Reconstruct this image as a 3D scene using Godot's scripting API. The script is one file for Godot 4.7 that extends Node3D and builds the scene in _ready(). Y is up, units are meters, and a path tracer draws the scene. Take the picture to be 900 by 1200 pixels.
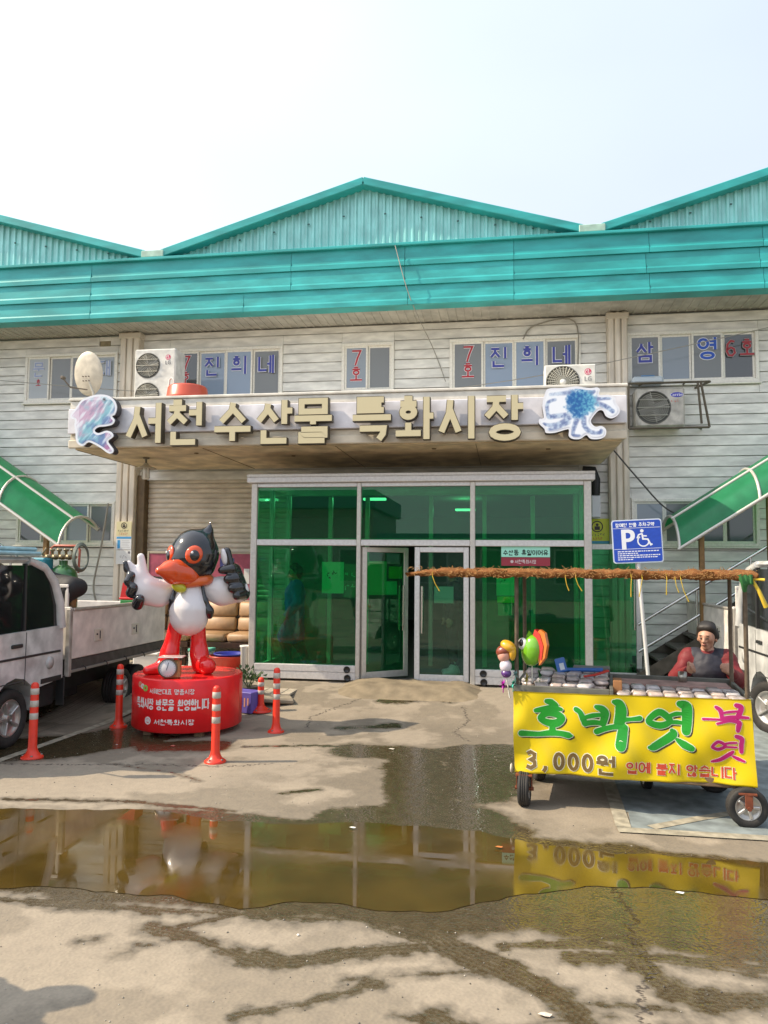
extends Node3D

# ---------------------------------------------------------------- mesh collector
class MB:
	var st := SurfaceTool.new()
	var sg := -1
	func _init():
		st.begin(Mesh.PRIMITIVE_TRIANGLES)
	func smooth() -> MB:
		sg = 1
		return self
	func flat() -> MB:
		sg = -1
		return self
	func tri(a: Vector3, b: Vector3, c: Vector3):
		st.set_smooth_group(sg)
		st.add_vertex(a)
		st.add_vertex(c)
		st.add_vertex(b)
	func quad(a: Vector3, b: Vector3, c: Vector3, d: Vector3):
		tri(a, b, c)
		tri(a, c, d)
	func out_quad(a: Vector3, b: Vector3, c: Vector3, d: Vector3, o: Vector3):
		if (b - a).cross(c - a).dot(o) >= 0.0:
			quad(a, b, c, d)
		else:
			quad(a, d, c, b)
	func box(c: Vector3, s: Vector3, bv := 0.0, t := Transform3D()) -> MB:
		var h := s * 0.5
		var b: float = minf(bv, minf(h.x, minf(h.y, h.z)) * 0.9)
		var P := func(sx: float, sy: float, sz: float, ax: int) -> Vector3:
			var q := Vector3(sx * (h.x - b), sy * (h.y - b), sz * (h.z - b))
			q[ax] += b * (sx if ax == 0 else sy if ax == 1 else sz)
			return t * (c + q)
		for ax in 3:
			var u := (ax + 1) % 3
			var v := (ax + 2) % 3
			for s1 in [-1.0, 1.0]:
				var q := []
				for k in [[-1.0, -1.0], [1.0, -1.0], [1.0, 1.0], [-1.0, 1.0]]:
					var g := Vector3.ZERO
					g[ax] = s1
					g[u] = k[0]
					g[v] = k[1]
					q.append(P.call(g.x, g.y, g.z, ax))
				var o := Vector3.ZERO
				o[ax] = s1
				out_quad(q[0], q[1], q[2], q[3], t.basis * o)
			if b > 0.0:
				for s1 in [-1.0, 1.0]:
					for s2 in [-1.0, 1.0]:
						var g := Vector3.ZERO
						g[u] = s1
						g[v] = s2
						var o := t.basis * g
						g[ax] = -1.0
						var a1 = P.call(g.x, g.y, g.z, u)
						var a2 = P.call(g.x, g.y, g.z, v)
						g[ax] = 1.0
						var b1 = P.call(g.x, g.y, g.z, u)
						var b2 = P.call(g.x, g.y, g.z, v)
						out_quad(a1, b1, b2, a2, o)
		if b > 0.0:
			for sx in [-1.0, 1.0]:
				for sy in [-1.0, 1.0]:
					for sz in [-1.0, 1.0]:
						var a1 = P.call(sx, sy, sz, 0)
						var a2 = P.call(sx, sy, sz, 1)
						var a3 = P.call(sx, sy, sz, 2)
						if (a2 - a1).cross(a3 - a1).dot(t.basis * Vector3(sx, sy, sz)) > 0.0:
							tri(a1, a2, a3)
						else:
							tri(a1, a3, a2)
		return self
	func span(a: Vector3, b: Vector3, bv := 0.0) -> MB:
		return box((a + b) * 0.5, (b - a).abs(), bv)
	func beam(a: Vector3, b: Vector3, w: float, d: float, bv := 0.0, up := Vector3.UP) -> MB:
		var y := (b - a).normalized()
		var x := y.cross(up)
		x = (x if x.length() > 0.01 else y.cross(Vector3.BACK)).normalized()
		return box(Vector3.ZERO, Vector3(w, a.distance_to(b), d), bv, Transform3D(Basis(x, y, x.cross(y)), (a + b) * 0.5))
	func tube(pts: Array, r: Variant, seg := 8, caps := true) -> MB:
		var n := pts.size()
		var rings := []
		var x := Vector3.ZERO
		for i in n:
			var d: Vector3 = ((pts[mini(i + 1, n - 1)] as Vector3) - (pts[maxi(i - 1, 0)] as Vector3)).normalized()
			if x == Vector3.ZERO:
				x = d.cross(Vector3.UP)
				if x.length() < 0.1:
					x = d.cross(Vector3.RIGHT)
			x = (x - d * x.dot(d)).normalized()
			var y := d.cross(x)
			var rr: float = r[i] if r is Array else r
			var ring := []
			for k in seg:
				var a := TAU * k / seg
				ring.append((pts[i] as Vector3) + (x * cos(a) + y * sin(a)) * rr)
			rings.append(ring)
		var was := sg
		sg = 1
		for i in n - 1:
			for k in seg:
				var k2 := (k + 1) % seg
				out_quad(rings[i][k], rings[i][k2], rings[i + 1][k2], rings[i + 1][k], (rings[i][k] as Vector3) - (pts[i] as Vector3))
		sg = -1
		if caps:
			for e in [0, n - 1]:
				var o: Vector3 = (pts[e] as Vector3) - (pts[1 if e == 0 else n - 2] as Vector3)
				for k in range(1, seg - 1):
					var a: Vector3 = rings[e][0]
					var b: Vector3 = rings[e][k]
					var c: Vector3 = rings[e][k + 1]
					if (b - a).cross(c - a).dot(o) > 0.0:
						tri(a, b, c)
					else:
						tri(a, c, b)
		sg = was
		return self
	func lathe(profile: Array, seg := 20, t := Transform3D(), soft := true, flip := false) -> MB:
		var prof := profile
		var area := 0.0
		var loop := profile + [Vector2(0, profile[-1].y), Vector2(0, profile[0].y)]
		for i in loop.size():
			area += (loop[i] as Vector2).cross(loop[(i + 1) % loop.size()])
		if (area < 0.0) != flip:
			prof = profile.duplicate()
			prof.reverse()
		var was := sg
		sg = 1 if soft else -1
		for i in prof.size() - 1:
			var p: Vector2 = prof[i]
			var q: Vector2 = prof[i + 1]
			for k in seg:
				var a := TAU * k / seg
				var b := TAU * (k + 1) / seg
				var A := t * Vector3(p.x * cos(a), p.y, p.x * sin(a))
				var B := t * Vector3(p.x * cos(b), p.y, p.x * sin(b))
				var C := t * Vector3(q.x * cos(b), q.y, q.x * sin(b))
				var D := t * Vector3(q.x * cos(a), q.y, q.x * sin(a))
				if p.x < 1e-5:
					tri(A, D, C)
				elif q.x < 1e-5:
					tri(A, D, B)
				else:
					quad(A, D, C, B)
		sg = was
		return self
	func ball(c: Vector3, r: Vector3, bs := Basis(), seg := 18, rings := 12) -> MB:
		var prof := []
		for i in rings + 1:
			var a := PI * i / rings - PI / 2
			prof.append(Vector2(cos(a) if i > 0 and i < rings else 0.0, sin(a)))
		return lathe(prof, seg, Transform3D(bs * Basis.from_scale(r), c))
	func disc(c: Vector3, n: Vector3, r: float, seg := 20, ry := -1.0) -> MB:
		var x := n.cross(Vector3.UP)
		x = (x if x.length() > 0.05 else n.cross(Vector3.RIGHT)).normalized()
		var y := x.cross(n) * -1.0
		for k in seg:
			var a := TAU * k / seg
			var b := TAU * (k + 1) / seg
			var q := r if ry < 0.0 else ry
			var B := c + x * r * cos(a) + y * q * sin(a)
			var C := c + x * r * cos(b) + y * q * sin(b)
			if (B - c).cross(C - c).dot(n) > 0.0:
				tri(c, B, C)
			else:
				tri(c, C, B)
		return self
	func extrude(poly: PackedVector2Array, z0: float, z1: float, t := Transform3D(), back := true) -> MB:
		var p := poly
		if Geometry2D.is_polygon_clockwise(p):
			p = p.duplicate()
			p.reverse()
		var idx := Geometry2D.triangulate_polygon(p)
		for i in range(0, idx.size(), 3):
			var a := p[idx[i]]
			var b := p[idx[i + 1]]
			var c := p[idx[i + 2]]
			if (b - a).cross(c - a) < 0.0:
				var s := b
				b = c
				c = s
			tri(t * Vector3(a.x, a.y, z1), t * Vector3(b.x, b.y, z1), t * Vector3(c.x, c.y, z1))
			if back:
				tri(t * Vector3(a.x, a.y, z0), t * Vector3(c.x, c.y, z0), t * Vector3(b.x, b.y, z0))
		var o := 1.0
		var area := 0.0
		for i in p.size():
			area += p[i].cross(p[(i + 1) % p.size()])
		if area < 0.0:
			o = -1.0
		for i in p.size():
			var a := p[i]
			var b := p[(i + 1) % p.size()]
			var d := (b - a).normalized()
			out_quad(t * Vector3(a.x, a.y, z0), t * Vector3(b.x, b.y, z0), t * Vector3(b.x, b.y, z1), t * Vector3(a.x, a.y, z1), t.basis * Vector3(d.y * o, -d.x * o, 0))
		return self
	# one pen stroke: a mitred band with thickness; w is one half width or one for each point
	func stroke(pts: PackedVector2Array, w: Variant, closed: bool, z0: float, z1: float, map: Callable) -> void:
		var n := pts.size()
		var L := []
		var R := []
		for i in n:
			var dp := (pts[i] - pts[(i - 1 + n) % n]).normalized() if closed or i > 0 else Vector2.ZERO
			var dn := (pts[(i + 1) % n] - pts[i]).normalized() if closed or i < n - 1 else Vector2.ZERO
			if dp == Vector2.ZERO:
				dp = dn
			if dn == Vector2.ZERO:
				dn = dp
			var n1 := Vector2(-dp.y, dp.x)
			var n2 := Vector2(-dn.y, dn.x)
			var m := n1 + n2
			m = n2 if m.length() < 0.1 else m.normalized()
			var hw: float = w[i] if w is Array else w
			var k := hw / maxf(m.dot(n2), 0.55)
			L.append(pts[i] + m * k)
			R.append(pts[i] - m * k)
		var segs := n if closed else n - 1
		for i in segs:
			var j := (i + 1) % n
			var q := [R[i], R[j], L[j], L[i]]
			var f := []
			var g := []
			for p: Vector2 in q:
				f.append(map.call(Vector3(p.x, p.y, z1)))
				g.append(map.call(Vector3(p.x, p.y, z0)))
			quad(f[0], f[1], f[2], f[3])
			if z1 - z0 > 0.0004:
				quad(g[0], g[1], f[1], f[0])
				quad(f[3], f[2], g[2], g[3])
				if not closed and i == 0:
					quad(g[3], g[0], f[0], f[3])
				if not closed and i == segs - 1:
					quad(g[1], g[2], f[2], f[1])
	func mesh() -> ArrayMesh:
		st.generate_normals()
		return st.commit()

# ---------------------------------------------------------------- Hangul pen font
const JAMO := {
	"ㄱ": "0,0 1,0 .97,.5 .8,1", "ㄴ": "0,0 0,1 1,1", "ㄷ": "1,0 0,0 0,1 1,1", "ㄹ": "0,0 1,0 1,.5 0,.5 0,1 1,1",
	"ㅁ": "c 0,0 1,0 1,1 0,1", "ㅂ": "0,0 0,1 1,1 1,0|0,.52 1,.52", "ㅅ": ".52,0 .45,.42 0,1|.49,.3 1,1", "ㅇ": "o .5,.5 .5,.5",
	"ㅈ": "0,0 1,0|.52,0 .44,.48 0,1|.48,.38 1,1", "ㅊ": ".25,-.2 .75,-.2|0,.15 1,.15|.52,.15 .44,.55 0,1|.48,.5 1,1",
	"ㅋ": "0,0 1,0 .8,1|0,.5 1,.5", "ㅌ": "1,0 0,0 0,1 1,1|0,.5 .9,.5", "ㅍ": "0,0 1,0|0,1 1,1|.3,0 .3,1|.7,0 .7,1",
	"ㅎ": ".25,-.12 .75,-.12|0,.2 1,.2|o .5,.72 .36,.3", "ㄶ": "0,.1 0,1 .4,1|.62,-.05 .88,-.05|.5,.25 1,.25|o .75,.72 .2,.27",
}
const CHO := "ㄱ?ㄴㄷ?ㄹㅁㅂ?ㅅ?ㅇㅈ?ㅊㅋㅌㅍㅎ"
const JONG := "?ㄱ??ㄴ?ㄶㄷㄹ???????ㅁㅂ?ㅅ?ㅇㅈㅊㅋㅌㅍㅎ"
const V_BAR := {0: "a", 1: "A", 2: "y", 4: "e", 5: "E", 6: "Y", 9: "a", 14: "e", 19: "i", 20: "i"}
const H_BAR := {8: "o", 9: "o", 12: "O", 13: "u", 14: "u", 17: "U", 18: "-", 19: "-"}
const VOWEL := {
	"a": ".15,0 .15,1|.15,.45 1,.45", "A": ".1,.03 .1,.97|.95,0 .95,1|.1,.48 .95,.48", "y": ".15,0 .15,1|.15,.3 1,.3|.15,.62 1,.62",
	"e": ".8,0 .8,1|-.35,.45 .8,.45", "E": ".3,.03 .3,.97|1,0 1,1|-.5,.48 .3,.48", "Y": ".8,0 .8,1|-.35,.3 .8,.3|-.35,.62 .8,.62", "i": ".7,0 .7,1",
	"o": "0,1 1,1|.5,0 .5,1", "O": "0,1 1,1|.3,0 .3,1|.7,0 .7,1", "u": "0,0 1,0|.5,0 .5,1", "U": "0,0 1,0|.3,0 .3,1|.7,0 .7,1", "-": "0,.5 1,.5",
}
const EXTRA := {"7": ".1,.02 .9,.02 .62,.5 .42,1", "6": ".8,.08 .5,.02 .22,.25 .15,.7 .3,.95 .6,.98 .82,.8 .75,.55 .5,.45 .2,.6", "3": ".15,.12 .45,0 .8,.12 .78,.38 .45,.48 .82,.6 .85,.85 .5,1 .1,.9", "0": "o .5,.5 .36,.48", ",": ".55,.82 .55,1 .35,1.2", "L": ".2,0 .2,1 .85,1", "G": ".85,.15 .5,0 .15,.25 .15,.75 .5,1 .85,.85 .85,.55 .55,.55"}

func pen(code: String, b: Rect2) -> Array:   # strokes of one jamo, laid into the box b (y down)
	var res := []
	for s in code.split("|"):
		var closed := false
		var w := s.split(" ", false)
		var pts := PackedVector2Array()
		if w[0] == "o":
			var c := w[1].split_floats(",")
			var r := w[2].split_floats(",")
			for k in 16:
				var a := TAU * k / 16
				pts.append(b.position + Vector2(c[0] + r[0] * cos(a), c[1] + r[1] * sin(a)) * b.size)
			closed = true
		else:
			for q in w:
				if q == "c":
					closed = true
				else:
					var f := q.split_floats(",")
					pts.append(b.position + Vector2(f[0], f[1]) * b.size)
		res.append([pts, closed])
	return res

func glyph(ch: String) -> Array:
	var code := ch.unicode_at(0) - 0xAC00
	if code < 0 or code > 11171:
		return pen(EXTRA[ch], Rect2(.1, .02, .8, .96)) if EXTRA.has(ch) else []
	var c := CHO[code / 588]
	var v := (code % 588) / 28
	var f := code % 28
	var res := []
	var hi := V_BAR.has(v)
	var lo := H_BAR.has(v)
	var fin := f > 0
	if hi and lo:
		res += pen(JAMO[c], Rect2(.14, .1, .4, .27 if fin else .36))
		res += pen(VOWEL[H_BAR[v]], Rect2(.03, .42 if fin else .6, .62, .13 if fin else .24))
		res += pen(VOWEL[V_BAR[v]], Rect2(.76, .02, .2, .58 if fin else .96))
	elif hi:
		res += pen(JAMO[c], Rect2(.07, .1, .46, .4 if fin else .72))
		res += pen(VOWEL[V_BAR[v]], Rect2(.7, .02, .24, .56 if fin else .96))
	else:
		res += pen(JAMO[c], Rect2(.2, .06, .6, .24 if fin else .44))
		res += pen(VOWEL[H_BAR[v]], Rect2(.02, .36 if fin else .58, .96, .16 if fin else .32) if H_BAR[v] in ["o", "O"] else Rect2(.02, .46 if fin else .68, .96, .14 if fin else .28) if H_BAR[v] in ["u", "U"] else Rect2(.02, .42 if fin else .72, .96, .1))
	if fin:
		res += pen(JAMO[JONG[f]], Rect2(.2, .72, .6, .25) if not (hi and lo) else Rect2(.22, .72, .68, .25))
	return res

func flat_map(p: Vector3) -> Vector3:
	return p

# a line of text; x starts at 0, baseline 0, letters `size` high and `wide` times as wide
func write(mb: MB, s: String, size: float, hw: float, z0: float, z1: float, map: Callable = flat_map, adv := 1.08, wide := 1.0, slant := 0.0) -> float:
	var x := 0.0
	for ch in s:
		if ch == " ":
			x += size * 0.45 * wide
			continue
		var k := 0
		for g in glyph(ch):
			var pts := PackedVector2Array()
			for p: Vector2 in g[0]:
				pts.append(Vector2(x + (p.x * wide + slant * (1.0 - p.y)) * size, (1.0 - p.y) * size))
			var fine := PackedVector2Array()   # short steps, so that the pen follows bent surfaces
			var last := pts.size() if g[1] else pts.size() - 1
			for i in last:
				var q := pts[(i + 1) % pts.size()]
				var n := maxi(1, ceili(pts[i].distance_to(q) / 0.03)) if size < 0.2 else 1
				for u in n:
					fine.append(pts[i].lerp(q, float(u) / n))
			if not g[1]:
				fine.append(pts[pts.size() - 1])
			mb.stroke(fine, hw, g[1], z0, z1 + 0.00012 * k, map)
			k += 1
		x += size * adv * wide
	return x

# ---------------------------------------------------------------- smooth bodies: capsules joined by a smooth minimum, meshed as surface nets
func body(mb: MB, bones: Array, cell: float, t := Transform3D(), k := 40.0, fold := 0.0) -> void:
	var lo := Vector3.INF
	var hi := -Vector3.INF
	var mg := cell * 2.0 + 2.2 / k
	for b in bones:
		for e in [[b[0], b[1]], [b[2], b[3]]]:
			var r: Vector3 = Vector3.ONE * (e[1] + mg)
			lo = lo.min(e[0] - r)
			hi = hi.max(e[0] + r)
	var nx := int((hi.x - lo.x) / cell) + 2
	var ny := int((hi.y - lo.y) / cell) + 2
	var nz := int((hi.z - lo.z) / cell) + 2
	var acc := PackedFloat32Array()
	acc.resize(nx * ny * nz)
	for b in bones:
		var a: Vector3 = b[0]
		var ra: float = b[1]
		var d: Vector3 = b[2] - a
		var dr: float = b[3] - ra
		var l2 := maxf(d.length_squared(), 1e-9)
		var e: Vector3 = b[2]
		var rm := Vector3.ONE * (maxf(ra, b[3]) + mg)
		var p0 := ((a.min(e) - rm - lo) / cell).floor()
		var p1 := ((a.max(e) + rm - lo) / cell).ceil()
		for z in range(maxi(0, int(p0.z)), mini(nz, int(p1.z) + 1)):
			for y in range(maxi(0, int(p0.y)), mini(ny, int(p1.y) + 1)):
				var row := (z * ny + y) * nx
				for x in range(maxi(0, int(p0.x)), mini(nx, int(p1.x) + 1)):
					var q := lo + Vector3(x, y, z) * cell - a
					var s := clampf(q.dot(d) / l2, 0.0, 1.0)
					var f := (q - d * s).length() - ra - dr * s
					if f < mg:
						acc[row + x] += exp(-k * f)
	var at := {}
	var verts := PackedVector3Array()
	var val := PackedFloat32Array()
	val.resize(acc.size())
	for i in acc.size():
		val[i] = -log(acc[i]) / k if acc[i] > 1e-6 else 0.35
	if fold > 0.0:   # creases of cloth
		var fn := FastNoiseLite.new()
		fn.seed = 21
		fn.frequency = 1.0
		fn.noise_type = FastNoiseLite.TYPE_SIMPLEX
		for i in val.size():
			if absf(val[i]) < 0.06:
				var p := lo + Vector3(i % nx, (i / nx) % ny, i / (nx * ny)) * cell
				val[i] -= fold * (absf(fn.get_noise_3d(p.x * 4.5 + p.y * 3.0, p.y * 6.0 - p.x * 2.0, p.z * 4.5)) + 0.25 * absf(fn.get_noise_3d(p.x * 10.0, p.y * 12.0 - p.x * 6.0, p.z * 10.0)))
	var off := [0, 1, nx, nx + 1, nx * ny, nx * ny + 1, nx * ny + nx, nx * ny + nx + 1]
	for z in nz - 1:
		for y in ny - 1:
			var row := (z * ny + y) * nx
			for x in nx - 1:
				var i := row + x
				var m := 0
				for c in 8:
					if val[i + off[c]] < 0.0:
						m += 1
				if m == 0 or m == 8:
					continue
				var sum := Vector3.ZERO
				var cnt := 0
				for c in 8:
					for ax in 3:
						if c & (1 << ax):
							continue
						var c2: int = c | (1 << ax)
						var fa := val[i + off[c]]
						var fb := val[i + off[c2]]
						if (fa < 0.0) != (fb < 0.0):
							var p := Vector3(c & 1, (c >> 1) & 1, c >> 2)
							p[ax] = fa / (fa - fb)
							sum += p
							cnt += 1
				at[i] = verts.size()
				verts.append(t * (lo + (Vector3(x, y, z) + sum / cnt) * cell))
	var was := mb.sg
	mb.sg = 1
	var st := [1, nx, nx * ny]
	for z in range(1, nz - 1):
		for y in range(1, ny - 1):
			var row := (z * ny + y) * nx
			for x in range(1, nx - 1):
				var i := row + x
				var fa := val[i] < 0.0
				for ax in 3:
					if fa == (val[i + st[ax]] < 0.0):
						continue
					var u: int = st[(ax + 1) % 3]
					var v: int = st[(ax + 2) % 3]
					var q := [verts[at[i - u - v]], verts[at[i - v]], verts[at[i]], verts[at[i - u]]]
					if fa:
						mb.quad(q[0], q[1], q[2], q[3])
					else:
						mb.quad(q[0], q[3], q[2], q[1])
	mb.sg = was

# ---------------------------------------------------------------- nodes and materials
var tex := {}
var mats := {}
var rng := RandomNumberGenerator.new()

func part(called: String, m: Variant, mat: Material, parent: Node) -> MeshInstance3D:
	var o := MeshInstance3D.new()
	o.name = called
	o.mesh = m.mesh() if m is MB else m
	o.material_override = mat
	parent.add_child(o, true)
	return o

func numbered(called: String) -> String:
	if not has_node(called):
		return called
	var i := 1
	while has_node("%s_%03d" % [called, i]):
		i += 1
	return "%s_%03d" % [called, i]

func tag(o: Node, label: String, category := "", group := "") -> void:
	o.set_meta("label", label)
	if category:
		o.set_meta("category", category)
	if group:
		o.set_meta("group", group)

func thing(called: String, label: String, category: String, at := Vector3.ZERO, turn := 0.0, group := "") -> Node3D:
	var o := Node3D.new()
	o.name = numbered(called)
	add_child(o)
	o.position = at
	o.rotation.y = turn
	tag(o, label, category, group)
	return o

func single(called: String, m: Variant, mat: Material, label: String, category: String, group := "") -> MeshInstance3D:
	var o := part(numbered(called), m, mat, self)
	tag(o, label, category, group)
	return o

func structure(called: String, m: Variant, mat: Material) -> MeshInstance3D:
	var o := part(numbered(called), m, mat, self)
	o.set_meta("kind", "structure")
	return o

func noise_tex(called: String, freq: float, lo: float, hi: float, oct := 4, contrast := 1.0, type := FastNoiseLite.TYPE_SIMPLEX_SMOOTH) -> void:
	var n := FastNoiseLite.new()
	n.seed = called.hash() % 1000
	n.noise_type = type
	n.frequency = freq
	n.fractal_octaves = oct
	var im := n.get_seamless_image(384, 384)
	im.convert(Image.FORMAT_L8)
	var d := im.get_data()
	for i in d.size():
		var v := clampf((d[i] / 255.0 - 0.5) * contrast + 0.5, 0.0, 1.0)
		d[i] = int(255.0 * lerpf(lo, hi, v))
	tex[called] = ImageTexture.create_from_image(Image.create_from_data(384, 384, false, Image.FORMAT_L8, d))

# colours are linear real-world base colours
func mat(c: Color, rough := 0.6, metal := 0.0, wear := "", scale := Vector3.ONE, spec := 0.5, bump := "") -> StandardMaterial3D:
	var key := str(c, rough, metal, wear, scale, spec, bump)
	if mats.has(key):
		return mats[key]
	var m := StandardMaterial3D.new()
	var s := c.linear_to_srgb()
	s.a = c.a
	m.albedo_color = s
	m.roughness = rough
	m.metallic = metal
	m.metallic_specular = spec
	if c.a < 1.0:
		m.transparency = BaseMaterial3D.TRANSPARENCY_ALPHA
	if wear:
		m.albedo_texture = tex[wear]
		m.uv1_triplanar = true
		m.uv1_world_triplanar = true
		m.uv1_scale = scale
	if bump:
		m.heightmap_enabled = true
		m.heightmap_texture = tex[bump]
		m.heightmap_scale = 0.25
		m.uv1_triplanar = true
		m.uv1_world_triplanar = true
		m.uv1_scale = scale
	mats[key] = m
	return m

func glass(c: Color) -> StandardMaterial3D:
	var key := "glass" + str(c)
	if mats.has(key):
		return mats[key]
	var m := StandardMaterial3D.new()
	var s := c.linear_to_srgb()
	s.a = 0.03
	m.albedo_color = s
	m.roughness = 0.0
	m.refraction_enabled = true
	m.refraction_scale = 0.05
	m.metallic_specular = 0.32
	m.transparency = BaseMaterial3D.TRANSPARENCY_ALPHA
	mats[key] = m
	return m

func L(r: float, g: float, b: float, a := 1.0) -> Color:
	return Color(r, g, b, a)

# ---------------------------------------------------------------- light, air, camera
const SUN := Vector3(-0.712, 0.682, 0.165)   # towards the sun
const YARD := Rect2(-6.6, -13.2, 11.2, 11.2)  # x, z of the yard in front of the hall that is seen close
const YARD_PX := 1536

func _ready() -> void:
	rng.seed = 20240611
	var cam := Camera3D.new()
	cam.name = "camera"
	cam.fov = rad_to_deg(2.0 * atan(600.0 / 900.0))
	cam.near = 0.05
	cam.far = 900.0
	cam.transform = Transform3D(Basis(Vector3.UP, deg_to_rad(9.008)) * Basis(Vector3.RIGHT, deg_to_rad(4.058)) * Basis(Vector3.BACK, deg_to_rad(0.482)), Vector3(0, 1.9, 0))
	add_child(cam)
	cam.current = true
	var env := Environment.new()
	env.background_mode = Environment.BG_SKY
	env.sky = Sky.new()
	env.sky.sky_material = hazy_sky()
	env.background_energy_multiplier = 1.0
	env.tonemap_mode = Environment.TONE_MAPPER_LINEAR
	env.tonemap_exposure = 2.0
	env.sdfgi_enabled = true
	env.ssao_enabled = true
	env.ssil_enabled = true
	var we := WorldEnvironment.new()
	we.name = "world"
	we.environment = env
	add_child(we)
	var sun := DirectionalLight3D.new()
	sun.name = "sun"
	sun.light_energy = 1.05
	sun.light_color = Color(1.0, 0.93, 0.82)
	sun.light_angular_distance = 0.5
	sun.shadow_enabled = true
	sun.basis = Basis.looking_at(-SUN, Vector3.UP)
	add_child(sun)

	noise_tex("dirt", 0.012, 0.76, 1.0, 5, 1.3)
	noise_tex("fine", 0.05, 0.93, 1.0, 4, 1.3)
	noise_tex("grain", 0.35, 0.66, 1.0, 2, 1.8)
	noise_tex("bumps", 0.2, 0.0, 1.0, 3, 1.4)
	noise_tex("fade", 0.014, 0.86, 1.0, 6, 1.5)
	var gn := FastNoiseLite.new()
	gn.seed = 77
	gn.frequency = 0.22
	gn.fractal_octaves = 3
	var gi := gn.get_seamless_image(640, 640)
	gi.convert(Image.FORMAT_L8)
	gn.frequency = 0.05
	var g2 := gn.get_seamless_image(640, 640)
	g2.convert(Image.FORMAT_L8)
	var gd := gi.get_data()
	var hd := g2.get_data()
	for i in gd.size():
		var v := (gd[i] - 128) / 128.0
		var u := (hd[i] - 128) / 128.0
		var o := 0.9 + 0.3 * v + 0.1 * u
		if v < -0.42 + 0.25 * u:
			o -= 0.3
		elif v > 0.5:
			o += 0.12
		gd[i] = int(clampf(o, 0.25, 1.0) * 255.0)
	tex["grit"] = ImageTexture.create_from_image(Image.create_from_data(640, 640, false, Image.FORMAT_L8, gd))
	noise_tex("silt", 0.02, 0.02, 1.0, 4, 2.2)
	noise_tex("weather", 0.011, 0.83, 1.0, 6, 1.6)
	build_ground()
	build_hall()
	build_canopy()
	build_entrance()
	build_opposite()
	build_stairs()
	build_sign_letters()
	build_wall_units()
	build_porch_things()
	build_statue()
	build_bollards()
	build_trucks()
	build_cart()
	build_people()
	build_small()

func hazy_sky() -> Material:
	var w := 512
	var h := 256
	var im := Image.create(w, h, false, Image.FORMAT_RGBF)
	var s := SUN.normalized()
	var cl := FastNoiseLite.new()
	cl.seed = 5
	cl.frequency = 1.1
	cl.fractal_octaves = 4
	for y in h:
		var th := PI * (y + 0.5) / h
		for x in w:
			var ph := TAU * (x + 0.5) / w
			var d := Vector3(sin(th) * sin(ph), cos(th), -sin(th) * cos(ph))
			var e := maxf(d.y, 0.0)
			var g := acos(clampf(d.dot(s), -1.0, 1.0))
			var c := Color(0.34, 0.385, 0.45).lerp(Color(0.22, 0.285, 0.4), pow(e, 0.7))
			var haze := exp(-e * 5.0)
			c = c.lerp(Color(0.43, 0.45, 0.48), haze * 0.5)
			var glow := 1.42 * exp(-g * 1.6)
			c += Color(1.0, 0.98, 0.95) * glow
			c = c * (1.0 + 0.05 * cl.get_noise_3d(d.x * 2.0, d.y * 5.0, d.z * 2.0))
			if d.y < 0.0:
				c = c.lerp(Color(0.3, 0.27, 0.22), clampf(-d.y * 8.0, 0.0, 1.0))
			im.set_pixel(x, y, c)
	var m := PanoramaSkyMaterial.new()
	m.panorama = ImageTexture.create_from_image(im)
	return m

# ---------------------------------------------------------------- ground
func gh(x: float, z: float) -> float:
	var r := 0.22 * smoothstep(-8.9, -11.0, z)
	return r

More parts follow.
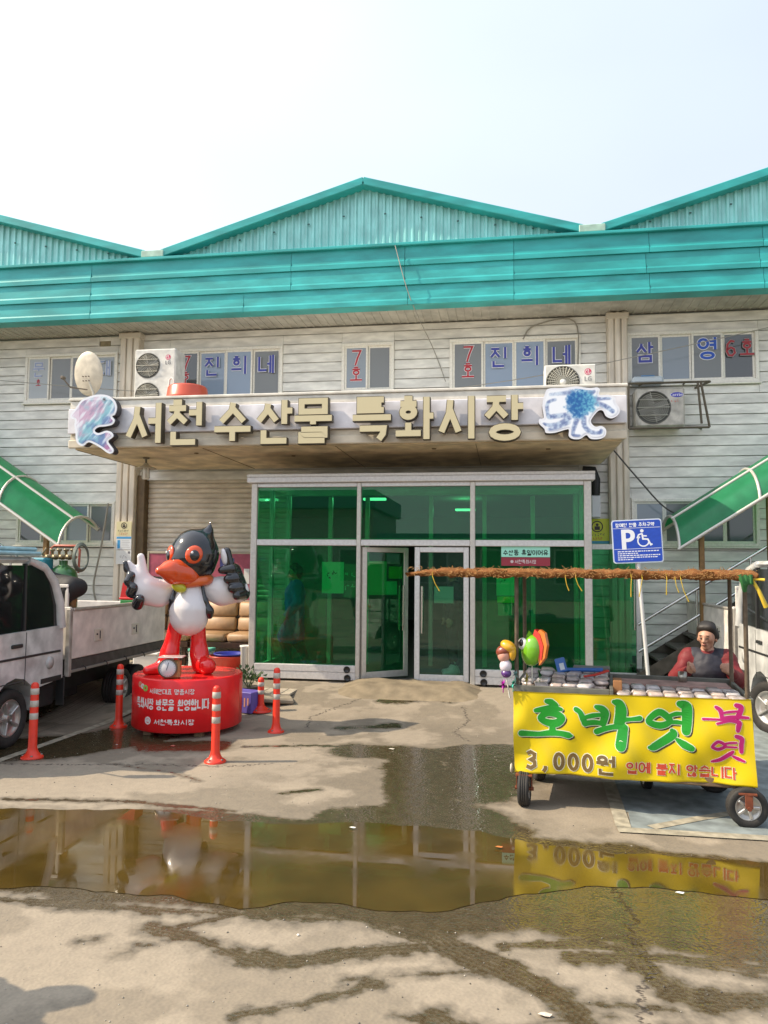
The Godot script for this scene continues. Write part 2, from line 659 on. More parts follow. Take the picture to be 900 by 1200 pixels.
const WET_AND_SHADE := [
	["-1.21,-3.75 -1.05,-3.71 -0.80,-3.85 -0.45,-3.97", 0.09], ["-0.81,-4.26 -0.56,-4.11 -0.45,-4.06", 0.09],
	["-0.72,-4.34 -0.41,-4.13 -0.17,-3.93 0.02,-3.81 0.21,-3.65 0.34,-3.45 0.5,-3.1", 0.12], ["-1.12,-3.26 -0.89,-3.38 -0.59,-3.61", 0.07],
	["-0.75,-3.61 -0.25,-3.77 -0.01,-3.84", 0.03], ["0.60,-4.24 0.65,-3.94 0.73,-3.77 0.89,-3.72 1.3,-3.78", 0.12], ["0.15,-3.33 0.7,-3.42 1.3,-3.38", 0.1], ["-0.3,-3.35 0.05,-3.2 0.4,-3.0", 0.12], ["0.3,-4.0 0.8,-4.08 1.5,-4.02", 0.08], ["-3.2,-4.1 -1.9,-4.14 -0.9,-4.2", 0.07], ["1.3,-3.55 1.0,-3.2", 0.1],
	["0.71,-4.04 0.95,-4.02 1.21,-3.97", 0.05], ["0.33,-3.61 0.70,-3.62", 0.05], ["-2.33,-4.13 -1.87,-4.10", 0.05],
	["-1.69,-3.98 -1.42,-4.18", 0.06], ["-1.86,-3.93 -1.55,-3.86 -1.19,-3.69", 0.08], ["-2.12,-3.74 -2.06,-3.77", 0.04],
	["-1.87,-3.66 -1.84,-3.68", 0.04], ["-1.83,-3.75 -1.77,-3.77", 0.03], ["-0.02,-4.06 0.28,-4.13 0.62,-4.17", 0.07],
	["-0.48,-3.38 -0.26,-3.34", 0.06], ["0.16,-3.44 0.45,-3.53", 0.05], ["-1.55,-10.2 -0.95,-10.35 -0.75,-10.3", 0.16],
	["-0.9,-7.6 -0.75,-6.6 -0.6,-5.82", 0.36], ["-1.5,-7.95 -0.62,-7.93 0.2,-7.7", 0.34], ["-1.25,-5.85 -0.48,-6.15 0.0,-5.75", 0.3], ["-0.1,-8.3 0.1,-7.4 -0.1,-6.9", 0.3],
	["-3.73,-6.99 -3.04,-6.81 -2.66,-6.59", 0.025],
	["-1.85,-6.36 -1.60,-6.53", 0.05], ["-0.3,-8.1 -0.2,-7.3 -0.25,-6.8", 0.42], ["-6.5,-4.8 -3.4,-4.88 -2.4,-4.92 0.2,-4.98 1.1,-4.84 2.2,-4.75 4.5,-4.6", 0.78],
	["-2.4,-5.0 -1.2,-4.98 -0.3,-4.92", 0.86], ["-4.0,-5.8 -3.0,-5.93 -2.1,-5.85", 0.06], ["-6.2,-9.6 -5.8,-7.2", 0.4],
	["-2.7,-7.9 -2.0,-8.1 -1.4,-8.05", 0.06], ["1.3,-4.1 1.9,-4.0 2.6,-3.9", 0.14], ["-0.2,-4.6 0.5,-4.6 1.2,-4.5 2.4,-4.5", 0.3], ["-5.2,-7.2 -4.5,-7.6 -4.1,-8.2 -4.0,-9.0", 0.55], ["-3.6,-7.75 -3.1,-7.9", 0.3], ["-1.9,-9.0 -1.3,-9.2", 0.1],  # strokes by truck and drum: damp ground, with the truck shadow painted in
]
const PUDDLE := "-6.3,-5.3 -5.2,-5.36 -4.23,-5.46 -3.85,-5.53 -3.35,-5.64 -2.91,-5.75 -2.17,-5.63 -1.51,-5.62 -1.03,-5.79 -0.57,-5.74 -0.20,-5.71 0.16,-5.60 0.71,-5.46 1.14,-5.43 1.68,-5.46 2.12,-5.42 3.1,-5.2 3.4,-4.9 2.2,-4.86 1.6,-4.8 1.2,-4.88 0.8,-4.95 0.4,-4.86 0.1,-4.7 -0.2,-4.5 -0.43,-4.36 -0.71,-4.31 -0.91,-4.38 -1.25,-4.36 -1.46,-4.24 -1.90,-4.31 -2.42,-4.30 -2.92,-4.25 -3.21,-4.2 -4.4,-4.15 -6.0,-4.3"
const SHALLOW := "3.4,-5.0 2.2,-5.0 1.6,-4.98 1.2,-5.0 0.8,-5.05 0.42,-4.98 0.13,-4.85 -0.16,-4.65 -0.4,-4.45 -0.35,-4.33 0.03,-4.32 0.21,-4.38 0.34,-4.31 0.57,-4.40 0.72,-4.30 0.96,-4.22 1.24,-4.10 1.58,-4.08 2.6,-4.15"

func points(s: String) -> PackedVector2Array:
	var r := PackedVector2Array()
	for q in s.split(" ", false):
		var f := q.split_floats(",")
		r.append(Vector2(f[0], f[1]))
	return r

# an outline given by a few points, made uneven like the edge of real water
func ragged(s: String, amp: float, step: float, f: FastNoiseLite) -> PackedVector2Array:
	var p := points(s)
	var r := PackedVector2Array()
	for i in p.size():
		var a := p[i]
		var b := p[(i + 1) % p.size()]
		var n := maxi(1, int(a.distance_to(b) / step))
		var d := (b - a).normalized().orthogonal()
		for k in n:
			var q := a.lerp(b, float(k) / n)
			r.append(q + d * amp * (f.get_noise_2d(q.x * 90.0, q.y * 90.0) + 0.5 * f.get_noise_2d(q.x * 330.0, q.y * 330.0)))
	return r

func build_ground() -> void:
	var n := YARD_PX
	var k := YARD.size.x / n
	var wet := PackedFloat32Array()  # wetness mask; also carries the painted shade beside the truck
	wet.resize(n * n)
	var f := FastNoiseLite.new()
	f.seed = 11
	f.frequency = 0.01
	f.fractal_octaves = 5
	var warp := f.get_image(n, n).get_data()
	f.seed = 12
	f.frequency = 0.004
	var big := f.get_image(n, n).get_data()
	f.seed = 13
	f.frequency = 0.06
	f.fractal_octaves = 3
	var mid := f.get_image(n, n).get_data()
	f.seed = 14
	f.frequency = 0.3
	f.fractal_octaves = 2
	var fine := f.get_image(n, n).get_data()
	for s in WET_AND_SHADE:
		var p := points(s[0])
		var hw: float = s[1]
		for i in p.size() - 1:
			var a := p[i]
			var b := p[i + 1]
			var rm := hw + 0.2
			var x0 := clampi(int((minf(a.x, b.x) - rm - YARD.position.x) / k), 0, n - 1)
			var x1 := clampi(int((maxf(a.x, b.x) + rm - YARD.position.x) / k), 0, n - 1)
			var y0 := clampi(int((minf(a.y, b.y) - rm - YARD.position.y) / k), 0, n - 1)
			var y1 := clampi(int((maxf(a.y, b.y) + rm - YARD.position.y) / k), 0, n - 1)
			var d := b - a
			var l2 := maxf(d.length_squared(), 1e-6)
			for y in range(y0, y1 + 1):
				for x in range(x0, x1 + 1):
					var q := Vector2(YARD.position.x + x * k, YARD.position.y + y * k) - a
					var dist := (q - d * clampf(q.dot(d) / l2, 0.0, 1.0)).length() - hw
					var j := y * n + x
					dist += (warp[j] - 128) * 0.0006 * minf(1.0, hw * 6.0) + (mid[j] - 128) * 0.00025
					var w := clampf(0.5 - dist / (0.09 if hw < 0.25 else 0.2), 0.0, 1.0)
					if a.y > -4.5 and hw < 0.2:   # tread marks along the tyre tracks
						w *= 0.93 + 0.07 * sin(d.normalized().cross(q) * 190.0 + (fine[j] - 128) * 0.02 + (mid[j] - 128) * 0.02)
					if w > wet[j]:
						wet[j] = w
	var al := PackedByteArray()
	al.resize(n * n * 3)
	var ro := PackedByteArray()
	ro.resize(n * n)
	var he := PackedByteArray()
	he.resize(n * n)
	for j in n * n:
		var y := j / n
		var x := j - y * n
		var m := (mid[j] - 128) / 128.0
		var g := (fine[j] - 128) / 128.0
		var bg := (big[j] - 128) / 128.0
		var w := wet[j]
		var z := YARD.position.y + y * k
		# dry, dusty concrete; damp blotches between the puddles
		var damp := clampf((bg * 1.6 + (warp[j] - 128) / 128.0 * 1.1 - 0.12) * 2.2, 0.0, 1.0) * (0.6 if z > -4.2 else 0.8)
		var px := YARD.position.x + x * k
		damp = maxf(damp, clampf(0.75 + bg * 1.2 + (warp[j] - 128) / 128.0 * 1.6 + m * 0.5, 0.0, 1.0) * smoothstep(2.2, 0.6, absf(px + 0.9)) * smoothstep(-10.4, -9.0, z) * smoothstep(-5.2, -6.0, z))
		w = maxf(w, damp * 0.6)
		var v := 1.0 + 0.12 * bg + 0.11 * m + 0.12 * g
		if g + 0.4 * m > 0.7:
			v *= 0.78
		elif g < -0.72:
			v *= 1.1
		var r := 0.385 * v
		var gg := 0.315 * v
		var b := 0.226 * v
		var wv := 1.0 + 0.25 * m + 0.3 * g
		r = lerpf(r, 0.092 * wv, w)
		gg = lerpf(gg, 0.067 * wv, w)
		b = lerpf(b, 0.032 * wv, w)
		al[j * 3] = int(255.0 * pow(clampf(r, 0.0, 1.0), 0.4545))
		al[j * 3 + 1] = int(255.0 * pow(clampf(gg, 0.0, 1.0), 0.4545))
		al[j * 3 + 2] = int(255.0 * pow(clampf(b, 0.0, 1.0), 0.4545))
		ro[j] = int(255.0 * clampf(lerpf(0.9, 0.13 + 0.1 * g + 0.08 * m, smoothstep(0.5, 1.0, w)), 0.04, 1.0))
		he[j] = int(clampf(128.0 + 60.0 * g + 50.0 * m, 0, 255))
	# cracks, dark and sunken
	for c in ["0.62,-4.89 0.64,-4.71 0.70,-4.50 0.63,-4.34 0.66,-4.16 0.68,-3.93 0.63,-3.80 0.57,-3.70 0.57,-3.4 0.6,-2.6", "-5.4,-6.72 -4.2,-6.86 -3.4,-7.02 -2.6,-7.1 -2.2,-7.3", "-1.9,-10.2 -2.4,-9.4 -2.3,-8.9", "-0.55,-10.0 -0.45,-9.5 -0.6,-9.0 -0.4,-8.6"]:
		var p := points(c)
		for i in p.size() - 1:
			var steps := int(p[i].distance_to(p[i + 1]) / k * 1.6) + 1
			for s in steps:
				var q := p[i].lerp(p[i + 1], float(s) / steps)
				q += Vector2(f.get_noise_2d(q.x * 60.0, q.y * 60.0), f.get_noise_2d(q.y * 60.0, q.x * 60.0)) * 0.05
				var x := int((q.x - YARD.position.x) / k)
				var y := int((q.y - YARD.position.y) / k)
				for dx in 2:
					var j := y * n + x + dx
					if j > 0 and j < n * n:
						al[j * 3] = 62
						al[j * 3 + 1] = 50
						al[j * 3 + 2] = 36
						he[j] = 0
	var m := StandardMaterial3D.new()
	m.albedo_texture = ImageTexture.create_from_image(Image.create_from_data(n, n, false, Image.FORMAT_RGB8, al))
	m.roughness = 1.0
	m.roughness_texture = ImageTexture.create_from_image(Image.create_from_data(n, n, false, Image.FORMAT_L8, ro))
	m.roughness_texture_channel = BaseMaterial3D.TEXTURE_CHANNEL_RED
	m.heightmap_enabled = true
	m.heightmap_texture = ImageTexture.create_from_image(Image.create_from_data(n, n, false, Image.FORMAT_L8, he))
	m.heightmap_scale = 0.5
	m.texture_repeat = false
	m.metallic_specular = 0.68
	m.detail_enabled = true
	m.detail_albedo = tex["grit"]
	m.detail_blend_mode = BaseMaterial3D.BLEND_MODE_MUL
	m.detail_uv_layer = BaseMaterial3D.DETAIL_UV_2
	var mb := MB.new()
	mb.smooth()
	var N := 44
	for a in N:
		for b in N:
			var q := []
			for c in [[0, 0], [0, 1], [1, 1], [1, 0]]:
				var u := Vector2(float(a + c[0]) / N, float(b + c[1]) / N)
				var p := YARD.position + u * YARD.size
				q.append([Vector3(p.x, gh(p.x, p.y), p.y), u])
			for i in [0, 2, 1, 0, 3, 2]:
				mb.st.set_smooth_group(1)
				mb.st.set_uv(q[i][1])
				mb.st.set_uv2((q[i][1] as Vector2) * 8.0)
				mb.st.add_vertex(q[i][0])
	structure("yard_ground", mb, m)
	# the wider yard and street round it
	var far := MB.new()
	var X := [-400.0, -60.0, YARD.position.x, YARD.end.x, 60.0, 400.0]
	var Zs := [-400.0, -60.0, YARD.position.y, -10.9, -9.9, -8.9, YARD.end.y, 40.0, 400.0]
	for i in X.size() - 1:
		for j in Zs.size() - 1:
			if i == 2 and j >= 2 and j <= 5:
				continue
			far.quad(Vector3(X[i], gh(0, Zs[j]), Zs[j]), Vector3(X[i], gh(0, Zs[j + 1]), Zs[j + 1]), Vector3(X[i + 1], gh(0, Zs[j + 1]), Zs[j + 1]), Vector3(X[i + 1], gh(0, Zs[j]), Zs[j]))
	structure("ground", far, mat(L(.3, .25, .18), 0.9, 0, "dirt", Vector3.ONE * 0.15))
	# standing water
	var water := StandardMaterial3D.new()
	water.albedo_color = Color(0.085, 0.053, 0.011).linear_to_srgb()
	water.roughness = 0.1
	water.roughness_texture = tex["silt"]
	water.albedo_texture = tex["dirt"]
	water.uv1_triplanar = true
	water.uv1_world_triplanar = true
	water.uv1_scale = Vector3.ONE * 0.32
	water.metallic_specular = 0.85
	f.seed = 31
	f.frequency = 0.01
	f.fractal_octaves = 3
	for s in [PUDDLE]:
		var w := MB.new()
		var p := ragged(s, 0.07, 0.06, f)
		var h := 0.003
		var idx := Geometry2D.triangulate_polygon(p)
		for i in range(0, idx.size(), 3):
			var q := []
			for j in 3:
				q.append(Vector3(p[idx[i + j]].x, h, p[idx[i + j]].y))
			if (q[1] - q[0]).cross(q[2] - q[0]).y > 0.0:
				w.tri(q[0], q[1], q[2])
			else:
				w.tri(q[0], q[2], q[1])
		structure("puddle", w, water)
	# loose grit and pebbles
	var stone := MB.new()
	stone.smooth()
	stone.ball(Vector3.ZERO, Vector3(1, .7, .85), Basis(Vector3.UP, .4), 7, 5)
	var mm := MultiMesh.new()
	mm.transform_format = MultiMesh.TRANSFORM_3D
	mm.use_colors = true
	mm.mesh = stone.mesh()
	mm.instance_count = 5200
	var pools := [points(PUDDLE), points(SHALLOW)]
	for i in mm.instance_count:
		var x := rng.randf_range(-4.8, 3.4)
		var z := -2.6 - 8.0 * pow(rng.randf(), 1.5)
		var r := 0.0014 + 0.005 * pow(rng.randf(), 6.0)
		if Geometry2D.is_point_in_polygon(Vector2(x, z), pools[0]) or Geometry2D.is_point_in_polygon(Vector2(x, z), pools[1]):
			r = 0.0004
		mm.set_instance_transform(i, Transform3D(Basis(Vector3.UP, rng.randf() * TAU) * Basis.from_scale(Vector3.ONE * r), Vector3(x, gh(x, z) + r * .4, z)))
		var v := rng.randf_range(.06, .4)
		mm.set_instance_color(i, Color(v, v * .9, v * .75))
	var gm := StandardMaterial3D.new()
	gm.vertex_color_use_as_albedo = true
	gm.roughness = .9
	var gv := MultiMeshInstance3D.new()
	gv.name = "gravel"
	gv.multimesh = mm
	gv.material_override = gm
	add_child(gv)
	gv.set_meta("kind", "stuff")
	tag(gv, "loose grit and pebbles scattered over the yard", "gravel")
	# parking marks
	var paint := mat(L(.4, .36, .27), 0.85, 0, "dirt", Vector3.ONE * 1.6)
	var w2 := MB.new()
	strip(w2, [Vector2(-4.86, -6.2), Vector2(-4.70, -9.6)], 0.05, 0.005)
	structure("left_parking_line", w2, paint)
	var bl := MB.new()
	for i in 12:
		var z0 := -5.95 - i * 0.42
		bl.quad(Vector3(.9, gh(0, z0) + .005, z0), Vector3(4.5, gh(0, z0) + .005, z0), Vector3(4.5, gh(0, z0 - .42) + .005, z0 - .42), Vector3(.94, gh(0, z0 - .42) + .005, z0 - .42))
	structure("blue_parking_bay", bl, mat(L(.25, .29, .29), 0.85, 0, "dirt", Vector3.ONE * 0.9))
	var w3 := MB.new()
	strip(w3, [Vector2(0.80, -5.93), Vector2(4.5, -5.95)], 0.055, 0.009)
	strip(w3, [Vector2(0.85, -5.99), Vector2(0.9, -7.2), Vector2(0.93, -8.9), Vector2(0.96, -10.2)], 0.055, 0.009)
	strip(w3, [Vector2(1.05, -6.02), Vector2(1.45, -6.3), Vector2(2.4, -6.9)], 0.045, 0.009)
	structure("bay_border_marking", w3, paint)

func strip(mb: MB, p: Array, hw: float, h: float) -> void:
	for i in p.size() - 1:
		var d: Vector2 = (p[i + 1] - p[i]).normalized().orthogonal() * hw
		var n := 4
		for k in n:
			var a: Vector2 = p[i].lerp(p[i + 1], float(k) / n)
			var b: Vector2 = p[i].lerp(p[i + 1], float(k + 1) / n)
			mb.out_quad(Vector3(a.x - d.x, gh(0, a.y) + h, a.y - d.y), Vector3(b.x - d.x, gh(0, b.y) + h, b.y - d.y), Vector3(b.x + d.x, gh(0, b.y) + h, b.y + d.y), Vector3(a.x + d.x, gh(0, a.y) + h, a.y + d.y), Vector3.UP)

# ---------------------------------------------------------------- the market hall
const WALL := -13.0
const ROW := 0.17

func lettering(s: String, size: float, hw: float, at: Transform3D, m: Material, parent: Node, depth := 0.002, wide := 1.0, adv := 1.08, rim: Material = null, rim_w := 0.014, slant := 0.0) -> void:
	var mp := func(p: Vector3) -> Vector3: return at * p
	if rim:
		var o := MB.new()
		write(o, s, size, hw + rim_w, 0.0, depth * 0.5, mp, adv, wide, slant)
		part("lettering_outline", o, rim, parent)
	var mb := MB.new()
	write(mb, s, size, hw, 0.0, depth + (0.003 if rim else 0.0), mp, adv, wide, slant)
	part("lettering", mb, m, parent)

func latin(s: String, px: float, at: Transform3D, m: Material, parent: Node, font := "Droid Sans", weight := 700) -> void:
	var t := TextMesh.new()
	var f := SystemFont.new()
	f.font_names = PackedStringArray([font])
	f.font_weight = weight
	t.font = f
	t.text = s
	t.font_size = 64
	t.pixel_size = px / 64.0
	t.depth = 0.002
	var o := part("lettering", t, m, parent)
	o.transform = at

# one framed window of sliding panes in a wall facing +z; panes: list of materials; text: list of [string, colour key] or null
func window(parent: Node, x0: float, x1: float, y0: float, y1: float, panes: Array, called := "window") -> MeshInstance3D:
	var fr := MB.new()
	var fm := mat(L(.86, .83, .75), 0.45, 0, "fine", Vector3.ONE * 1.1)
	var w := 0.055
	var z := WALL
	fr.span(Vector3(x0, y0, z - .06), Vector3(x1, y0 + w, z + .05), .006)
	fr.span(Vector3(x0, y1 - w, z - .06), Vector3(x1, y1, z + .05), .006)
	fr.span(Vector3(x0, y0 + w, z - .06), Vector3(x0 + w, y1 - w, z + .048), .006)
	fr.span(Vector3(x1 - w, y0 + w, z - .06), Vector3(x1, y1 - w, z + .048), .006)
	fr.span(Vector3(x0 - .03, y0 - .03, z), Vector3(x1 + .03, y0 - .002, z + .07), .006)
	var win := part(called, fr, fm, parent)
	var n := panes.size()
	var pw := (x1 - x0 - 2 * w) / n
	for i in n:
		var a := x0 + w + i * pw
		var b := a + pw
		var zz := z + (0.018 if i % 2 == 0 else -0.012)
		var sash := MB.new()
		var s := 0.034
		sash.span(Vector3(a, y0 + w, zz - .012), Vector3(b, y0 + w + s, zz + .012), .004)
		sash.span(Vector3(a, y1 - w - s, zz - .012), Vector3(b, y1 - w, zz + .012), .004)
		sash.span(Vector3(a, y0 + w + s, zz - .012), Vector3(a + s, y1 - w - s, zz + .0118), .004)
		sash.span(Vector3(b - s, y0 + w + s, zz - .012), Vector3(b, y1 - w - s, zz + .0118), .004)
		part("sash", sash, fm, win)
		var p := MB.new()
		p.span(Vector3(a + s, y0 + w + s, zz - .004), Vector3(b - s, y1 - w - s, zz + .004))
		part("pane", p, panes[i], win)
	return win

var plank_mesh: ArrayMesh
func plank(parent: Node, x0: float, x1: float, y: float, h: float, m: Material) -> void:
	if plank_mesh == null:
		var mb := MB.new()
		# lapped profile one metre long: proud lower lip, leaning back to the top
		var pr := [Vector2(0.002, 0.0), Vector2(0.022, 0.004), Vector2(0.022, 0.02), Vector2(0.012, .9), Vector2(0.004, 0.985), Vector2(0.002, 1.0)]
		for i in pr.size() - 1:
			mb.quad(Vector3(0, pr[i].y, pr[i].x), Vector3(1, pr[i].y, pr[i].x), Vector3(1, pr[i + 1].y, pr[i + 1].x), Vector3(0, pr[i + 1].y, pr[i + 1].x))
		for e in [0.0, 1.0]:
			var s := PackedVector2Array()
			for q in pr:
				s.append(q)
			for i in range(1, pr.size() - 1):
				mb.out_quad(Vector3(e, pr[0].y, pr[0].x), Vector3(e, pr[i].y, pr[i].x), Vector3(e, pr[i + 1].y, pr[i + 1].x), Vector3(e, pr[i + 1].y, pr[i + 1].x), Vector3(e * 2 - 1, 0, 0))
		plank_mesh = mb.mesh()
	var o := part("plank", plank_mesh, m, parent)
	o.position = Vector3(x0 + .002, y, WALL)
	o.scale = Vector3(x1 - x0 - .004, h - .007, 1.0)

func siding(hall: Node, x0: float, x1: float, y0: float, y1: float, holes: Array, tones: Array, back: Material) -> void:
	var mb := MB.new()
	mb.span(Vector3(x0, y0, WALL - .16), Vector3(x1, y1, WALL - .1))
	var wall := part("siding_wall", mb, back, hall)
	var y := y0
	while y < y1 - 0.02:
		var h := minf(ROW, y1 - y)
		var cuts := [[x0, x1]]
		for r: Rect2 in holes:
			if y + h > r.position.y - .03 and y < r.end.y + .03:
				var nx := []
				for c in cuts:
					if r.end.x <= c[0] or r.position.x >= c[1]:
						nx.append(c)
						continue
					if r.position.x > c[0] + .03:
						nx.append([c[0], r.position.x])
					if r.end.x < c[1] - .03:
						nx.append([r.end.x, c[1]])
					# the cut rows just below and above the opening
					var a: float = maxf(c[0], r.position.x)
					var b: float = minf(c[1], r.end.x)
					if r.position.y - .03 - y > .02:
						plank(wall, a, b, y, r.position.y - .03 - y, tones[rng.randi() % tones.size()])
					if y + h - r.end.y > .02 and b - a > .05:
						plank(wall, a, b, r.end.y, y + h - r.end.y, tones[rng.randi() % tones.size()])
				cuts = nx
		for c in cuts:
			plank(wall, c[0], c[1], y, h, tones[rng.randi() % tones.size()])
		y += ROW

func build_hall() -> void:
	var hall := thing("market_hall", "long cream clapboard market hall with teal zigzag gables and teal fascia", "building")
	var tones := []
	for v in [1.0, .965, 1.03, .94]:
		tones.append(mat(L(.87 * v, .85 * v, .79 * v), 0.5, 0, "fade", Vector3(.35, 1.2, .35)))
	var back := mat(L(.45, .43, .37), 0.8)
	var W := {"ul": Rect2(-8.9, 4.89, 1.86, .92), "w2": Rect2(-6.03, 4.85, 2.13, .96), "w3": Rect2(-2.83, 4.92, .93, .88), "w4": Rect2(-.94, 4.87, 2.19, .93), "w5": Rect2(1.985, 4.92, 2.06, .88), "ll": Rect2(-8.95, 2.24, 1.95, .8), "lr": Rect2(2.03, 2.26, 1.96, .78), "fl": Rect2(-11.4, 4.9, 1.9, .9)}
	siding(hall, -14.0, -6.93, .5, 6.12, [W.ul, W.ll, W.fl, Rect2(-7.42, 5.86, .22, .16)], tones, back)
	siding(hall, -6.55, 1.67, 3.62, 6.12, [W.w2, W.w3, W.w4], tones, back)
	siding(hall, 1.99, 9.0, .5, 6.12, [W.w5, W.lr], tones, back)
	siding(hall, 1.2, 1.67, .26, 3.62, [], tones, back)
	siding(hall, -6.55, 1.2, 3.42, 3.62, [], tones, back)
	siding(hall, -3.78, 1.2, 3.12, 3.42, [], tones, back)
	var vent := MB.new()
	vent.span(Vector3(-7.41, 5.865, WALL), Vector3(-7.21, 6.03, WALL + .012))
	part("vent_cover", vent, mat(L(.3, .25, .15), 0.8, 0, "dirt"), hall)
	var plinth := MB.new()
	plinth.span(Vector3(-14, 0, WALL - .3), Vector3(-6.93, .5, WALL - .05))
	plinth.span(Vector3(1.99, 0, WALL - .3), Vector3(9, .5, WALL - .05))
	part("plinth", plinth, mat(L(.13, .13, .11), 0.9, 0, "dirt", Vector3.ONE * .8), hall)
	# windows: sky-blue film, grey mesh, dark glass
	var film := mat(L(.25, .32, .43), 0.06, 0, "", Vector3.ONE, .6)
	var film2 := mat(L(.25, .29, .34), 0.08, 0, "", Vector3.ONE, .6)
	var dark := mat(L(.075, .08, .085), 0.05, 0, "", Vector3.ONE, .7)
	var grey := mat(L(.18, .19, .195), 0.12, 0, "", Vector3.ONE, .6)
	var blue := mat(L(.05, .06, .34), 0.4)
	var red := mat(L(.42, .02, .03), 0.4)
	var white := mat(L(.72, .72, .74), 0.4)
	var pale := mat(L(.3, .36, .55), 0.4)
	var put := func(win: Node, r: Rect2, n: int, i: int, s: String, m: Material, size := .34, dy := .0, rim := white) -> void:
		var pw := (r.size.x - .11) / n
		var cx := r.position.x + .055 + pw * (i + .5)
		var w := size * (1.08 * s.length() - .08) * .86
		lettering(s, size, size * .058, Transform3D(Basis(), Vector3(cx - w * .5, r.end.y - .5 + dy, WALL + .026)), m, win, .002, .86, 1.08, rim, size * .035)
	var seven := func(win: Node, r: Rect2, n: int, i: int) -> void:
		put.call(win, r, n, i, "7", red, .27, .1)
		put.call(win, r, n, i, "호", red, .25, -.18)
	var ul := window(hall, W.ul.position.x, W.ul.end.x, W.ul.position.y, W.ul.end.y, [mat(L(.4, .43, .46), .1), grey, grey, mat(L(.36, .4, .44), .1)])
	put.call(ul, W.ul, 4, 0, "문", pale, .27, .08)
	put.call(ul, W.ul, 4, 0, "호", red, .12, -.1, null)
	put.call(ul, W.ul, 4, 2, "기", mat(L(.16, .2, .3), .4), .3, .05, null)
	put.call(ul, W.ul, 4, 3, "대", pale, .3, .05)
	var w2 := window(hall, W.w2.position.x, W.w2.end.x, W.w2.position.y, W.w2.end.y, [dark, film, film, grey])
	seven.call(w2, W.w2, 4, 0)
	put.call(w2, W.w2, 4, 1, "진", blue)
	put.call(w2, W.w2, 4, 2, "희", blue)
	put.call(w2, W.w2, 4, 3, "네", blue)
	var w3 := window(hall, W.w3.position.x, W.w3.end.x, W.w3.position.y, W.w3.end.y, [film2, grey])
	seven.call(w3, W.w3, 2, 0)
	var w4 := window(hall, W.w4.position.x, W.w4.end.x, W.w4.position.y, W.w4.end.y, [grey, film, film, grey])
	seven.call(w4, W.w4, 4, 0)
	put.call(w4, W.w4, 4, 1, "진", blue)
	put.call(w4, W.w4, 4, 2, "희", blue)
	put.call(w4, W.w4, 4, 3, "네", blue)
	var w5 := window(hall, W.w5.position.x, W.w5.end.x, W.w5.position.y, W.w5.end.y, [grey, film2, grey, dark])
	put.call(w5, W.w5, 4, 0, "삼", blue)
	put.call(w5, W.w5, 4, 2, "영", mat(L(.02, .09, .5), .4), .36, .02)
	put.call(w5, W.w5, 4, 3, "6호", mat(L(.36, .02, .03), .4), .265, .05, mat(L(.3, .3, .3), .4))
	window(hall, W.ll.position.x, W.ll.end.x, W.ll.position.y, W.ll.end.y, [dark, grey, film2, grey])
	window(hall, W.lr.position.x, W.lr.end.x, W.lr.position.y, W.lr.end.y, [film2, grey, dark, dark])
	window(hall, W.fl.position.x, W.fl.end.x, W.fl.position.y, W.fl.end.y, [grey, dark, film2, grey])
	# ribbed columns
	for c in [[-6.93, -6.55], [1.67, 1.99]]:
		var mb := MB.new()
		mb.span(Vector3(c[0], 0, WALL - .1), Vector3(c[1], 6.12, WALL + .15))
		var col := part("column", mb, mat(L(.72, .64, .52), .55, 0, "fade", Vector3(1.0, .2, 1.0)), hall)
		var w: float = (c[1] - c[0]) / 3.0
		for i in 3:
			var rb := MB.new()
			rb.span(Vector3(c[0] + w * i + .012, 0, WALL + .15), Vector3(c[0] + w * (i + 1) - .012, 6.118, WALL + .185), .012)
			part("rib", rb, mat(L(.78, .69, .57), .5, 0, "fade", Vector3(1.0, .2, 1.0)), col)
		var cap := MB.new()
		cap.span(Vector3(c[0] - .02, 6.0, WALL - .1), Vector3(c[1] + .02, 6.1, WALL + .2), .01)
		part("column_cap", cap, mat(L(.56, .5, .41), .55), col)
	# brown jamb beside the shutter
	var jamb := MB.new()
	jamb.span(Vector3(-6.55, .2, WALL - .1), Vector3(-6.4, 3.5, WALL + .1), .01)
	part("shutter_jamb", jamb, mat(L(.17, .11, .05), .6, 0, "dirt"), hall)
	# roller shutter of curved slats
	var sb := MB.new()
	sb.span(Vector3(-6.4, .2, WALL - .16), Vector3(-3.78, 3.42, WALL - .08))
	var sh := part("roller_shutter", sb, back, hall)
	var slat := MB.new()
	slat.smooth()
	for i in 6:
		var a := PI * i / 6.0
		var b := PI * (i + 1) / 6.0
		slat.quad(Vector3(0, .5 - .5 * cos(a), .022 * sin(a)), Vector3(1, .5 - .5 * cos(a), .022 * sin(a)), Vector3(1, .5 - .5 * cos(b), .022 * sin(b)), Vector3(0, .5 - .5 * cos(b), .022 * sin(b)))
	var sm := slat.mesh()
	var y := .22
	while y < 3.4:
		var o := part("slat", sm, mat(L(.82, .73, .6), .5, .0, "fade", Vector3(.4, .8, .4)) if rng.randf() > .3 else mat(L(.86, .77, .63), .5, .0, "fade", Vector3(.4, .8, .4)), sh)
		o.position = Vector3(-6.4, y, WALL - .075)
		o.scale = Vector3(2.62, .088, 1)
		y += .09
	# fascia: three rows of teal boards
	var fb := MB.new()
	fb.span(Vector3(-14, 6.12, -12.3), Vector3(9, 7.08, -12.06))
	var teal := mat(L(.03, .4, .395), .42, 0, "weather", Vector3(.22, .9, .22))
	var fascia := part("fascia", fb, teal, hall)
	var t2 := [teal, mat(L(.036, .43, .425), .42, 0, "weather", Vector3(.28, 1.1, .28)), mat(L(.027, .385, .38), .42, 0, "weather", Vector3(.18, .7, .18))]
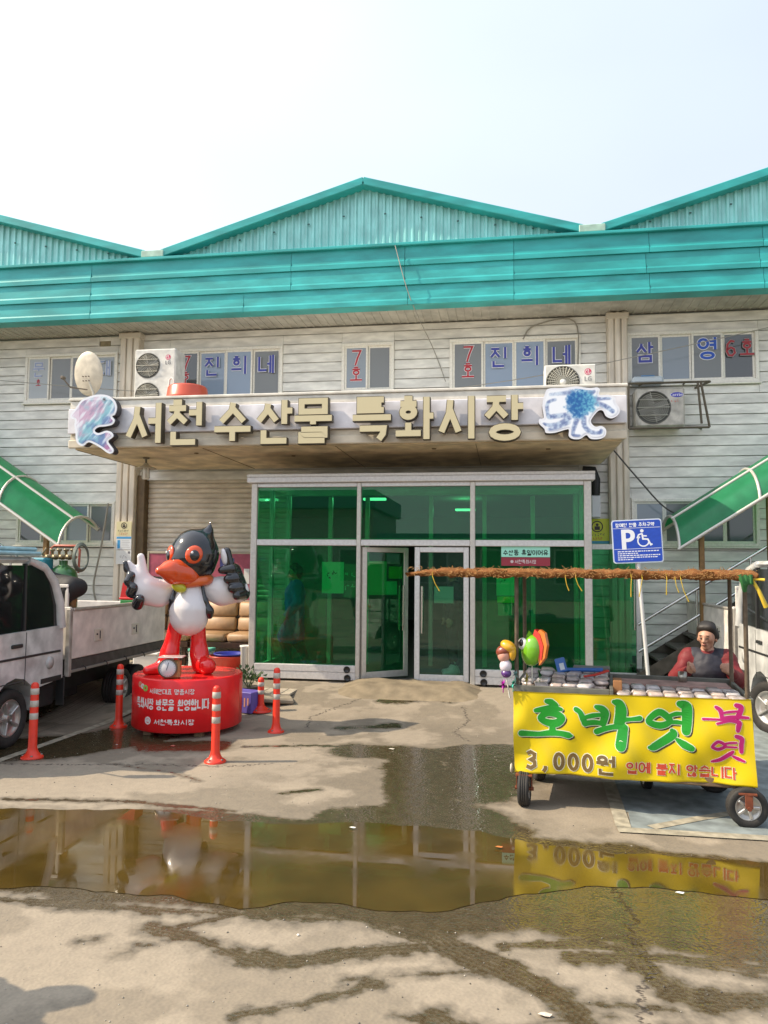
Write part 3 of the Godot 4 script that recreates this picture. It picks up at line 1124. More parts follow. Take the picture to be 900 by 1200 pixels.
	var joints := [[-14, -9.9, -7.07, -4.31, -1.55, .14, 2.2, 3.85, 6.6, 9], [-14, -9.9, -7.07, -3.5, -1.6, .14, 2.15, 3.8, 6.6, 9], [-14, -9.9, -7.07, -3.5, -1.6, .14, 2.2, 3.85, 6.6, 9]]
	for r in 3:
		for i in joints[r].size() - 1:
			var pm := MB.new()
			var y0 := 6.115 + r * .325
			var a: float = joints[r][i] + .003
			var b: float = joints[r][i + 1] - .003
			var z := -12.03
			var pr := [Vector2(y0, z - .03), Vector2(y0, z + .03), Vector2(y0 + .07, z + .03), Vector2(y0 + .1, z + .012), Vector2(y0 + .32, z)]
			for k in 4:
				pm.quad(Vector3(a, pr[k].x, pr[k].y), Vector3(b, pr[k].x, pr[k].y), Vector3(b, pr[k + 1].x, pr[k + 1].y), Vector3(a, pr[k + 1].x, pr[k + 1].y))
			for e in [a, b]:
				pm.out_quad(Vector3(e, pr[0].x, z - .03), Vector3(e, pr[1].x, pr[1].y), Vector3(e, pr[2].x, pr[2].y), Vector3(e, pr[4].x, z - .03), Vector3(-1 if e == a else 1, 0, 0))
			part("board", pm, t2[rng.randi() % 3], fascia)
	var capm := MB.new()
	capm.span(Vector3(-14, 7.088, -12.3), Vector3(9, 7.135, -11.97), .006)
	part("cap_flashing", capm, teal, fascia)
	# soffit: thin ribs run from the fascia back to the wall
	var so := MB.new()
	so.span(Vector3(-14, 6.14, WALL - .1), Vector3(9, 6.16, -12.07))
	var sx := -14.0
	while sx < 9.0:
		so.span(Vector3(sx, 6.128, WALL - .05), Vector3(sx + .03, 6.14, -12.08))
		sx += .14
	part("soffit", so, mat(L(.5, .48, .42), .6, 0, "fade", Vector3(.5, .5, .5)), hall)
	# gables: corrugated sheets below teal rakes
	var apex := [-9.6, -2.3, 5.0]
	for ax in apex:
		var g := MB.new()
		var prof := [[0.0, .03], [.03, .03], [.05, 0.0], [.1, 0.0], [.12, .03]]
		var x: float = ax - 3.65
		while x < ax + 3.65:
			for k in 4:
				var a: float = x + prof[k][0]
				var b: float = x + prof[k + 1][0]
				var ha: float = 8.26 - absf(a - ax) * .293
				var hb: float = 8.26 - absf(b - ax) * .293
				if minf(ha, hb) > 7.14:
					g.quad(Vector3(a, 7.1, -12.2 + prof[k][1]), Vector3(b, 7.1, -12.2 + prof[k + 1][1]), Vector3(b, hb, -12.2 + prof[k + 1][1]), Vector3(a, ha, -12.2 + prof[k][1]))
			x += .12
		var gm := part("gable", g, mat(L(.33, .72, .7), .34, .1, "fade", Vector3(.8, .3, .8)), hall)
		for s in [-1.0, 1.0]:
			var rk := MB.new()
			rk.beam(Vector3(ax - s * .01, 8.235, -12.15), Vector3(ax + s * 3.5, 8.235 - 3.51 * .293, -12.15), .3, .13, .01, Vector3.UP)
			part("rake_trim", rk, t2[0], gm)
			var bo := MB.new()   # screws that hold the sheets
			for i in 5:
				var bx: float = ax + s * (.35 + i * .6)
				bo.box(Vector3(bx, 7.72 - i * .1, -12.165), Vector3(.035, .022, .02), .004)
			part("screws", bo, mat(L(.06, .14, .14), .5), gm)
		var rf := MB.new()
		for s in [-1.0, 1.0]:
			rf.out_quad(Vector3(ax, 8.27, -12.0), Vector3(ax + s * 3.65, 8.27 - 3.65 * .293, -12.0), Vector3(ax + s * 3.65, 8.27 - 3.65 * .293, -45), Vector3(ax, 8.27, -45), Vector3.UP)
		part("roof", rf, mat(L(.1, .32, .31), .5, .1, "fade"), hall)
	for vx in [-13.25, -5.95, 1.35, 8.65]:
		var v := MB.new()
		v.span(Vector3(vx - .2, 7.14, -12.35), Vector3(vx + .2, 7.26, -11.99), .01)
		part("valley_gutter", v, mat(L(.42, .62, .52), .5, 0, "fade"), hall)
	# the dark inside behind the glass
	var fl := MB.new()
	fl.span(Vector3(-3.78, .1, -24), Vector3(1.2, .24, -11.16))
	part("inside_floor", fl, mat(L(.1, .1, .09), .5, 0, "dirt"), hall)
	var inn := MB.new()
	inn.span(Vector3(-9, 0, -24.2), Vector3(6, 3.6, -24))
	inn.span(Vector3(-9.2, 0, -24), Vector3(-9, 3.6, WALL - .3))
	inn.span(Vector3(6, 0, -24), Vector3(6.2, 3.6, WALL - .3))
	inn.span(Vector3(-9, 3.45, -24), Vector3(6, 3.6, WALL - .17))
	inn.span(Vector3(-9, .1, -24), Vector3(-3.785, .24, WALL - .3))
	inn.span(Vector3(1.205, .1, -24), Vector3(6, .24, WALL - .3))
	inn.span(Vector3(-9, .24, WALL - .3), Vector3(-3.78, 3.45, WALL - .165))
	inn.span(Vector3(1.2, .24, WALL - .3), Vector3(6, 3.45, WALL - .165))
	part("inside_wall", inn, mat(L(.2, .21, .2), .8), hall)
	for p in [Vector3(-2.6, 3.25, -15.2), Vector3(-.9, 3.2, -17.5)]:
		var lm := MB.new()
		lm.box(p, Vector3(.46, .05, .1), .01)
		var em := mat(L(.8, .85, .8), .4)
		em.emission_enabled = true
		em.emission = Color(.9, 1.0, .92)
		em.emission_energy_multiplier = 0.9
		var fx := part("strip_lamp", lm, em, hall)
		var li := OmniLight3D.new()
		li.name = "strip_lamp_glow"
		li.position = p
		li.light_energy = .1
		li.light_size = .02
		li.light_color = Color(.9, 1.0, .92)
		li.omni_range = 15.0
		li.omni_attenuation = 2.0
		li.shadow_enabled = true
		fx.add_child(li)

# ---------------------------------------------------------------- canopy over the entrance
func build_canopy() -> void:
	var c := thing("entrance_canopy", "cream box canopy over the glass entrance that carries the big letters", "canopy")
	var cream := mat(L(.72, .64, .5), .5, 0, "fade", Vector3(.4, .7, .4))
	var b := MB.new()
	b.span(Vector3(-6.36, 3.62, WALL + .2), Vector3(1.57, 4.3, -10.42))
	part("box", b, cream, c)
	var under := MB.new()
	under.span(Vector3(-6.3, 3.585, WALL + .2), Vector3(1.52, 3.62, -10.45))
	part("underside", under, mat(L(.85, .7, .46), .6, 0, "dirt", Vector3.ONE * .4), c)
	for i in 4:
		var s := MB.new()
		s.span(Vector3(-6.28 + i * 1.96, 3.578, WALL + .22), Vector3(-6.275 + i * 1.96, 3.585, -10.46))
		part("seam", s, mat(L(.2, .16, .09), .8), c)
	var lip := MB.new()
	lip.span(Vector3(-6.37, 3.6, -10.42), Vector3(1.58, 3.72, -10.36), .012)
	lip.span(Vector3(-6.36, 3.72, -10.42), Vector3(1.57, 3.8, -10.4), .004)
	part("lower_lip", lip, cream, c)
	var pan := MB.new()
	pan.span(Vector3(-6.37, 3.81, -10.42), Vector3(1.58, 4.18, -10.34), .008)
	part("white_panel", pan, mat(L(.82, .8, .83), .4, 0, "fade", Vector3(.4, .4, .4)), c)
	var top := MB.new()
	top.span(Vector3(-6.36, 4.185, -10.42), Vector3(1.58, 4.3, -10.37), .01)
	top.span(Vector3(-6.38, 4.302, WALL + .2), Vector3(1.6, 4.34, -10.35), .008)
	part("top_trim", top, mat(L(.76, .72, .63), .45, 0, "fade", Vector3.ONE * .5), c)
	# round vents in the underside
	var hole := MB.new()
	for p in [Vector3(-4.6, 3.58, -10.9), Vector3(-3.2, 3.58, -11.3), Vector3(-1.0, 3.58, -10.8), Vector3(.6, 3.58, -11.0)]:
		hole.lathe([Vector2(0, -.012), Vector2(.03, -.012), Vector2(.035, 0)], 10, Transform3D(Basis(), p))
	part("bolt_heads", hole, mat(L(.2, .15, .08), .6), c)
	# enamel lamp under the canopy
	var lamp := thing("porch_lamp", "small enamel pendant lamp with a clear jar under the canopy", "lamp", Vector3(-5.6, 3.585, -11.3))
	var st := MB.new()
	st.tube([Vector3(0, 0, 0), Vector3(0, -.12, 0)], .018, 8)
	st.lathe([Vector2(0, 0), Vector2(.05, 0), Vector2(.05, -.02), Vector2(.02, -.03)], 12)
	part("stem", st, mat(L(.18, .16, .12), .5), lamp)
	var shd := MB.new()
	shd.lathe([Vector2(.03, -.09), Vector2(.05, -.12), Vector2(.1, -.15), Vector2(.16, -.17), Vector2(.165, -.185), Vector2(.1, -.17), Vector2(.04, -.14)], 20)
	part("shade", shd, mat(L(.5, .46, .36), .35), lamp)
	var jar := MB.new()
	jar.lathe([Vector2(.055, -.17), Vector2(.062, -.2), Vector2(.06, -.32), Vector2(.045, -.345), Vector2(0, -.35)], 14)
	part("jar", jar, mat(L(.75, .73, .65), .15), lamp)
	for i in 6:
		var r := MB.new()
		var a := TAU * i / 6
		r.tube([Vector3(cos(a) * .064, -.17, sin(a) * .064), Vector3(cos(a) * .064, -.33, sin(a) * .064)], .005, 5)
		part("guard_wire", r, mat(L(.3, .27, .2), .4, .5), lamp)

# ---------------------------------------------------------------- glass entrance box
func rim_frame(mb: MB, x0: float, x1: float, y0: float, y1: float, w: float, z: float, d: float, t := Transform3D()) -> void:
	var B := func(a: Vector3, b: Vector3) -> void: mb.box((a + b) * .5, (b - a).abs(), .006, t)
	B.call(Vector3(x0, y0, z - d), Vector3(x0 + w, y1, z + d))
	B.call(Vector3(x1 - w, y0, z - d), Vector3(x1, y1, z + d))
	B.call(Vector3(x0 + w + .001, y1 - w, z - d * .96), Vector3(x1 - w - .001, y1, z + d * .96))
	B.call(Vector3(x0 + w + .001, y0, z - d * .96), Vector3(x1 - w - .001, y0 + w * 1.25, z + d * .96))

func pane(parent: Node, a: Vector3, b: Vector3, m: Material, t := Transform3D(), called := "pane") -> MeshInstance3D:
	var mb := MB.new()
	mb.box((a + b) * .5, (b - a).abs(), 0.0, t)
	return part(called, mb, m, parent)

func build_entrance() -> void:
	var e := thing("glass_entrance", "green glass entrance porch with aluminium frame and two doors, one ajar", "entrance")
	var alu := mat(L(.66, .62, .56), .36, .35, "fine", Vector3.ONE * .9)
	var alu2 := mat(L(.72, .7, .68), .38, .25, "fine", Vector3.ONE * .9)
	var gl := glass(L(.09, .74, .29))
	var g2 := glass(L(.26, .62, .42))
	var Z := -11.1
	for p in [[-3.77, -3.68], [-2.155, -2.095], [-.5, -.43], [1.09, 1.19]]:
		var fr := MB.new()
		fr.span(Vector3(p[0], .24, Z - .06), Vector3(p[1], 3.13, Z + .06), .008)
		part("post", fr, alu, e)
	var hd := MB.new()
	hd.span(Vector3(-3.83, 3.132, Z - .1), Vector3(1.24, 3.22, Z + .11), .01)
	part("header", hd, alu2, e)
	var rail := MB.new()
	for p in [[-3.679, -2.156], [-2.094, -.501], [-.429, 1.089]]:
		rail.span(Vector3(p[0], 2.2, Z - .05), Vector3(p[1], 2.29, Z + .05), .008)
		rail.span(Vector3(p[0], 3.07, Z - .05), Vector3(p[1], 3.13, Z + .05), .006)
	part("mid_rail", rail, alu2, e)
	var rf := MB.new()
	rf.span(Vector3(-3.83, 3.222, WALL + .03), Vector3(1.24, 3.26, Z + .1))
	part("porch_roof", rf, alu, e)
	for p in [[-3.679, -2.156], [-2.094, -.501], [-.429, 1.089]]:
		pane(e, Vector3(p[0], 2.29, Z - .005), Vector3(p[1], 3.07, Z + .005), gl, Transform3D(), "upper_pane")
	pane(e, Vector3(-3.679, .46, Z - .005), Vector3(-2.156, 2.2, Z + .005), gl, Transform3D(), "lower_pane")
	pane(e, Vector3(-.429, .46, Z - .005), Vector3(1.089, 2.2, Z + .005), gl, Transform3D(), "lower_pane")
	# kick panels, each with two black holes
	for s in [[-3.679, -2.156, -2.28], [-.429, 1.089, -.32]]:
		var k := MB.new()
		k.span(Vector3(s[0], .25, Z - .05), Vector3(s[1], .36, Z + .055), .006)
		k.span(Vector3(s[0], .362, Z - .05), Vector3(s[1], .46, Z + .06), .006)
		var kp := part("kick_panel", k, alu2, e)
		for y in [.405, .285]:
			var h := MB.new()
			h.lathe([Vector2(.045, 0), Vector2(.05, .012), Vector2(.038, .016), Vector2(.034, .008), Vector2(0, .008)], 16, Transform3D(Basis(Vector3.RIGHT, PI / 2), Vector3(s[2] + (.5 - y) * .06, y, Z + (.055 if y < .36 else .06))))
			part("black_cap", h, mat(L(.015, .015, .015), .5), kp)
	# side walls of the porch
	for x in [-3.725, 1.14]:
		var sf := MB.new()
		sf.span(Vector3(x - .04, .24, WALL + .03), Vector3(x + .04, 3.13, WALL + .11), .006)
		sf.span(Vector3(x - .035, .24, -12.0), Vector3(x + .035, 3.13, -11.93), .006)
		sf.span(Vector3(x - .03, 2.2, WALL + .112), Vector3(x + .03, 2.27, -12.002), .004)
		sf.span(Vector3(x - .03, 2.2, -11.928), Vector3(x + .03, 2.27, Z - .062), .004)
		sf.span(Vector3(x - .03, .24, WALL + .112), Vector3(x + .03, .4, -12.002), .004)
		sf.span(Vector3(x - .03, .24, -11.928), Vector3(x + .03, .4, Z - .062), .004)
		var sp := part("side_frame", sf, alu, e)
		for zz in [[WALL + .11, -12.0], [-11.93, Z - .06]]:
			pane(sp, Vector3(x - .003, .4, zz[0]), Vector3(x + .003, 2.2, zz[1]), mat(L(.1, .5, .25, .22), .02))
			pane(sp, Vector3(x - .003, 2.27, zz[0]), Vector3(x + .003, 3.12, zz[1]), mat(L(.1, .5, .25, .22), .02))
	# doors
	for d in [[-2.08, .78, .66, -1.0], [-.52, -.78, 0.0, 1.0]]:
		var t := Transform3D(Basis(Vector3.UP, d[2]), Vector3(d[0], 0, Z))
		var w: float = d[1]
		var x0 := minf(0, w)
		var x1 := maxf(0, w)
		var f := MB.new()
		rim_frame(f, x0, x1, .27, 2.185, .075, 0.0, .025, t)
		var door := part("door", f, alu if d[3] < 0 else alu2, e)
		pane(door, Vector3(x0 + .075, .36, -.004), Vector3(x1 - .075, 2.11, .004), g2 if d[3] > 0 else gl, t)
		var hx := (x1 - .11) if d[3] < 0 else (x0 + .11)
		var hm := MB.new()
		for s in [-1.0, 1.0]:
			hm.tube([t * Vector3(hx, .95, s * .06), t * Vector3(hx, 1.62, s * .06)], .014, 8)
			for y in [1.02, 1.55]:
				hm.tube([t * Vector3(hx, y, s * .02), t * Vector3(hx, y, s * .06)], .009, 6)
		part("handle", hm, mat(L(.65, .63, .58), .22, .9), door)
	# inner door frames where the porch meets the hall
	for x in [-3.0, -2.35, -1.25, -.35, .45]:
		var im := MB.new()
		im.span(Vector3(x - .035, .24, WALL - .06), Vector3(x + .035, 3.1, WALL + .02), .006)
		part("inner_post", im, alu, e)
	var ib := MB.new()
	ib.span(Vector3(-3.76, 2.25, WALL - .059), Vector3(1.18, 2.38, WALL + .018), .006)
	part("inner_rail", ib, alu, e)
	for q in [[-3.72, -3.05], [-.33, .43]]:
		pane(e, Vector3(q[0], .3, WALL - .023), Vector3(q[1], 2.24, WALL - .017), mat(L(.2, .5, .35, .12), .02), Transform3D(), "inner_pane")
	# papers on the inside of the panes
	var paper := func(x0: float, x1: float, y0: float, y1: float, m: Material, z := Z - .012, t := Transform3D()) -> MeshInstance3D:
		var mb := MB.new()
		mb.box(Vector3((x0 + x1) * .5, (y0 + y1) * .5, z), Vector3(x1 - x0, y1 - y0, .002), 0, t)
		return part("notice_sheet", mb, m, e)
	var wh := mat(L(.72, .78, .72), .6)
	var p1 = paper.call(-2.68, -2.35, 1.5, 1.96, wh)
	scribble(2, .1, Transform3D(Basis(Vector3.BACK, .45), Vector3(-2.6, 1.7, Z - .01)), mat(L(.05, .08, .06), .6), p1)
	var p2 = paper.call(-2.34, -2.17, 1.44, 1.93, mat(L(.45, .2, .18), .6))
	scribble(2, .09, Transform3D(Basis(), Vector3(-2.34, 1.72, Z - .01)), mat(L(.75, .7, .6), .6), p2)
	scribble(2, .09, Transform3D(Basis(), Vector3(-2.34, 1.56, Z - .01)), mat(L(.75, .7, .6), .6), p2)
	var td := Transform3D(Basis(Vector3.UP, .66), Vector3(-2.08, 0, Z))
	var p3 = paper.call(.09, .42, 1.48, 1.98, mat(L(.3, .55, .35), .6), -.012, td)
	p3.name = "notice_sheet_green"
	paper.call(.34, .6, 1.48, 1.68, wh, -.016, td)
	paper.call(.46, .69, 1.72, 1.9, mat(L(.75, .6, .05), .6), -.018, td)
	paper.call(-1.02, -.74, 1.38, 1.62, wh)
	var p4 = paper.call(-.06, .62, 2.05, 2.2, mat(L(.35, .75, .6), .6), Z + .012)
	lettering("수산동 휴일이어유", .076, .0062, Transform3D(Basis(), Vector3(-.035, 2.075, Z + .0135)), mat(L(.01, .03, .02), .6), p4, .001, .92)
	var p5 = paper.call(-.06, .62, 1.925, 2.045, mat(L(.3, .03, .05), .6), Z + .012)
	var rg := MB.new()
	rg.disc(Vector3(.09, 1.985, Z + .0135), Vector3.BACK, .022, 14)
	part("round_emblem", rg, mat(L(.6, .5, .5), .6), p5)
	lettering("서천특화시장", .055, .004, Transform3D(Basis(), Vector3(.13, 1.957, Z + .0132)), mat(L(.6, .5, .5), .6), p5, .001, .85)
	var p6 = paper.call(-.13, .13, 1.5, 1.82, wh)
	scribble(2, .06, Transform3D(Basis(), Vector3(-.09, 1.68, Z - .01)), mat(L(.05, .2, .2), .6), p6)
	paper.call(-.12, .12, 1.4, 1.49, mat(L(.65, .7, .1), .6))
	paper.call(-.11, .09, 1.22, 1.39, mat(L(.25, .4, .35), .6))
	# a second glazed door set back to the right
	var sd := thing("side_glass_door", "green glass side door in aluminium frame right of the porch, behind the blue parking sign", "door", Vector3(1.24, .22, -12.25))
	var f2 := MB.new()
	rim_frame(f2, 0, .8, 0, 2.05, .08, 0, .03)
	part("door_frame", f2, alu2, sd)
	pane(sd, Vector3(.08, .1, -.005), Vector3(.72, 1.97, .005), glass(L(.14, .66, .3)))
	var h2 := MB.new()
	h2.tube([Vector3(.69, .75, .06), Vector3(.69, 1.55, .06)], .015, 8)
	h2.tube([Vector3(.69, .82, .02), Vector3(.69, .82, .06)], .01, 6)
	h2.tube([Vector3(.69, 1.48, .02), Vector3(.69, 1.48, .06)], .01, 6)
	part("handle", h2, mat(L(.65, .63, .58), .22, .9), sd)
	# concrete hump before the doors
	var rp := MB.new()
	rp.smooth()
	var nx := 22
	var nz := 10
	var fn := FastNoiseLite.new()
	fn.seed = 3
	fn.frequency = 1.6
	var ht := func(i: int, j: int) -> Vector3:
		var u := float(i) / nx
		var v := float(j) / nz
		var x := lerpf(-2.3, -.32, u)
		var z := lerpf(-11.05, -10.05, v)
		var edge := minf(1.0, minf(u, 1 - u) * 7.0) * (1.0 - smoothstep(.35, 1.0, v))
		return Vector3(x + fn.get_noise_2d(z * 2, u) * .08, gh(x, z) - .01 + edge * (.085 + .03 * fn.get_noise_2d(x * 2.0, z * 2.0)), z)
	for i in nx:
		for j in nz:
			rp.quad(ht.call(i, j), ht.call(i, j + 1), ht.call(i + 1, j + 1), ht.call(i + 1, j))
	structure("door_ramp", rp, mat(L(.27, .215, .14), .85, 0, "dirt", Vector3.ONE * .7, .5, "bumps"))

# ---------------------------------------------------------------- what the glass mirrors: the far side of the yard
func build_opposite() -> void:
	var b := thing("opposite_hall", "low white hall with teal roof across the yard, seen mirrored in the glass", "building", Vector3(-3, 0, 24))
	var w := MB.new()
	w.span(Vector3(-22, 0, 0), Vector3(-5, 5.4, 10))
	w.span(Vector3(-5, 0, .4), Vector3(18, 3.2, 10))
	part("wall", w, mat(L(.5, .5, .46), .7, 0, "dirt"), b)
	var r := MB.new()
	r.span(Vector3(-22.5, 5.4, -1), Vector3(-4.7, 6.5, 10.5), .03)
	r.span(Vector3(-4.7, 3.2, -.4), Vector3(18.5, 3.9, 10.5), .03)
	part("roof", r, mat(L(.07, .3, .28), .5, 0, "fade"), b)
	for i in 9:
		var f := MB.new()
		var x := -20.0 + i * 4.3
		f.span(Vector3(x, .9, -.08), Vector3(x + 2.4, 3.0, -.01), .02)
		var wi := part("window", f, mat(L(.6, .6, .58), .5), b)
		pane(wi, Vector3(x + .1, 1.0, -.1), Vector3(x + 1.17, 2.9, -.085), mat(L(.05, .06, .06), .1))
		pane(wi, Vector3(x + 1.23, 1.0, -.1), Vector3(x + 2.3, 2.9, -.085), mat(L(.05, .06, .06), .1))
	var s := thing("street_lamp", "grey street lamp with one arm across the yard, mirrored in the glass", "street lamp", Vector3(3.2, 0, 8.5))
	var p := MB.new()
	p.tube([Vector3(0, 0, 0), Vector3(0, 4.9, 0), Vector3(-.15, 5.2, 0), Vector3(-1.2, 5.35, 0)], [.09, .06, .05, .035], 10)
	part("pole", p, mat(L(.2, .21, .2), .5, .4), s)
	var h := MB.new()
	h.ball(Vector3(-1.45, 5.33, 0), Vector3(.34, .07, .13))
	part("lamp_head", h, mat(L(.3, .3, .3), .4), s)

# print too small to read: rows of pen marks
func scribble(n: int, size: float, at: Transform3D, m: Material, parent: Node) -> void:
	var mb := MB.new()
	for i in n:
		var x := i * size * .95
		for k in 4:
			var a := Vector2(x + rng.randf_range(.05, .5) * size, rng.randf_range(.1, .95) * size)
			var b := a + (Vector2(size * .35, 0) if k % 2 else Vector2(0, -size * .35))
			mb.stroke(PackedVector2Array([a, b]), size * .07, false, 0.0, .0006 + .0002 * k, func(p: Vector3) -> Vector3: return at * p)
	part("print_marks", mb, m, parent)

# ---------------------------------------------------------------- roofed outside stairs
func arch(u: float) -> Vector2:   # across the vault, from the open front edge to the wall: (z, height)
	var a := PI * (0.04 + 0.72 * u)
	return Vector2(lerpf(-11.7, -12.93, (1.0 - cos(a)) / (1.0 - cos(PI * .76))), .6 * (sin(a) - sin(PI * .04)))

func build_stairs() -> void:
	for s in [-1.0, 1.0]:
		var foot := Vector3(-7.3, 2.2, 0) if s < 0 else Vector3(2.5, 2.19, 0)
		var t := thing("stair_roof", "curved green translucent roof over the %s" % ["left stairs, ending above the gas cylinder and truck", "right stairs, ending beside the blue parking sign"][0 if s < 0 else 1], "canopy")
		var sheet := mat(L(.05, .36, .17), .28, 0, "fade", Vector3.ONE * .7)
		sheet.backlight_enabled = true
		sheet.backlight = Color(.5, 1.0, .65)
		var alu := mat(L(.58, .56, .5), .4, .4)
		for b in 5:
			var m := MB.new()
			m.smooth()
			for i in 10:
				var a0 := arch(i / 10.0)
				var a1 := arch((i + 1) / 10.0)
				var p := func(a: Vector2, d: float) -> Vector3: return Vector3(foot.x + s * d, foot.y + d * .64 + a.y, a.x)
				var d0 := b * 1.12 + .02
				var d1 := (b + 1) * 1.12 - .02
				m.out_quad(p.call(a0, d0), p.call(a1, d0), p.call(a1, d1), p.call(a0, d1), Vector3.UP)
			part("roof_sheet", m, sheet, t)
		for b in 6:
			var pts := []
			for i in 11:
				var a := arch(i / 10.0)
				pts.append(Vector3(foot.x + s * b * 1.12, foot.y + b * 1.12 * .64 + a.y, a.x))
			var m := MB.new()
			m.tube(pts, .024, 6)
			part("rib", m, alu, t)
		for u in [0.0, 0.45, 1.0]:
			var a := arch(u)
			var m := MB.new()
			m.tube([Vector3(foot.x - s * .02, foot.y + a.y - .01, a.x), Vector3(foot.x + s * 5.65, foot.y + a.y + 5.65 * .64, a.x)], .028 if u < .9 else .04, 6)
			part("rail", m, alu, t)
		for d in [.35, 1.3, 2.6]:
			var m := MB.new()
			var x: float = foot.x + s * d
			m.span(Vector3(x - .035, gh(0, -11.9) , -11.95), Vector3(x + .035, foot.y + d * .64 + .02, -11.87), .004)
			part("post", m, mat(L(.3, .17, .06), .6, .2, "dirt"), t)
		# the steps
		var g := thing("outside_stairs", "steel stairs with pipe handrails climbing the wall %s" % ["behind the gas cylinder on the left", "behind the seller on the right"][0 if s < 0 else 1], "stairs")
		for i in 18:
			var m := MB.new()
			var x: float = foot.x - s * .55 + s * i * .27
			m.span(Vector3(minf(x, x + s * .3), .22 + .172 * i + .13, -12.85), Vector3(maxf(x, x + s * .3), .22 + .172 * (i + 1), -11.95), .005)
			part("step", m, mat(L(.16, .15, .13), .6, .2, "dirt"), g)
		var base := Vector3(foot.x - s * .55, .22, 0)
		var dir := Vector3(s * .27, .172, 0)
		for z in [-11.93, -12.87]:
			var m := MB.new()
			m.beam(base + Vector3(0, .03, z), base + dir * 18.0 + Vector3(0, .03, z), .2, .02, 0, Vector3.BACK)
			part("stringer", m, mat(L(.14, .12, .09), .6, .2, "dirt"), g)
		for h in [.45, .85]:
			var m := MB.new()
			m.tube([base + Vector3(0, h, -11.98), base + dir * 18.0 + Vector3(0, h, -11.98)], .022, 8)
			part("handrail", m, mat(L(.6, .6, .58), .25, .9), g)
		for i in 7:
			var m := MB.new()
			var q := base + dir * (i * 2.8 + .3)
			m.tube([q + Vector3(0, .1, -11.98), q + Vector3(0, .86, -11.98)], .018, 6)
			part("baluster", m, mat(L(.6, .6, .58), .25, .9), g)

# ---------------------------------------------------------------- letters and pictures on the canopy
const FISH := "-6.138,4.155 -6.054,4.264 -5.908,4.322 -5.762,4.340 -5.629,4.314 -5.538,4.237 -5.505,4.140 -5.531,4.044 -5.574,4.018 -5.531,3.962 -5.564,3.899 -5.671,3.874 -5.779,3.865 -5.836,3.817 -5.776,3.777 -5.654,3.810 -5.571,3.784 -5.546,3.723 -5.620,3.662 -5.588,3.606 -5.534,3.537 -5.549,3.488 -5.613,3.483 -5.718,3.553 -5.837,3.619 -5.926,3.648 -5.998,3.599 -6.073,3.614 -6.120,3.684 -6.130,3.795 -6.152,3.906 -6.146,3.975 -6.207,4.004 -6.215,4.060"
const OCTO := "0.512,4.165 0.561,4.245 0.736,4.250 0.911,4.265 1.007,4.252 1.103,4.239 1.179,4.247 1.217,4.216 1.207,4.147 1.331,4.143 1.406,4.101 1.415,4.041 1.452,3.981 1.461,3.921 1.422,3.863 1.355,3.835 1.289,3.866 1.252,3.936 1.195,3.938 1.118,3.850 1.098,3.790 1.155,3.730 1.231,3.738 1.287,3.687 1.277,3.608 1.210,3.570 1.096,3.572 1.039,3.623 0.962,3.574 0.866,3.576 0.818,3.617 0.819,3.697 0.771,3.697 0.635,3.660 0.528,3.662 0.509,3.713 0.442,3.784 0.442,3.845 0.501,3.863 0.482,4.025"

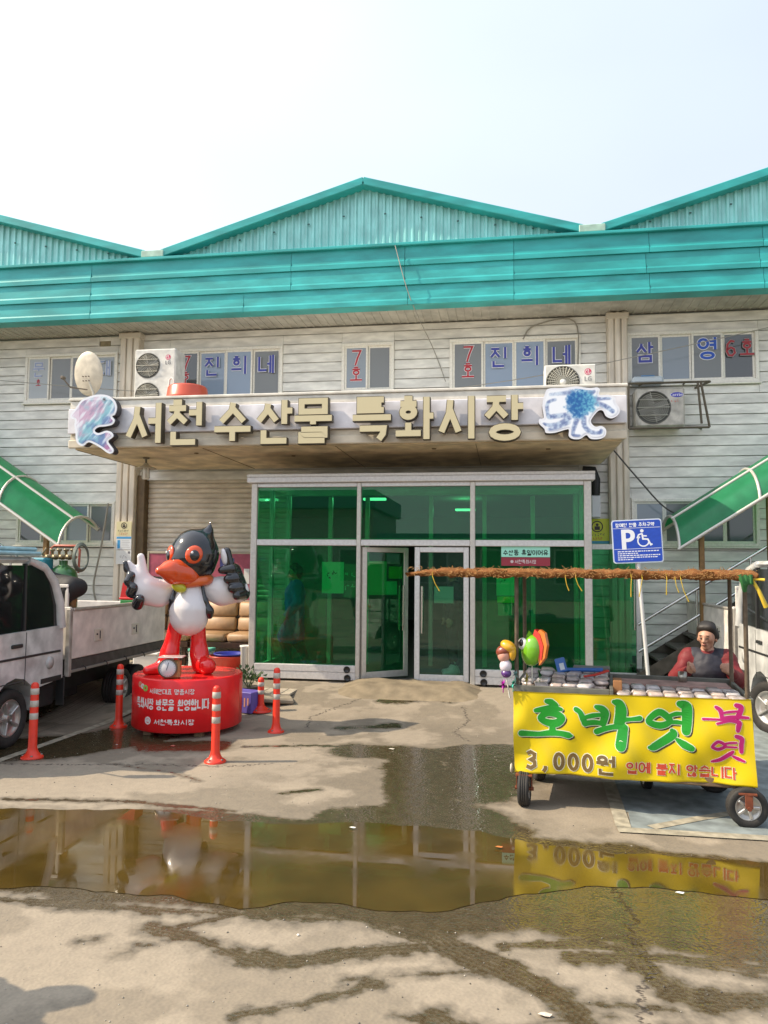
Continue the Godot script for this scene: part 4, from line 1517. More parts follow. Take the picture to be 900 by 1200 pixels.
func build_sign_letters() -> void:
	var sign := thing("market_sign", "row of big gold channel letters along the canopy front", "sign")
	var gold := mat(L(.57, .5, .31), .4, .05)
	var dark := mat(L(.07, .055, .03), .5)
	var xs := [-5.37, -4.76, -4.05, -3.43, -2.89, -2.07, -1.48, -.88, -.28]
	var i := 0
	for ch in "서천수산물특화시장":
		var size := .6
		var y := lerpf(3.615, 3.595, i / 8.0)
		var wide := .55 / .6 if ch != "시" else .5 / .6
		var at := Transform3D(Basis(), Vector3(xs[i], y, -10.3))
		var mp := func(p: Vector3) -> Vector3: return at * p
		var bd := MB.new()
		write(bd, ch, size, .05, 0.0, .11, mp, 1.0, wide)
		var l := part("letter", bd, dark, sign)
		var fc := MB.new()
		write(fc, ch, size, .041, .112, .119, mp, 1.0, wide)
		part("letter_face", fc, gold, l)
		i += 1
	# printed cut-out boards
	var cut := func(called: String, outline: String, label: String) -> MeshInstance3D:
		var o := thing(called, label, "sign")
		var pl := points(outline)
		var sm := PackedVector2Array()
		for k in pl.size():
			for u in 4:
				sm.append(pl[k].cubic_interpolate(pl[(k + 1) % pl.size()], pl[(k - 1 + pl.size()) % pl.size()], pl[(k + 2) % pl.size()], u / 4.0))
		var b := MB.new()
		b.extrude(sm, -10.3, -10.17)
		var p := part("board", b, mat(L(.05, .045, .05), .5), o)
		var f := MB.new()
		f.extrude(sm, -10.169, -10.15)
		part("white_face", f, mat(L(.74, .76, .82), .35), o)
		return p
	var fb = cut.call("fish_sign", FISH, "cut-out board of a leaping pink and blue fish at the left end of the canopy")
	var im := Image.create(128, 128, false, Image.FORMAT_RGB8)
	var n := FastNoiseLite.new()
	n.frequency = .02
	n.seed = 4
	for y in 128:
		for x in 128:
			var v := (x + y) / 256.0 + n.get_noise_2d(x, y) * .3
			var w := n.get_noise_2d(x * .6 - y * .5 + 300, y * 2.5 + x * 2.5)
			var c := Color(.74, .62, .72).lerp(Color(.5, .7, .76), smoothstep(.28, .5, v)).lerp(Color(.4, .5, .68), smoothstep(.5, .68, v)).lerp(Color(.66, .46, .62), smoothstep(.72, .88, v))
			c = c.lerp(Color(.86, .9, .93), clampf(w * 1.8, 0.0, .75)).lerp(Color(.3, .38, .5), clampf(-w * 1.1 - .15, 0.0, .4))
			if x < 24 or y < 12:
				c = c.lerp(Color(.9, .91, .94), .45)
			im.set_pixel(x, y, c)
	print_on(FISH, im, fb.get_parent())
	var ey := MB.new()
	ey.disc(Vector3(-5.7, 4.265, -10.144), Vector3.BACK, .028, 14)
	part("eye", ey, mat(L(.3, .35, .4), .4), fb.get_parent())
	var ey2 := MB.new()
	ey2.disc(Vector3(-5.7, 4.265, -10.142), Vector3.BACK, .014, 12)
	part("pupil", ey2, mat(L(.05, .06, .08), .4), fb.get_parent())
	var ob = cut.call("octopus_sign", OCTO, "cut-out board of a blue octopus at the right end of the canopy")
	# the octopus picture: a cloudy blue head and grey-blue shaded arms on white
	var op := points(OCTO)
	var lo := Vector2.INF
	var hi := -Vector2.INF
	for p in op:
		lo = lo.min(p)
		hi = hi.max(p)
	var arm := []
	for a in ["0.871,4.186 0.736,4.179 0.571,4.164", "0.792,3.887 0.656,3.880 0.569,3.872 0.540,3.963 0.560,4.063 0.658,4.101", "0.830,3.856 0.694,3.779 0.578,3.761 0.490,3.779", "0.810,3.797 0.674,3.729 0.548,3.702", "0.926,3.844 0.887,3.735 0.866,3.626 0.962,3.614", "1.003,3.852 1.021,3.732 1.097,3.661 1.211,3.649 1.230,3.688", "1.139,4.048 1.253,4.006 1.329,3.964 1.376,3.923 1.347,3.954", "1.120,4.089 1.254,4.101 1.349,4.099", "1.083,4.160 1.150,4.198"]:
		var p := points(a)
		for k in p.size() - 1:
			for u in 6:
				arm.append([p[k].cubic_interpolate(p[k + 1], p[maxi(k - 1, 0)], p[mini(k + 2, p.size() - 1)], u / 6.0), lerpf(.05, .03, (k + u / 6.0) / (p.size() - 1))])
	var oi := Image.create(160, 112, false, Image.FORMAT_RGB8)
	for y in 112:
		for x in 160:
			var q := Vector2(lerpf(lo.x, hi.x, (x + .5) / 160.0), lerpf(hi.y, lo.y, (y + .5) / 112.0))
			var c := Color(.9, .92, .95)
			var v := n.get_noise_2d(x * 2.4, y * 2.4)
			var w := n.get_noise_2d(x * 6.0 + 500, y * 6.0)
			for e in arm:
				var d: float = q.distance_to(e[0]) / e[1]
				if d < 1.0:
					var k := smoothstep(1.0, .35, d)
					c = c.lerp(Color(.66, .74, .84).lerp(Color(.36, .43, .62), clampf(.5 + v * 1.6 + w, 0, 1)), k * .5)
			var r := q.distance_to(Vector2(.985, 4.05)) * (1.0 + .35 * v + .2 * w)
			var hc := Color(.1, .36, .62).lerp(Color(.42, .7, .8), clampf((q.x - .88) * 3.2 + w * .9, 0, 1))
			c = c.lerp(hc, smoothstep(.235, .12, r))
			oi.set_pixel(x, y, c)
	print_on(OCTO, oi, ob.get_parent())

# a picture printed on a cut-out board, a little inside its edge
func print_on(outline: String, im: Image, parent: Node) -> void:
	var src := points(outline)
	var lo := Vector2.INF
	var hi := -Vector2.INF
	for p in src:
		lo = lo.min(p)
		hi = hi.max(p)
	var sm := PackedVector2Array()
	for k in src.size():
		for u in 4:
			sm.append(src[k].cubic_interpolate(src[(k + 1) % src.size()], src[(k - 1 + src.size()) % src.size()], src[(k + 2) % src.size()], u / 4.0))
	for inner in Geometry2D.offset_polygon(sm, -.03):
		var st := SurfaceTool.new()
		st.begin(Mesh.PRIMITIVE_TRIANGLES)
		var idx := Geometry2D.triangulate_polygon(inner)
		for k in range(0, idx.size(), 3):
			if (inner[idx[k + 1]] - inner[idx[k]]).cross(inner[idx[k + 2]] - inner[idx[k]]) > 0.0:
				var sw := idx[k + 1]
				idx[k + 1] = idx[k + 2]
				idx[k + 2] = sw
		for k in idx:
			st.set_uv(Vector2((inner[k].x - lo.x) / (hi.x - lo.x), (hi.y - inner[k].y) / (hi.y - lo.y)))
			st.set_normal(Vector3.BACK)
			st.add_vertex(Vector3(inner[k].x, inner[k].y, -10.147))
		var pm := StandardMaterial3D.new()
		pm.albedo_texture = ImageTexture.create_from_image(im)
		pm.roughness = .35
		part("print", st.commit(), pm, parent)

# ---------------------------------------------------------------- air conditioners, dish, cables
func fan_face(parent: Node, c: Vector3, r: float, spokes: bool) -> void:
	var w := MB.new()
	w.lathe([Vector2(0, .002), Vector2(r, .002), Vector2(r, .006), Vector2(r + .015, .006), Vector2(r + .015, 0)], 28, Transform3D(Basis(Vector3.RIGHT, PI / 2), c))
	var o := part("fan_opening", w, mat(L(.1, .1, .088), .6), parent)
	var b := MB.new()
	for k in 4:
		var a := TAU * k / 4 + .4
		b.box(Vector3.ZERO, Vector3(r * .8, r * .34, .006), .002, Transform3D(Basis(Vector3.BACK, a) * Basis(Vector3.RIGHT, .0), c + Vector3(cos(a), sin(a), 0) * r * .5 + Vector3(0, 0, .004)))
	part("fan_blade", b, mat(L(.14, .14, .125), .5), o)
	var g := MB.new()
	for k in range(1, 9):
		var pts := []
		for j in 25:
			var a := TAU * j / 24
			pts.append(c + Vector3(cos(a), sin(a), 0) * r * k / 9.0 + Vector3(0, 0, .013))
		g.tube(pts, .0035, 4, false)
	for k in (28 if spokes else 4):
		var a := TAU * k / (28 if spokes else 4)
		g.tube([c + Vector3(cos(a), sin(a), 0) * r * .2 + Vector3(0, 0, .016), c + Vector3(cos(a + .2), sin(a + .2), 0) * r + Vector3(0, 0, .012)], .0055 if spokes else .004, 4, false)
	if not spokes:
		for k in [-.5, 0.0, .5]:
			g.tube([c + Vector3(-r * sqrt(1 - k * k), r * k, .019), c + Vector3(r * sqrt(1 - k * k), r * k, .019)], .006, 4, false)
	part("guard", g, mat(L(.45, .44, .38), .4, .2), o)
	if spokes:
		var h := MB.new()
		h.lathe([Vector2(0, .02), Vector2(r * .2, .018), Vector2(r * .22, .004)], 18, Transform3D(Basis(Vector3.RIGHT, PI / 2), c))
		part("hub", h, mat(L(.66, .65, .6), .4), o)

func round_logo(parent: Node, c: Vector3, r: float) -> void:
	var m := MB.new()
	m.disc(c, Vector3.BACK, r, 24)
	var d := part("logo", m, mat(L(.5, .02, .09), .4), parent)
	var w := MB.new()
	var p := PackedVector2Array()
	for k in 15:
		var a := -.1 - TAU * .78 * k / 14.0
		p.append(Vector2(c.x, c.y) + Vector2(cos(a), sin(a)) * r * .72)
	p.append(Vector2(c.x + r * .25, c.y))
	w.stroke(p, r * .07, false, c.z, c.z + .002, flat_map)
	w.stroke(PackedVector2Array([Vector2(c.x, c.y + r * .38), Vector2(c.x, c.y - r * .35), Vector2(c.x + r * .25, c.y - r * .35)]), r * .07, false, c.z, c.z + .0024, flat_map)
	w.disc(c + Vector3(-r * .35, r * .3, .002), Vector3.BACK, r * .12, 10)
	part("logo_lines", w, mat(L(.75, .7, .7), .4), d)

func build_wall_units() -> void:
	var shell := mat(L(.68, .67, .62), .4, 0, "fade", Vector3.ONE * .9)
	# tall two-fan unit
	var a := thing("air_conditioner", "tall white two-fan air conditioner unit on the canopy beside the orange basin", "air conditioner", Vector3(-5.72, 4.345, -11.85), 0, "outdoor air conditioner units")
	var m := MB.new()
	m.span(Vector3(-.36, .05, -.3), Vector3(.36, 1.12, .1), .02)
	part("casing", m, shell, a)
	var ft := MB.new()
	ft.span(Vector3(-.33, 0, -.25), Vector3(-.25, .05, .08))
	ft.span(Vector3(.25, 0, -.25), Vector3(.33, .05, .08))
	part("feet", ft, mat(L(.2, .2, .18), .6), a)
	fan_face(a, Vector3(-.12, .84, .101), .2, false)
	fan_face(a, Vector3(-.12, .34, .101), .2, false)
	round_logo(a, Vector3(.23, .97, .103), .045)
	latin("LG", .085, Transform3D(Basis(), Vector3(.23, .88, .102)), mat(L(.18, .18, .18), .5), a)
	# single fan unit
	var b := thing("air_conditioner", "low white air conditioner with one spoked fan, on the canopy above the octopus", "air conditioner", Vector3(.97, 4.345, -11.75), 0, "outdoor air conditioner units")
	m = MB.new()
	m.span(Vector3(-.38, .05, -.28), Vector3(.38, .62, .06), .02)
	part("casing", m, shell, b)
	ft = MB.new()
	ft.span(Vector3(-.33, 0, -.25), Vector3(-.25, .05, .05))
	ft.span(Vector3(.25, 0, -.25), Vector3(.33, .05, .05))
	part("feet", ft, mat(L(.2, .2, .18), .6), b)
	fan_face(b, Vector3(-.11, .35, .061), .235, true)
	round_logo(b, Vector3(.26, .5, .063), .05)
	latin("LG", .095, Transform3D(Basis(), Vector3(.26, .39, .062)), mat(L(.25, .25, .25), .5), b)
	# caged unit on the wall
	var c := thing("air_conditioner", "cream air conditioner with a blue oval badge in a metal cage on the right wall", "air conditioner", Vector3(2.42, 4.12, -12.62), 0, "outdoor air conditioner units")
	m = MB.new()
	m.span(Vector3(-.34, .03, -.3), Vector3(.3, .56, .02), .02)
	part("casing", m, mat(L(.6, .57, .5), .45, 0, "dirt"), c)
	fan_face(c, Vector3(-.11, .29, .021), .215, false)
	m = MB.new()
	m.disc(Vector3(.2, .46, .024), Vector3.BACK, .085, 24, .034)
	part("badge", m, mat(L(.04, .04, .4), .35), c)
	latin("Carrier", .05, Transform3D(Basis(), Vector3(.2, .46, .0245)), mat(L(.7, .7, .75), .5), c, "Droid Serif")
	scribble(3, .04, Transform3D(Basis(), Vector3(.12, .36, .0215)), mat(L(.55, .15, .12), .5), c)
	var cage := MB.new()
	for q in [[Vector3(-.44, 0, .06), Vector3(.6, 0, .06)], [Vector3(-.44, .62, .06), Vector3(.62, .62, .06)], [Vector3(-.44, 0, -.36), Vector3(.6, 0, -.36)], [Vector3(-.44, .68, -.36), Vector3(.5, .68, -.36)], [Vector3(-.44, 0, .06), Vector3(-.44, .62, .06)], [Vector3(.5, .05, .06), Vector3(.46, .62, .06)], [Vector3(-.44, .62, .06), Vector3(-.44, .68, -.36)], [Vector3(.62, .62, .06), Vector3(.5, .62, -.36)], [Vector3(-.25, .62, .06), Vector3(-.25, .68, -.36)], [Vector3(.3, .62, .06), Vector3(.36, .68, -.36)], [Vector3(.6, 0, .06), Vector3(.5, .62, .06)], [Vector3(.45, 0, .06), Vector3(.58, .04, -.3)]]:
		cage.beam(q[0], q[1], .022, .022, 0, Vector3(.3, .5, .7))
	part("cage", cage, mat(L(.17, .14, .1), .6, .3, "dirt"), c)
	m = MB.new()
	m.span(Vector3(-.36, .655, -.34), Vector3(.06, .76, -.1), .03)
	part("plastic_cover", m, mat(L(.5, .56, .6), .3), c)
	m = MB.new()
	m.span(Vector3(-.24, .762, -.32), Vector3(-.06, .775, -.12), .005)
	part("blue_lid", m, mat(L(.1, .25, .5), .4), c)
	c.scale = Vector3.ONE * 1.17
	c.position.x = 2.46
	# dish
	var d := thing("satellite_dish", "cream oval satellite dish standing on the left end of the canopy", "satellite dish", Vector3(-6.68, 4.3, -11.5))
	m = MB.new()
	var tl := Transform3D(Basis(Vector3.UP, -.15) * Basis(Vector3.RIGHT, PI / 2 + .12) * Basis.from_scale(Vector3(.275, .5, .36)), Vector3(-.1, .72, 0))
	m.lathe([Vector2(0, -.012), Vector2(.4, -.02), Vector2(.8, -.055), Vector2(1.0, -.09), Vector2(1.02, -.08), Vector2(.99, -.062), Vector2(.8, -.03), Vector2(.4, .006), Vector2(0, .014)], 32, tl)
	part("reflector", m, mat(L(.62, .56, .45), .45, 0, "fade"), d)
	m = MB.new()
	m.tube([Vector3(0, 0, -.05), Vector3(0, .4, -.05), Vector3(-.08, .62, -.02)], .026, 8)
	m.tube([Vector3(.1, 0, -.05), Vector3(.0, .3, -.05)], .015, 6)
	m.box(Vector3(0, .02, -.05), Vector3(.26, .03, .2), .005)
	part("mast", m, mat(L(.5, .47, .4), .4, .4), d)
	m = MB.new()
	for k in 6:
		m.box(Vector3(-.12 + .05 * (k % 3), .58 + .07 * (k / 3), .07 + .012 * (k / 3)), Vector3(.018, .018, .03), .003)
	m.tube([Vector3(-.06, .44, .04), Vector3(-.2, .42, .3), Vector3(-.3, .55, .34)], .011, 6)
	m.box(Vector3(-.31, .57, .34), Vector3(.05, .05, .09), .01)
	part("feed_arm", m, mat(L(.16, .13, .1), .5, .3), d)
	# orange-red basin lying on the canopy
	var bs := thing("orange_basin", "upturned orange plastic tub on the canopy right of the tall air conditioner", "basin", Vector3(-4.72, 4.345, -10.8))
	m = MB.new()
	m.lathe([Vector2(.31, 0), Vector2(.33, .02), Vector2(.31, .06), Vector2(.29, .2), Vector2(.27, .225), Vector2(0, .22)], 28)
	part("tub", m, mat(L(.5, .075, .035), .35), bs)
	m = MB.new()
	m.tube([Vector3(-.28, .2, .05), Vector3(-.27, .33, .05), Vector3(-.24, .36, .05), Vector3(-.2, .33, .05), Vector3(-.2, .21, .05)], .014, 6)
	part("handle", m, mat(L(.6, .58, .54), .4), bs)
	# loose cables
	var wires := [
		["thin grey cable hanging from the teal fascia across the middle windows", [Vector3(-1.75, 7.08, -11.96), Vector3(-1.5, 6.2, -11.98), Vector3(-1.2, 5.6, -12.9), Vector3(-1.0, 5.05, -12.9)], .008],
		["black cable sagging from the canopy corner to the right stair roof", [Vector3(1.7, 3.85, -12.75), Vector3(2.1, 3.3, -12.6), Vector3(2.5, 2.85, -12.6), Vector3(2.95, 2.65, -12.6)], .013],
		["pale wire strung along the wall under the upper windows", [Vector3(-9.5, 5.3, -12.7), Vector3(-6.5, 4.95, -12.5), Vector3(-3.5, 4.75, -12.6), Vector3(-1.5, 4.8, -12.6), Vector3(1.0, 5.1, -12.6), Vector3(4.4, 5.75, -12.6)], .007],
		["grey hose running down the wall beside the left column", [Vector3(-7.1, 3.0, -12.9), Vector3(-7.2, 2.2, -12.88), Vector3(-7.32, 1.5, -12.88), Vector3(-7.2, 1.1, -12.88)], .018],
		["grey conduit bending round the wall above the low air conditioner", [Vector3(.3, 5.75, -12.95), Vector3(.5, 5.98, -12.95), Vector3(1.15, 6.02, -12.95), Vector3(1.2, 5.2, -12.95), Vector3(1.2, 4.7, -12.95)], .012],
	]
	for w in wires:
		var pts := []
		var q: Array = w[1]
		for k in q.size() - 1:
			for u in 6:
				pts.append(q[k].cubic_interpolate(q[k + 1], q[maxi(k - 1, 0)], q[mini(k + 2, q.size() - 1)], u / 6.0))
		pts.append(q[q.size() - 1])
		m = MB.new()
		m.tube(pts, w[2], 5)
		single("cable", m, mat(L(.06, .055, .05) if w[2] > .0125 and w[2] < .015 else L(.3, .28, .24), .5), w[0], "cable")
	# black-and-white housing on the wall right of the porch
	var cv := thing("wall_box", "narrow white box with a black hose above the yellow sign right of the porch", "box", Vector3(1.45, 2.72, -12.9))
	m = MB.new()
	m.span(Vector3(-.07, 0, 0), Vector3(.07, .36, .12), .012)
	part("white_box", m, mat(L(.66, .66, .7), .4), cv)
	m = MB.new()
	m.tube([Vector3(0, .36, .06), Vector3(0, .62, .06), Vector3(-.04, .78, .06), Vector3(-.2, .8, .06)], [.07, .08, .07, .05], 10)
	part("black_sleeve", m, mat(L(.015, .015, .015), .6), cv)

# ---------------------------------------------------------------- notices, seats and tubs in front of the shutter
func poster(called: String, label: String, at: Vector3, w: float, h: float, c: Color, turn := 0.0) -> Node3D:
	var o := thing(called, label, "sign", at, turn)
	var m := MB.new()
	m.box(Vector3(0, h * .5, 0), Vector3(w, h, .012), .002)
	part("sheet", m, mat(c, .45), o)
	return o

func face_pictogram(o: Node, c: Vector3, r: float) -> void:
	var m := MB.new()
	var ring := PackedVector2Array()
	for k in 24:
		ring.append(Vector2(c.x, c.y) + Vector2(cos(TAU * k / 24), sin(TAU * k / 24)) * r)
	m.stroke(ring, r * .1, true, c.z, c.z + .002, flat_map)
	m.disc(c + Vector3(0, r * .35, .002), Vector3.BACK, r * .28, 14)
	m.extrude(PackedVector2Array([Vector2(c.x - r * .5, c.y - r * .65), Vector2(c.x + r * .5, c.y - r * .65), Vector2(c.x + r * .5, c.y + r * .05), Vector2(c.x - r * .5, c.y + r * .05)]), c.z, c.z + .0021)
	part("pictogram", m, mat(L(.04, .025, .02), .5), o)

func build_porch_things() -> void:
	var ink := mat(L(.05, .05, .06), .5)
	var red := mat(L(.5, .05, .03), .5)
	# left column notices
	var p := poster("yellow_notice", "pale yellow notice with a round pictogram on the left column", Vector3(-6.72, 2.4, -12.795), .29, .26, L(.66, .6, .36))
	face_pictogram(p, Vector3(0, .19, .0075), .05)
	scribble(6, .036, Transform3D(Basis(), Vector3(-.11, .08, .0075)), ink, p)
	scribble(5, .036, Transform3D(Basis(), Vector3(-.09, .025, .0075)), red, p)
	p = poster("blue_notice", "white notice with a blue stripe under the yellow one on the left column", Vector3(-6.715, 2.16, -12.795), .29, .235, L(.7, .72, .75))
	var m := MB.new()
	m.span(Vector3(-.14, .195, .006), Vector3(.14, .228, .008))
	m.span(Vector3(-.12, .02, .006), Vector3(-.07, .17, .0082))
	part("blue_stripe", m, mat(L(.04, .3, .62), .5), p)
	m = MB.new()
	for k in 5:
		m.span(Vector3(-.04, .035 + k * .03, .006), Vector3(.12 - .02 * (k % 3), .041 + k * .03, .0075))
	part("print_lines", m, mat(L(.4, .42, .45), .5), p)
	p = poster("white_notice", "plain white notice lowest on the left column", Vector3(-6.71, 1.9, -12.795), .29, .25, L(.72, .72, .72))
	scribble(3, .05, Transform3D(Basis(), Vector3(-.07, .11, .0075)), mat(L(.3, .3, .32), .5), p)
	m = MB.new()
	m.span(Vector3(.08, .19, .006), Vector3(.12, .23, .008))
	part("print_square", m, mat(L(.15, .15, .17), .5), p)
	# yellow sign by the side door
	p = poster("yellow_notice", "bright yellow notice with a round pictogram beside the right column", Vector3(1.5, 2.29, -12.93), .36, .42, L(.55, .55, .03))
	face_pictogram(p, Vector3(-.02, .29, .0075), .085)
	scribble(6, .045, Transform3D(Basis(), Vector3(-.15, .14, .0075)), ink, p)
	scribble(5, .045, Transform3D(Basis(), Vector3(-.14, .075, .0075)), red, p)
	m = MB.new()
	m.span(Vector3(-.17, .008, .006), Vector3(.17, .055, .008))
	part("blue_stripe", m, mat(L(.05, .28, .4), .5), p)
	# pink board on the shutter
	var bd := thing("pink_board", "dusty pink notice board on the shutter behind the bird statue", "notice board", Vector3(-5.29, 1.28, -12.86))
	m = MB.new()
	m.span(Vector3(-.96, 0, 0), Vector3(.96, .82, .02), .004)
	part("panel", m, mat(L(.42, .08, .13), .55, 0, "fade"), bd)
	m = MB.new()
	rim_frame(m, -.99, .99, -.03, .85, .035, .012, .018)
	part("frame", m, mat(L(.4, .35, .27), .5, .2), bd)
	m = MB.new()
	m.span(Vector3(.36, .5, .021), Vector3(.62, .74, .024))
	var nv := part("navy_poster", m, mat(L(.03, .035, .16), .5), bd)
	scribble(2, .09, Transform3D(Basis(), Vector3(.39, .58, .0245)), mat(L(.6, .6, .65), .5), nv)
	m = MB.new()
	m.span(Vector3(.8, .3, .021), Vector3(.9, .56, .024))
	part("white_slip", m, mat(L(.7, .68, .66), .5), bd)
	# plank deck
	var dk := MB.new()
	dk.span(Vector3(-6.9, .05, WALL), Vector3(-3.84, .2, -10.6))
	var deck := structure("wooden_deck", dk, mat(L(.12, .1, .07), .8))
	for i in 22:
		var q := MB.new()
		var x := -6.88 + i * .138
		q.span(Vector3(x, .2, WALL + .03), Vector3(x + .128, .235 + .004 * (i % 3), -10.58 - .03 * rng.randf()), .005)
		part("plank", q, mat(L(.62, .54, .42), .7, 0, "fade", Vector3(3, 1, .6)) if i % 3 else mat(L(.56, .48, .37), .7, 0, "fade", Vector3(3, 1, .6)), deck)
	for i in 12:
		var q := MB.new()
		var x := -4.5 + i * .138
		q.span(Vector3(x, .16, -10.57), Vector3(x + .128, .19, -10.1 + .02 * rng.randf()), .005)
		part("plank", q, mat(L(.45, .39, .3), .7, 0, "fade", Vector3(3, 1, .6)), deck)
	# tan sofas
	var tan_ := mat(L(.42, .25, .125), .5, 0, "fade", Vector3.ONE)
	for k in 2:
		var s := thing("tan_sofa", ["tan vinyl bench sofa nearest the glass porch, over the red tub", "tan vinyl bench sofa farther left behind the truck bed"][k], "sofa", Vector3(-4.55 - k * 1.28, .235, -12.4), 0, "bench sofas along the shutter")
		var f := MB.new()
		f.span(Vector3(-.62, .3, -.4), Vector3(.62, .4, .22), .01)
		for x in [-.58, .52]:
			for z in [-.36, .14]:
				f.span(Vector3(x, 0, z), Vector3(x + .06, .3, z + .06), .004)
		part("frame", f, mat(L(.07, .03, .015), .5, 0, "dirt"), s)
		for j in 2:
			var c := MB.new()
			c.smooth()
			c.box(Vector3(-.31 + j * .62, .47, -.06), Vector3(.6, .15, .58), .04)
			part("seat_cushion", c, tan_, s)
			for h in 2:
				c = MB.new()
				c.smooth()
				c.box(Vector3(0, 0, 0), Vector3(.59, .24 if h == 0 else .26, .11), .035, Transform3D(Basis(Vector3.RIGHT, -.18), Vector3(-.31 + j * .62, .66 + h * .245, -.34 - h * .05)))
				part("back_cushion", c, tan_, s)
	# things under and beside the seats
	var b := thing("white_box", "white foam box with a mint lid under the tan sofa", "box", Vector3(-4.86, .24, -11.95))
	m = MB.new()
	m.span(Vector3(-.17, 0, -.14), Vector3(.17, .27, .14), .015)
	part("tub", m, mat(L(.7, .72, .7), .5), b)
	m = MB.new()
	m.span(Vector3(-.18, .272, -.15), Vector3(.18, .32, .15), .012)
	part("lid", m, mat(L(.15, .55, .42), .45), b)
	b = thing("white_box", "white foam box without a lid under the far end of the seats", "box", Vector3(-5.75, .24, -11.9), .1)
	m = MB.new()
	m.span(Vector3(-.2, 0, -.16), Vector3(.2, .2, .16), .015)
	part("tub", m, mat(L(.6, .6, .6), .5), b)
	m = MB.new()
	m.span(Vector3(-.21, .202, -.17), Vector3(.21, .235, .17), .01)
	part("rim", m, mat(L(.66, .66, .66), .5), b)
	b = thing("red_tub", "round red plastic tub under the tan sofa holding a blue one", "basin", Vector3(-4.38, .24, -11.85))
	m = MB.new()
	m.lathe([Vector2(0, .01), Vector2(.22, 0), Vector2(.28, .2), Vector2(.3, .21), Vector2(.3, .23), Vector2(.27, .22), Vector2(.21, .03), Vector2(0, .03)], 28)
	part("tub", m, mat(L(.5, .04, .025), .35), b)
	b = thing("blue_tub", "blue plastic tub nested in the red tub under the sofa", "basin", Vector3(-4.34, .35, -11.85))
	m = MB.new()
	m.lathe([Vector2(0, .0), Vector2(.19, 0), Vector2(.25, .13), Vector2(.27, .14), Vector2(.26, .155), Vector2(.23, .14), Vector2(.17, .02), Vector2(0, .02)], 28)
	part("tub", m, mat(L(.03, .04, .3), .35), b)
	b = thing("white_bin", "tall white plastic bin against the left edge of the glass porch", "bin", Vector3(-3.855, .235, -11.15))
	m = MB.new()
	m.lathe([Vector2(0, 0), Vector2(.055, 0), Vector2(.07, .44), Vector2(.08, .45), Vector2(.08, .47), Vector2(.065, .46), Vector2(.05, .02), Vector2(0, .02)], 22)
	part("bucket", m, mat(L(.72, .7, .66), .4), b)
	# the rubble beside the smaller post: planter crate, plant, slab
	b = thing("purple_box", "violet printed carton on the ground right of the red pedestal", "box", Vector3(-3.27, gh(0, -9.5), -9.55), -.3)
	m = MB.new()
	m.span(Vector3(-.16, 0, -.12), Vector3(.16, .26, .12), .006)
	part("carton", m, mat(L(.13, .1, .42), .5, 0, "fade"), b)
	m = MB.new()
	for k in 4:
		m.span(Vector3(-.05 + .05 * k, .08 + .02 * (k % 2), .121), Vector3(-.03 + .05 * k, .19, .123))
	part("print", m, mat(L(.6, .3, .2), .5), b)
	var pt := thing("potted_plant", "small leafy green plant in a dark pot behind the shorter orange post", "plant", Vector3(-3.4, gh(0, -10.0), -10.0))
	m = MB.new()
	m.lathe([Vector2(0, 0), Vector2(.1, 0), Vector2(.13, .16), Vector2(.14, .17), Vector2(.12, .17), Vector2(0, .15)], 16)
	part("pot", m, mat(L(.07, .06, .05), .6), pt)
	m = MB.new()
	for k in 90:
		var d := Vector3(rng.randf_range(-1, 1), rng.randf_range(.1, 1.2), rng.randf_range(-1, 1)).normalized()
		var c := Vector3(0, .18, 0) + d * rng.randf_range(.08, .26)
		var u := d.cross(Vector3(rng.randf(), rng.randf(), rng.randf())).normalized() * .022
		m.quad(c - u, c + d * .035 - u * .3, c + d * .075, c + d * .035 + u)
	var lv := part("leaves", m, mat(L(.05, .11, .03), .5, 0, "fine", Vector3.ONE * 3), pt)
	lv.set_meta("kind", "stuff")
	m = MB.new()
	for k in 8:
		var a := TAU * k / 8
		m.tube([Vector3(0, .14, 0), Vector3(cos(a) * .1, .28, sin(a) * .1), Vector3(cos(a) * .2, .36, sin(a) * .2)], .006, 5)
	part("stem", m, mat(L(.08, .1, .04), .6), pt)
	m = MB.new()
	m.box(Vector3(0, .05, 0), Vector3(.5, .07, .34), .02, Transform3D(Basis(Vector3.UP, .4) * Basis(Vector3.BACK, -.1), Vector3.ZERO))
	var sl := single("stone_slab", m, mat(L(.36, .3, .22), .85, 0, "dirt"), "flat pale stone slab leaning behind the orange posts", "slab")
	sl.position = Vector3(-3.02, gh(0, -9.9), -9.9)

# ---------------------------------------------------------------- bird statue on its drum
func gloss(c: Color, rough := 0.16) -> StandardMaterial3D:
	var m := mat(c, rough, 0, "", Vector3.ONE, .55)
	m.clearcoat_enabled = true
	m.clearcoat = .4
	m.clearcoat_roughness = .08
	return m

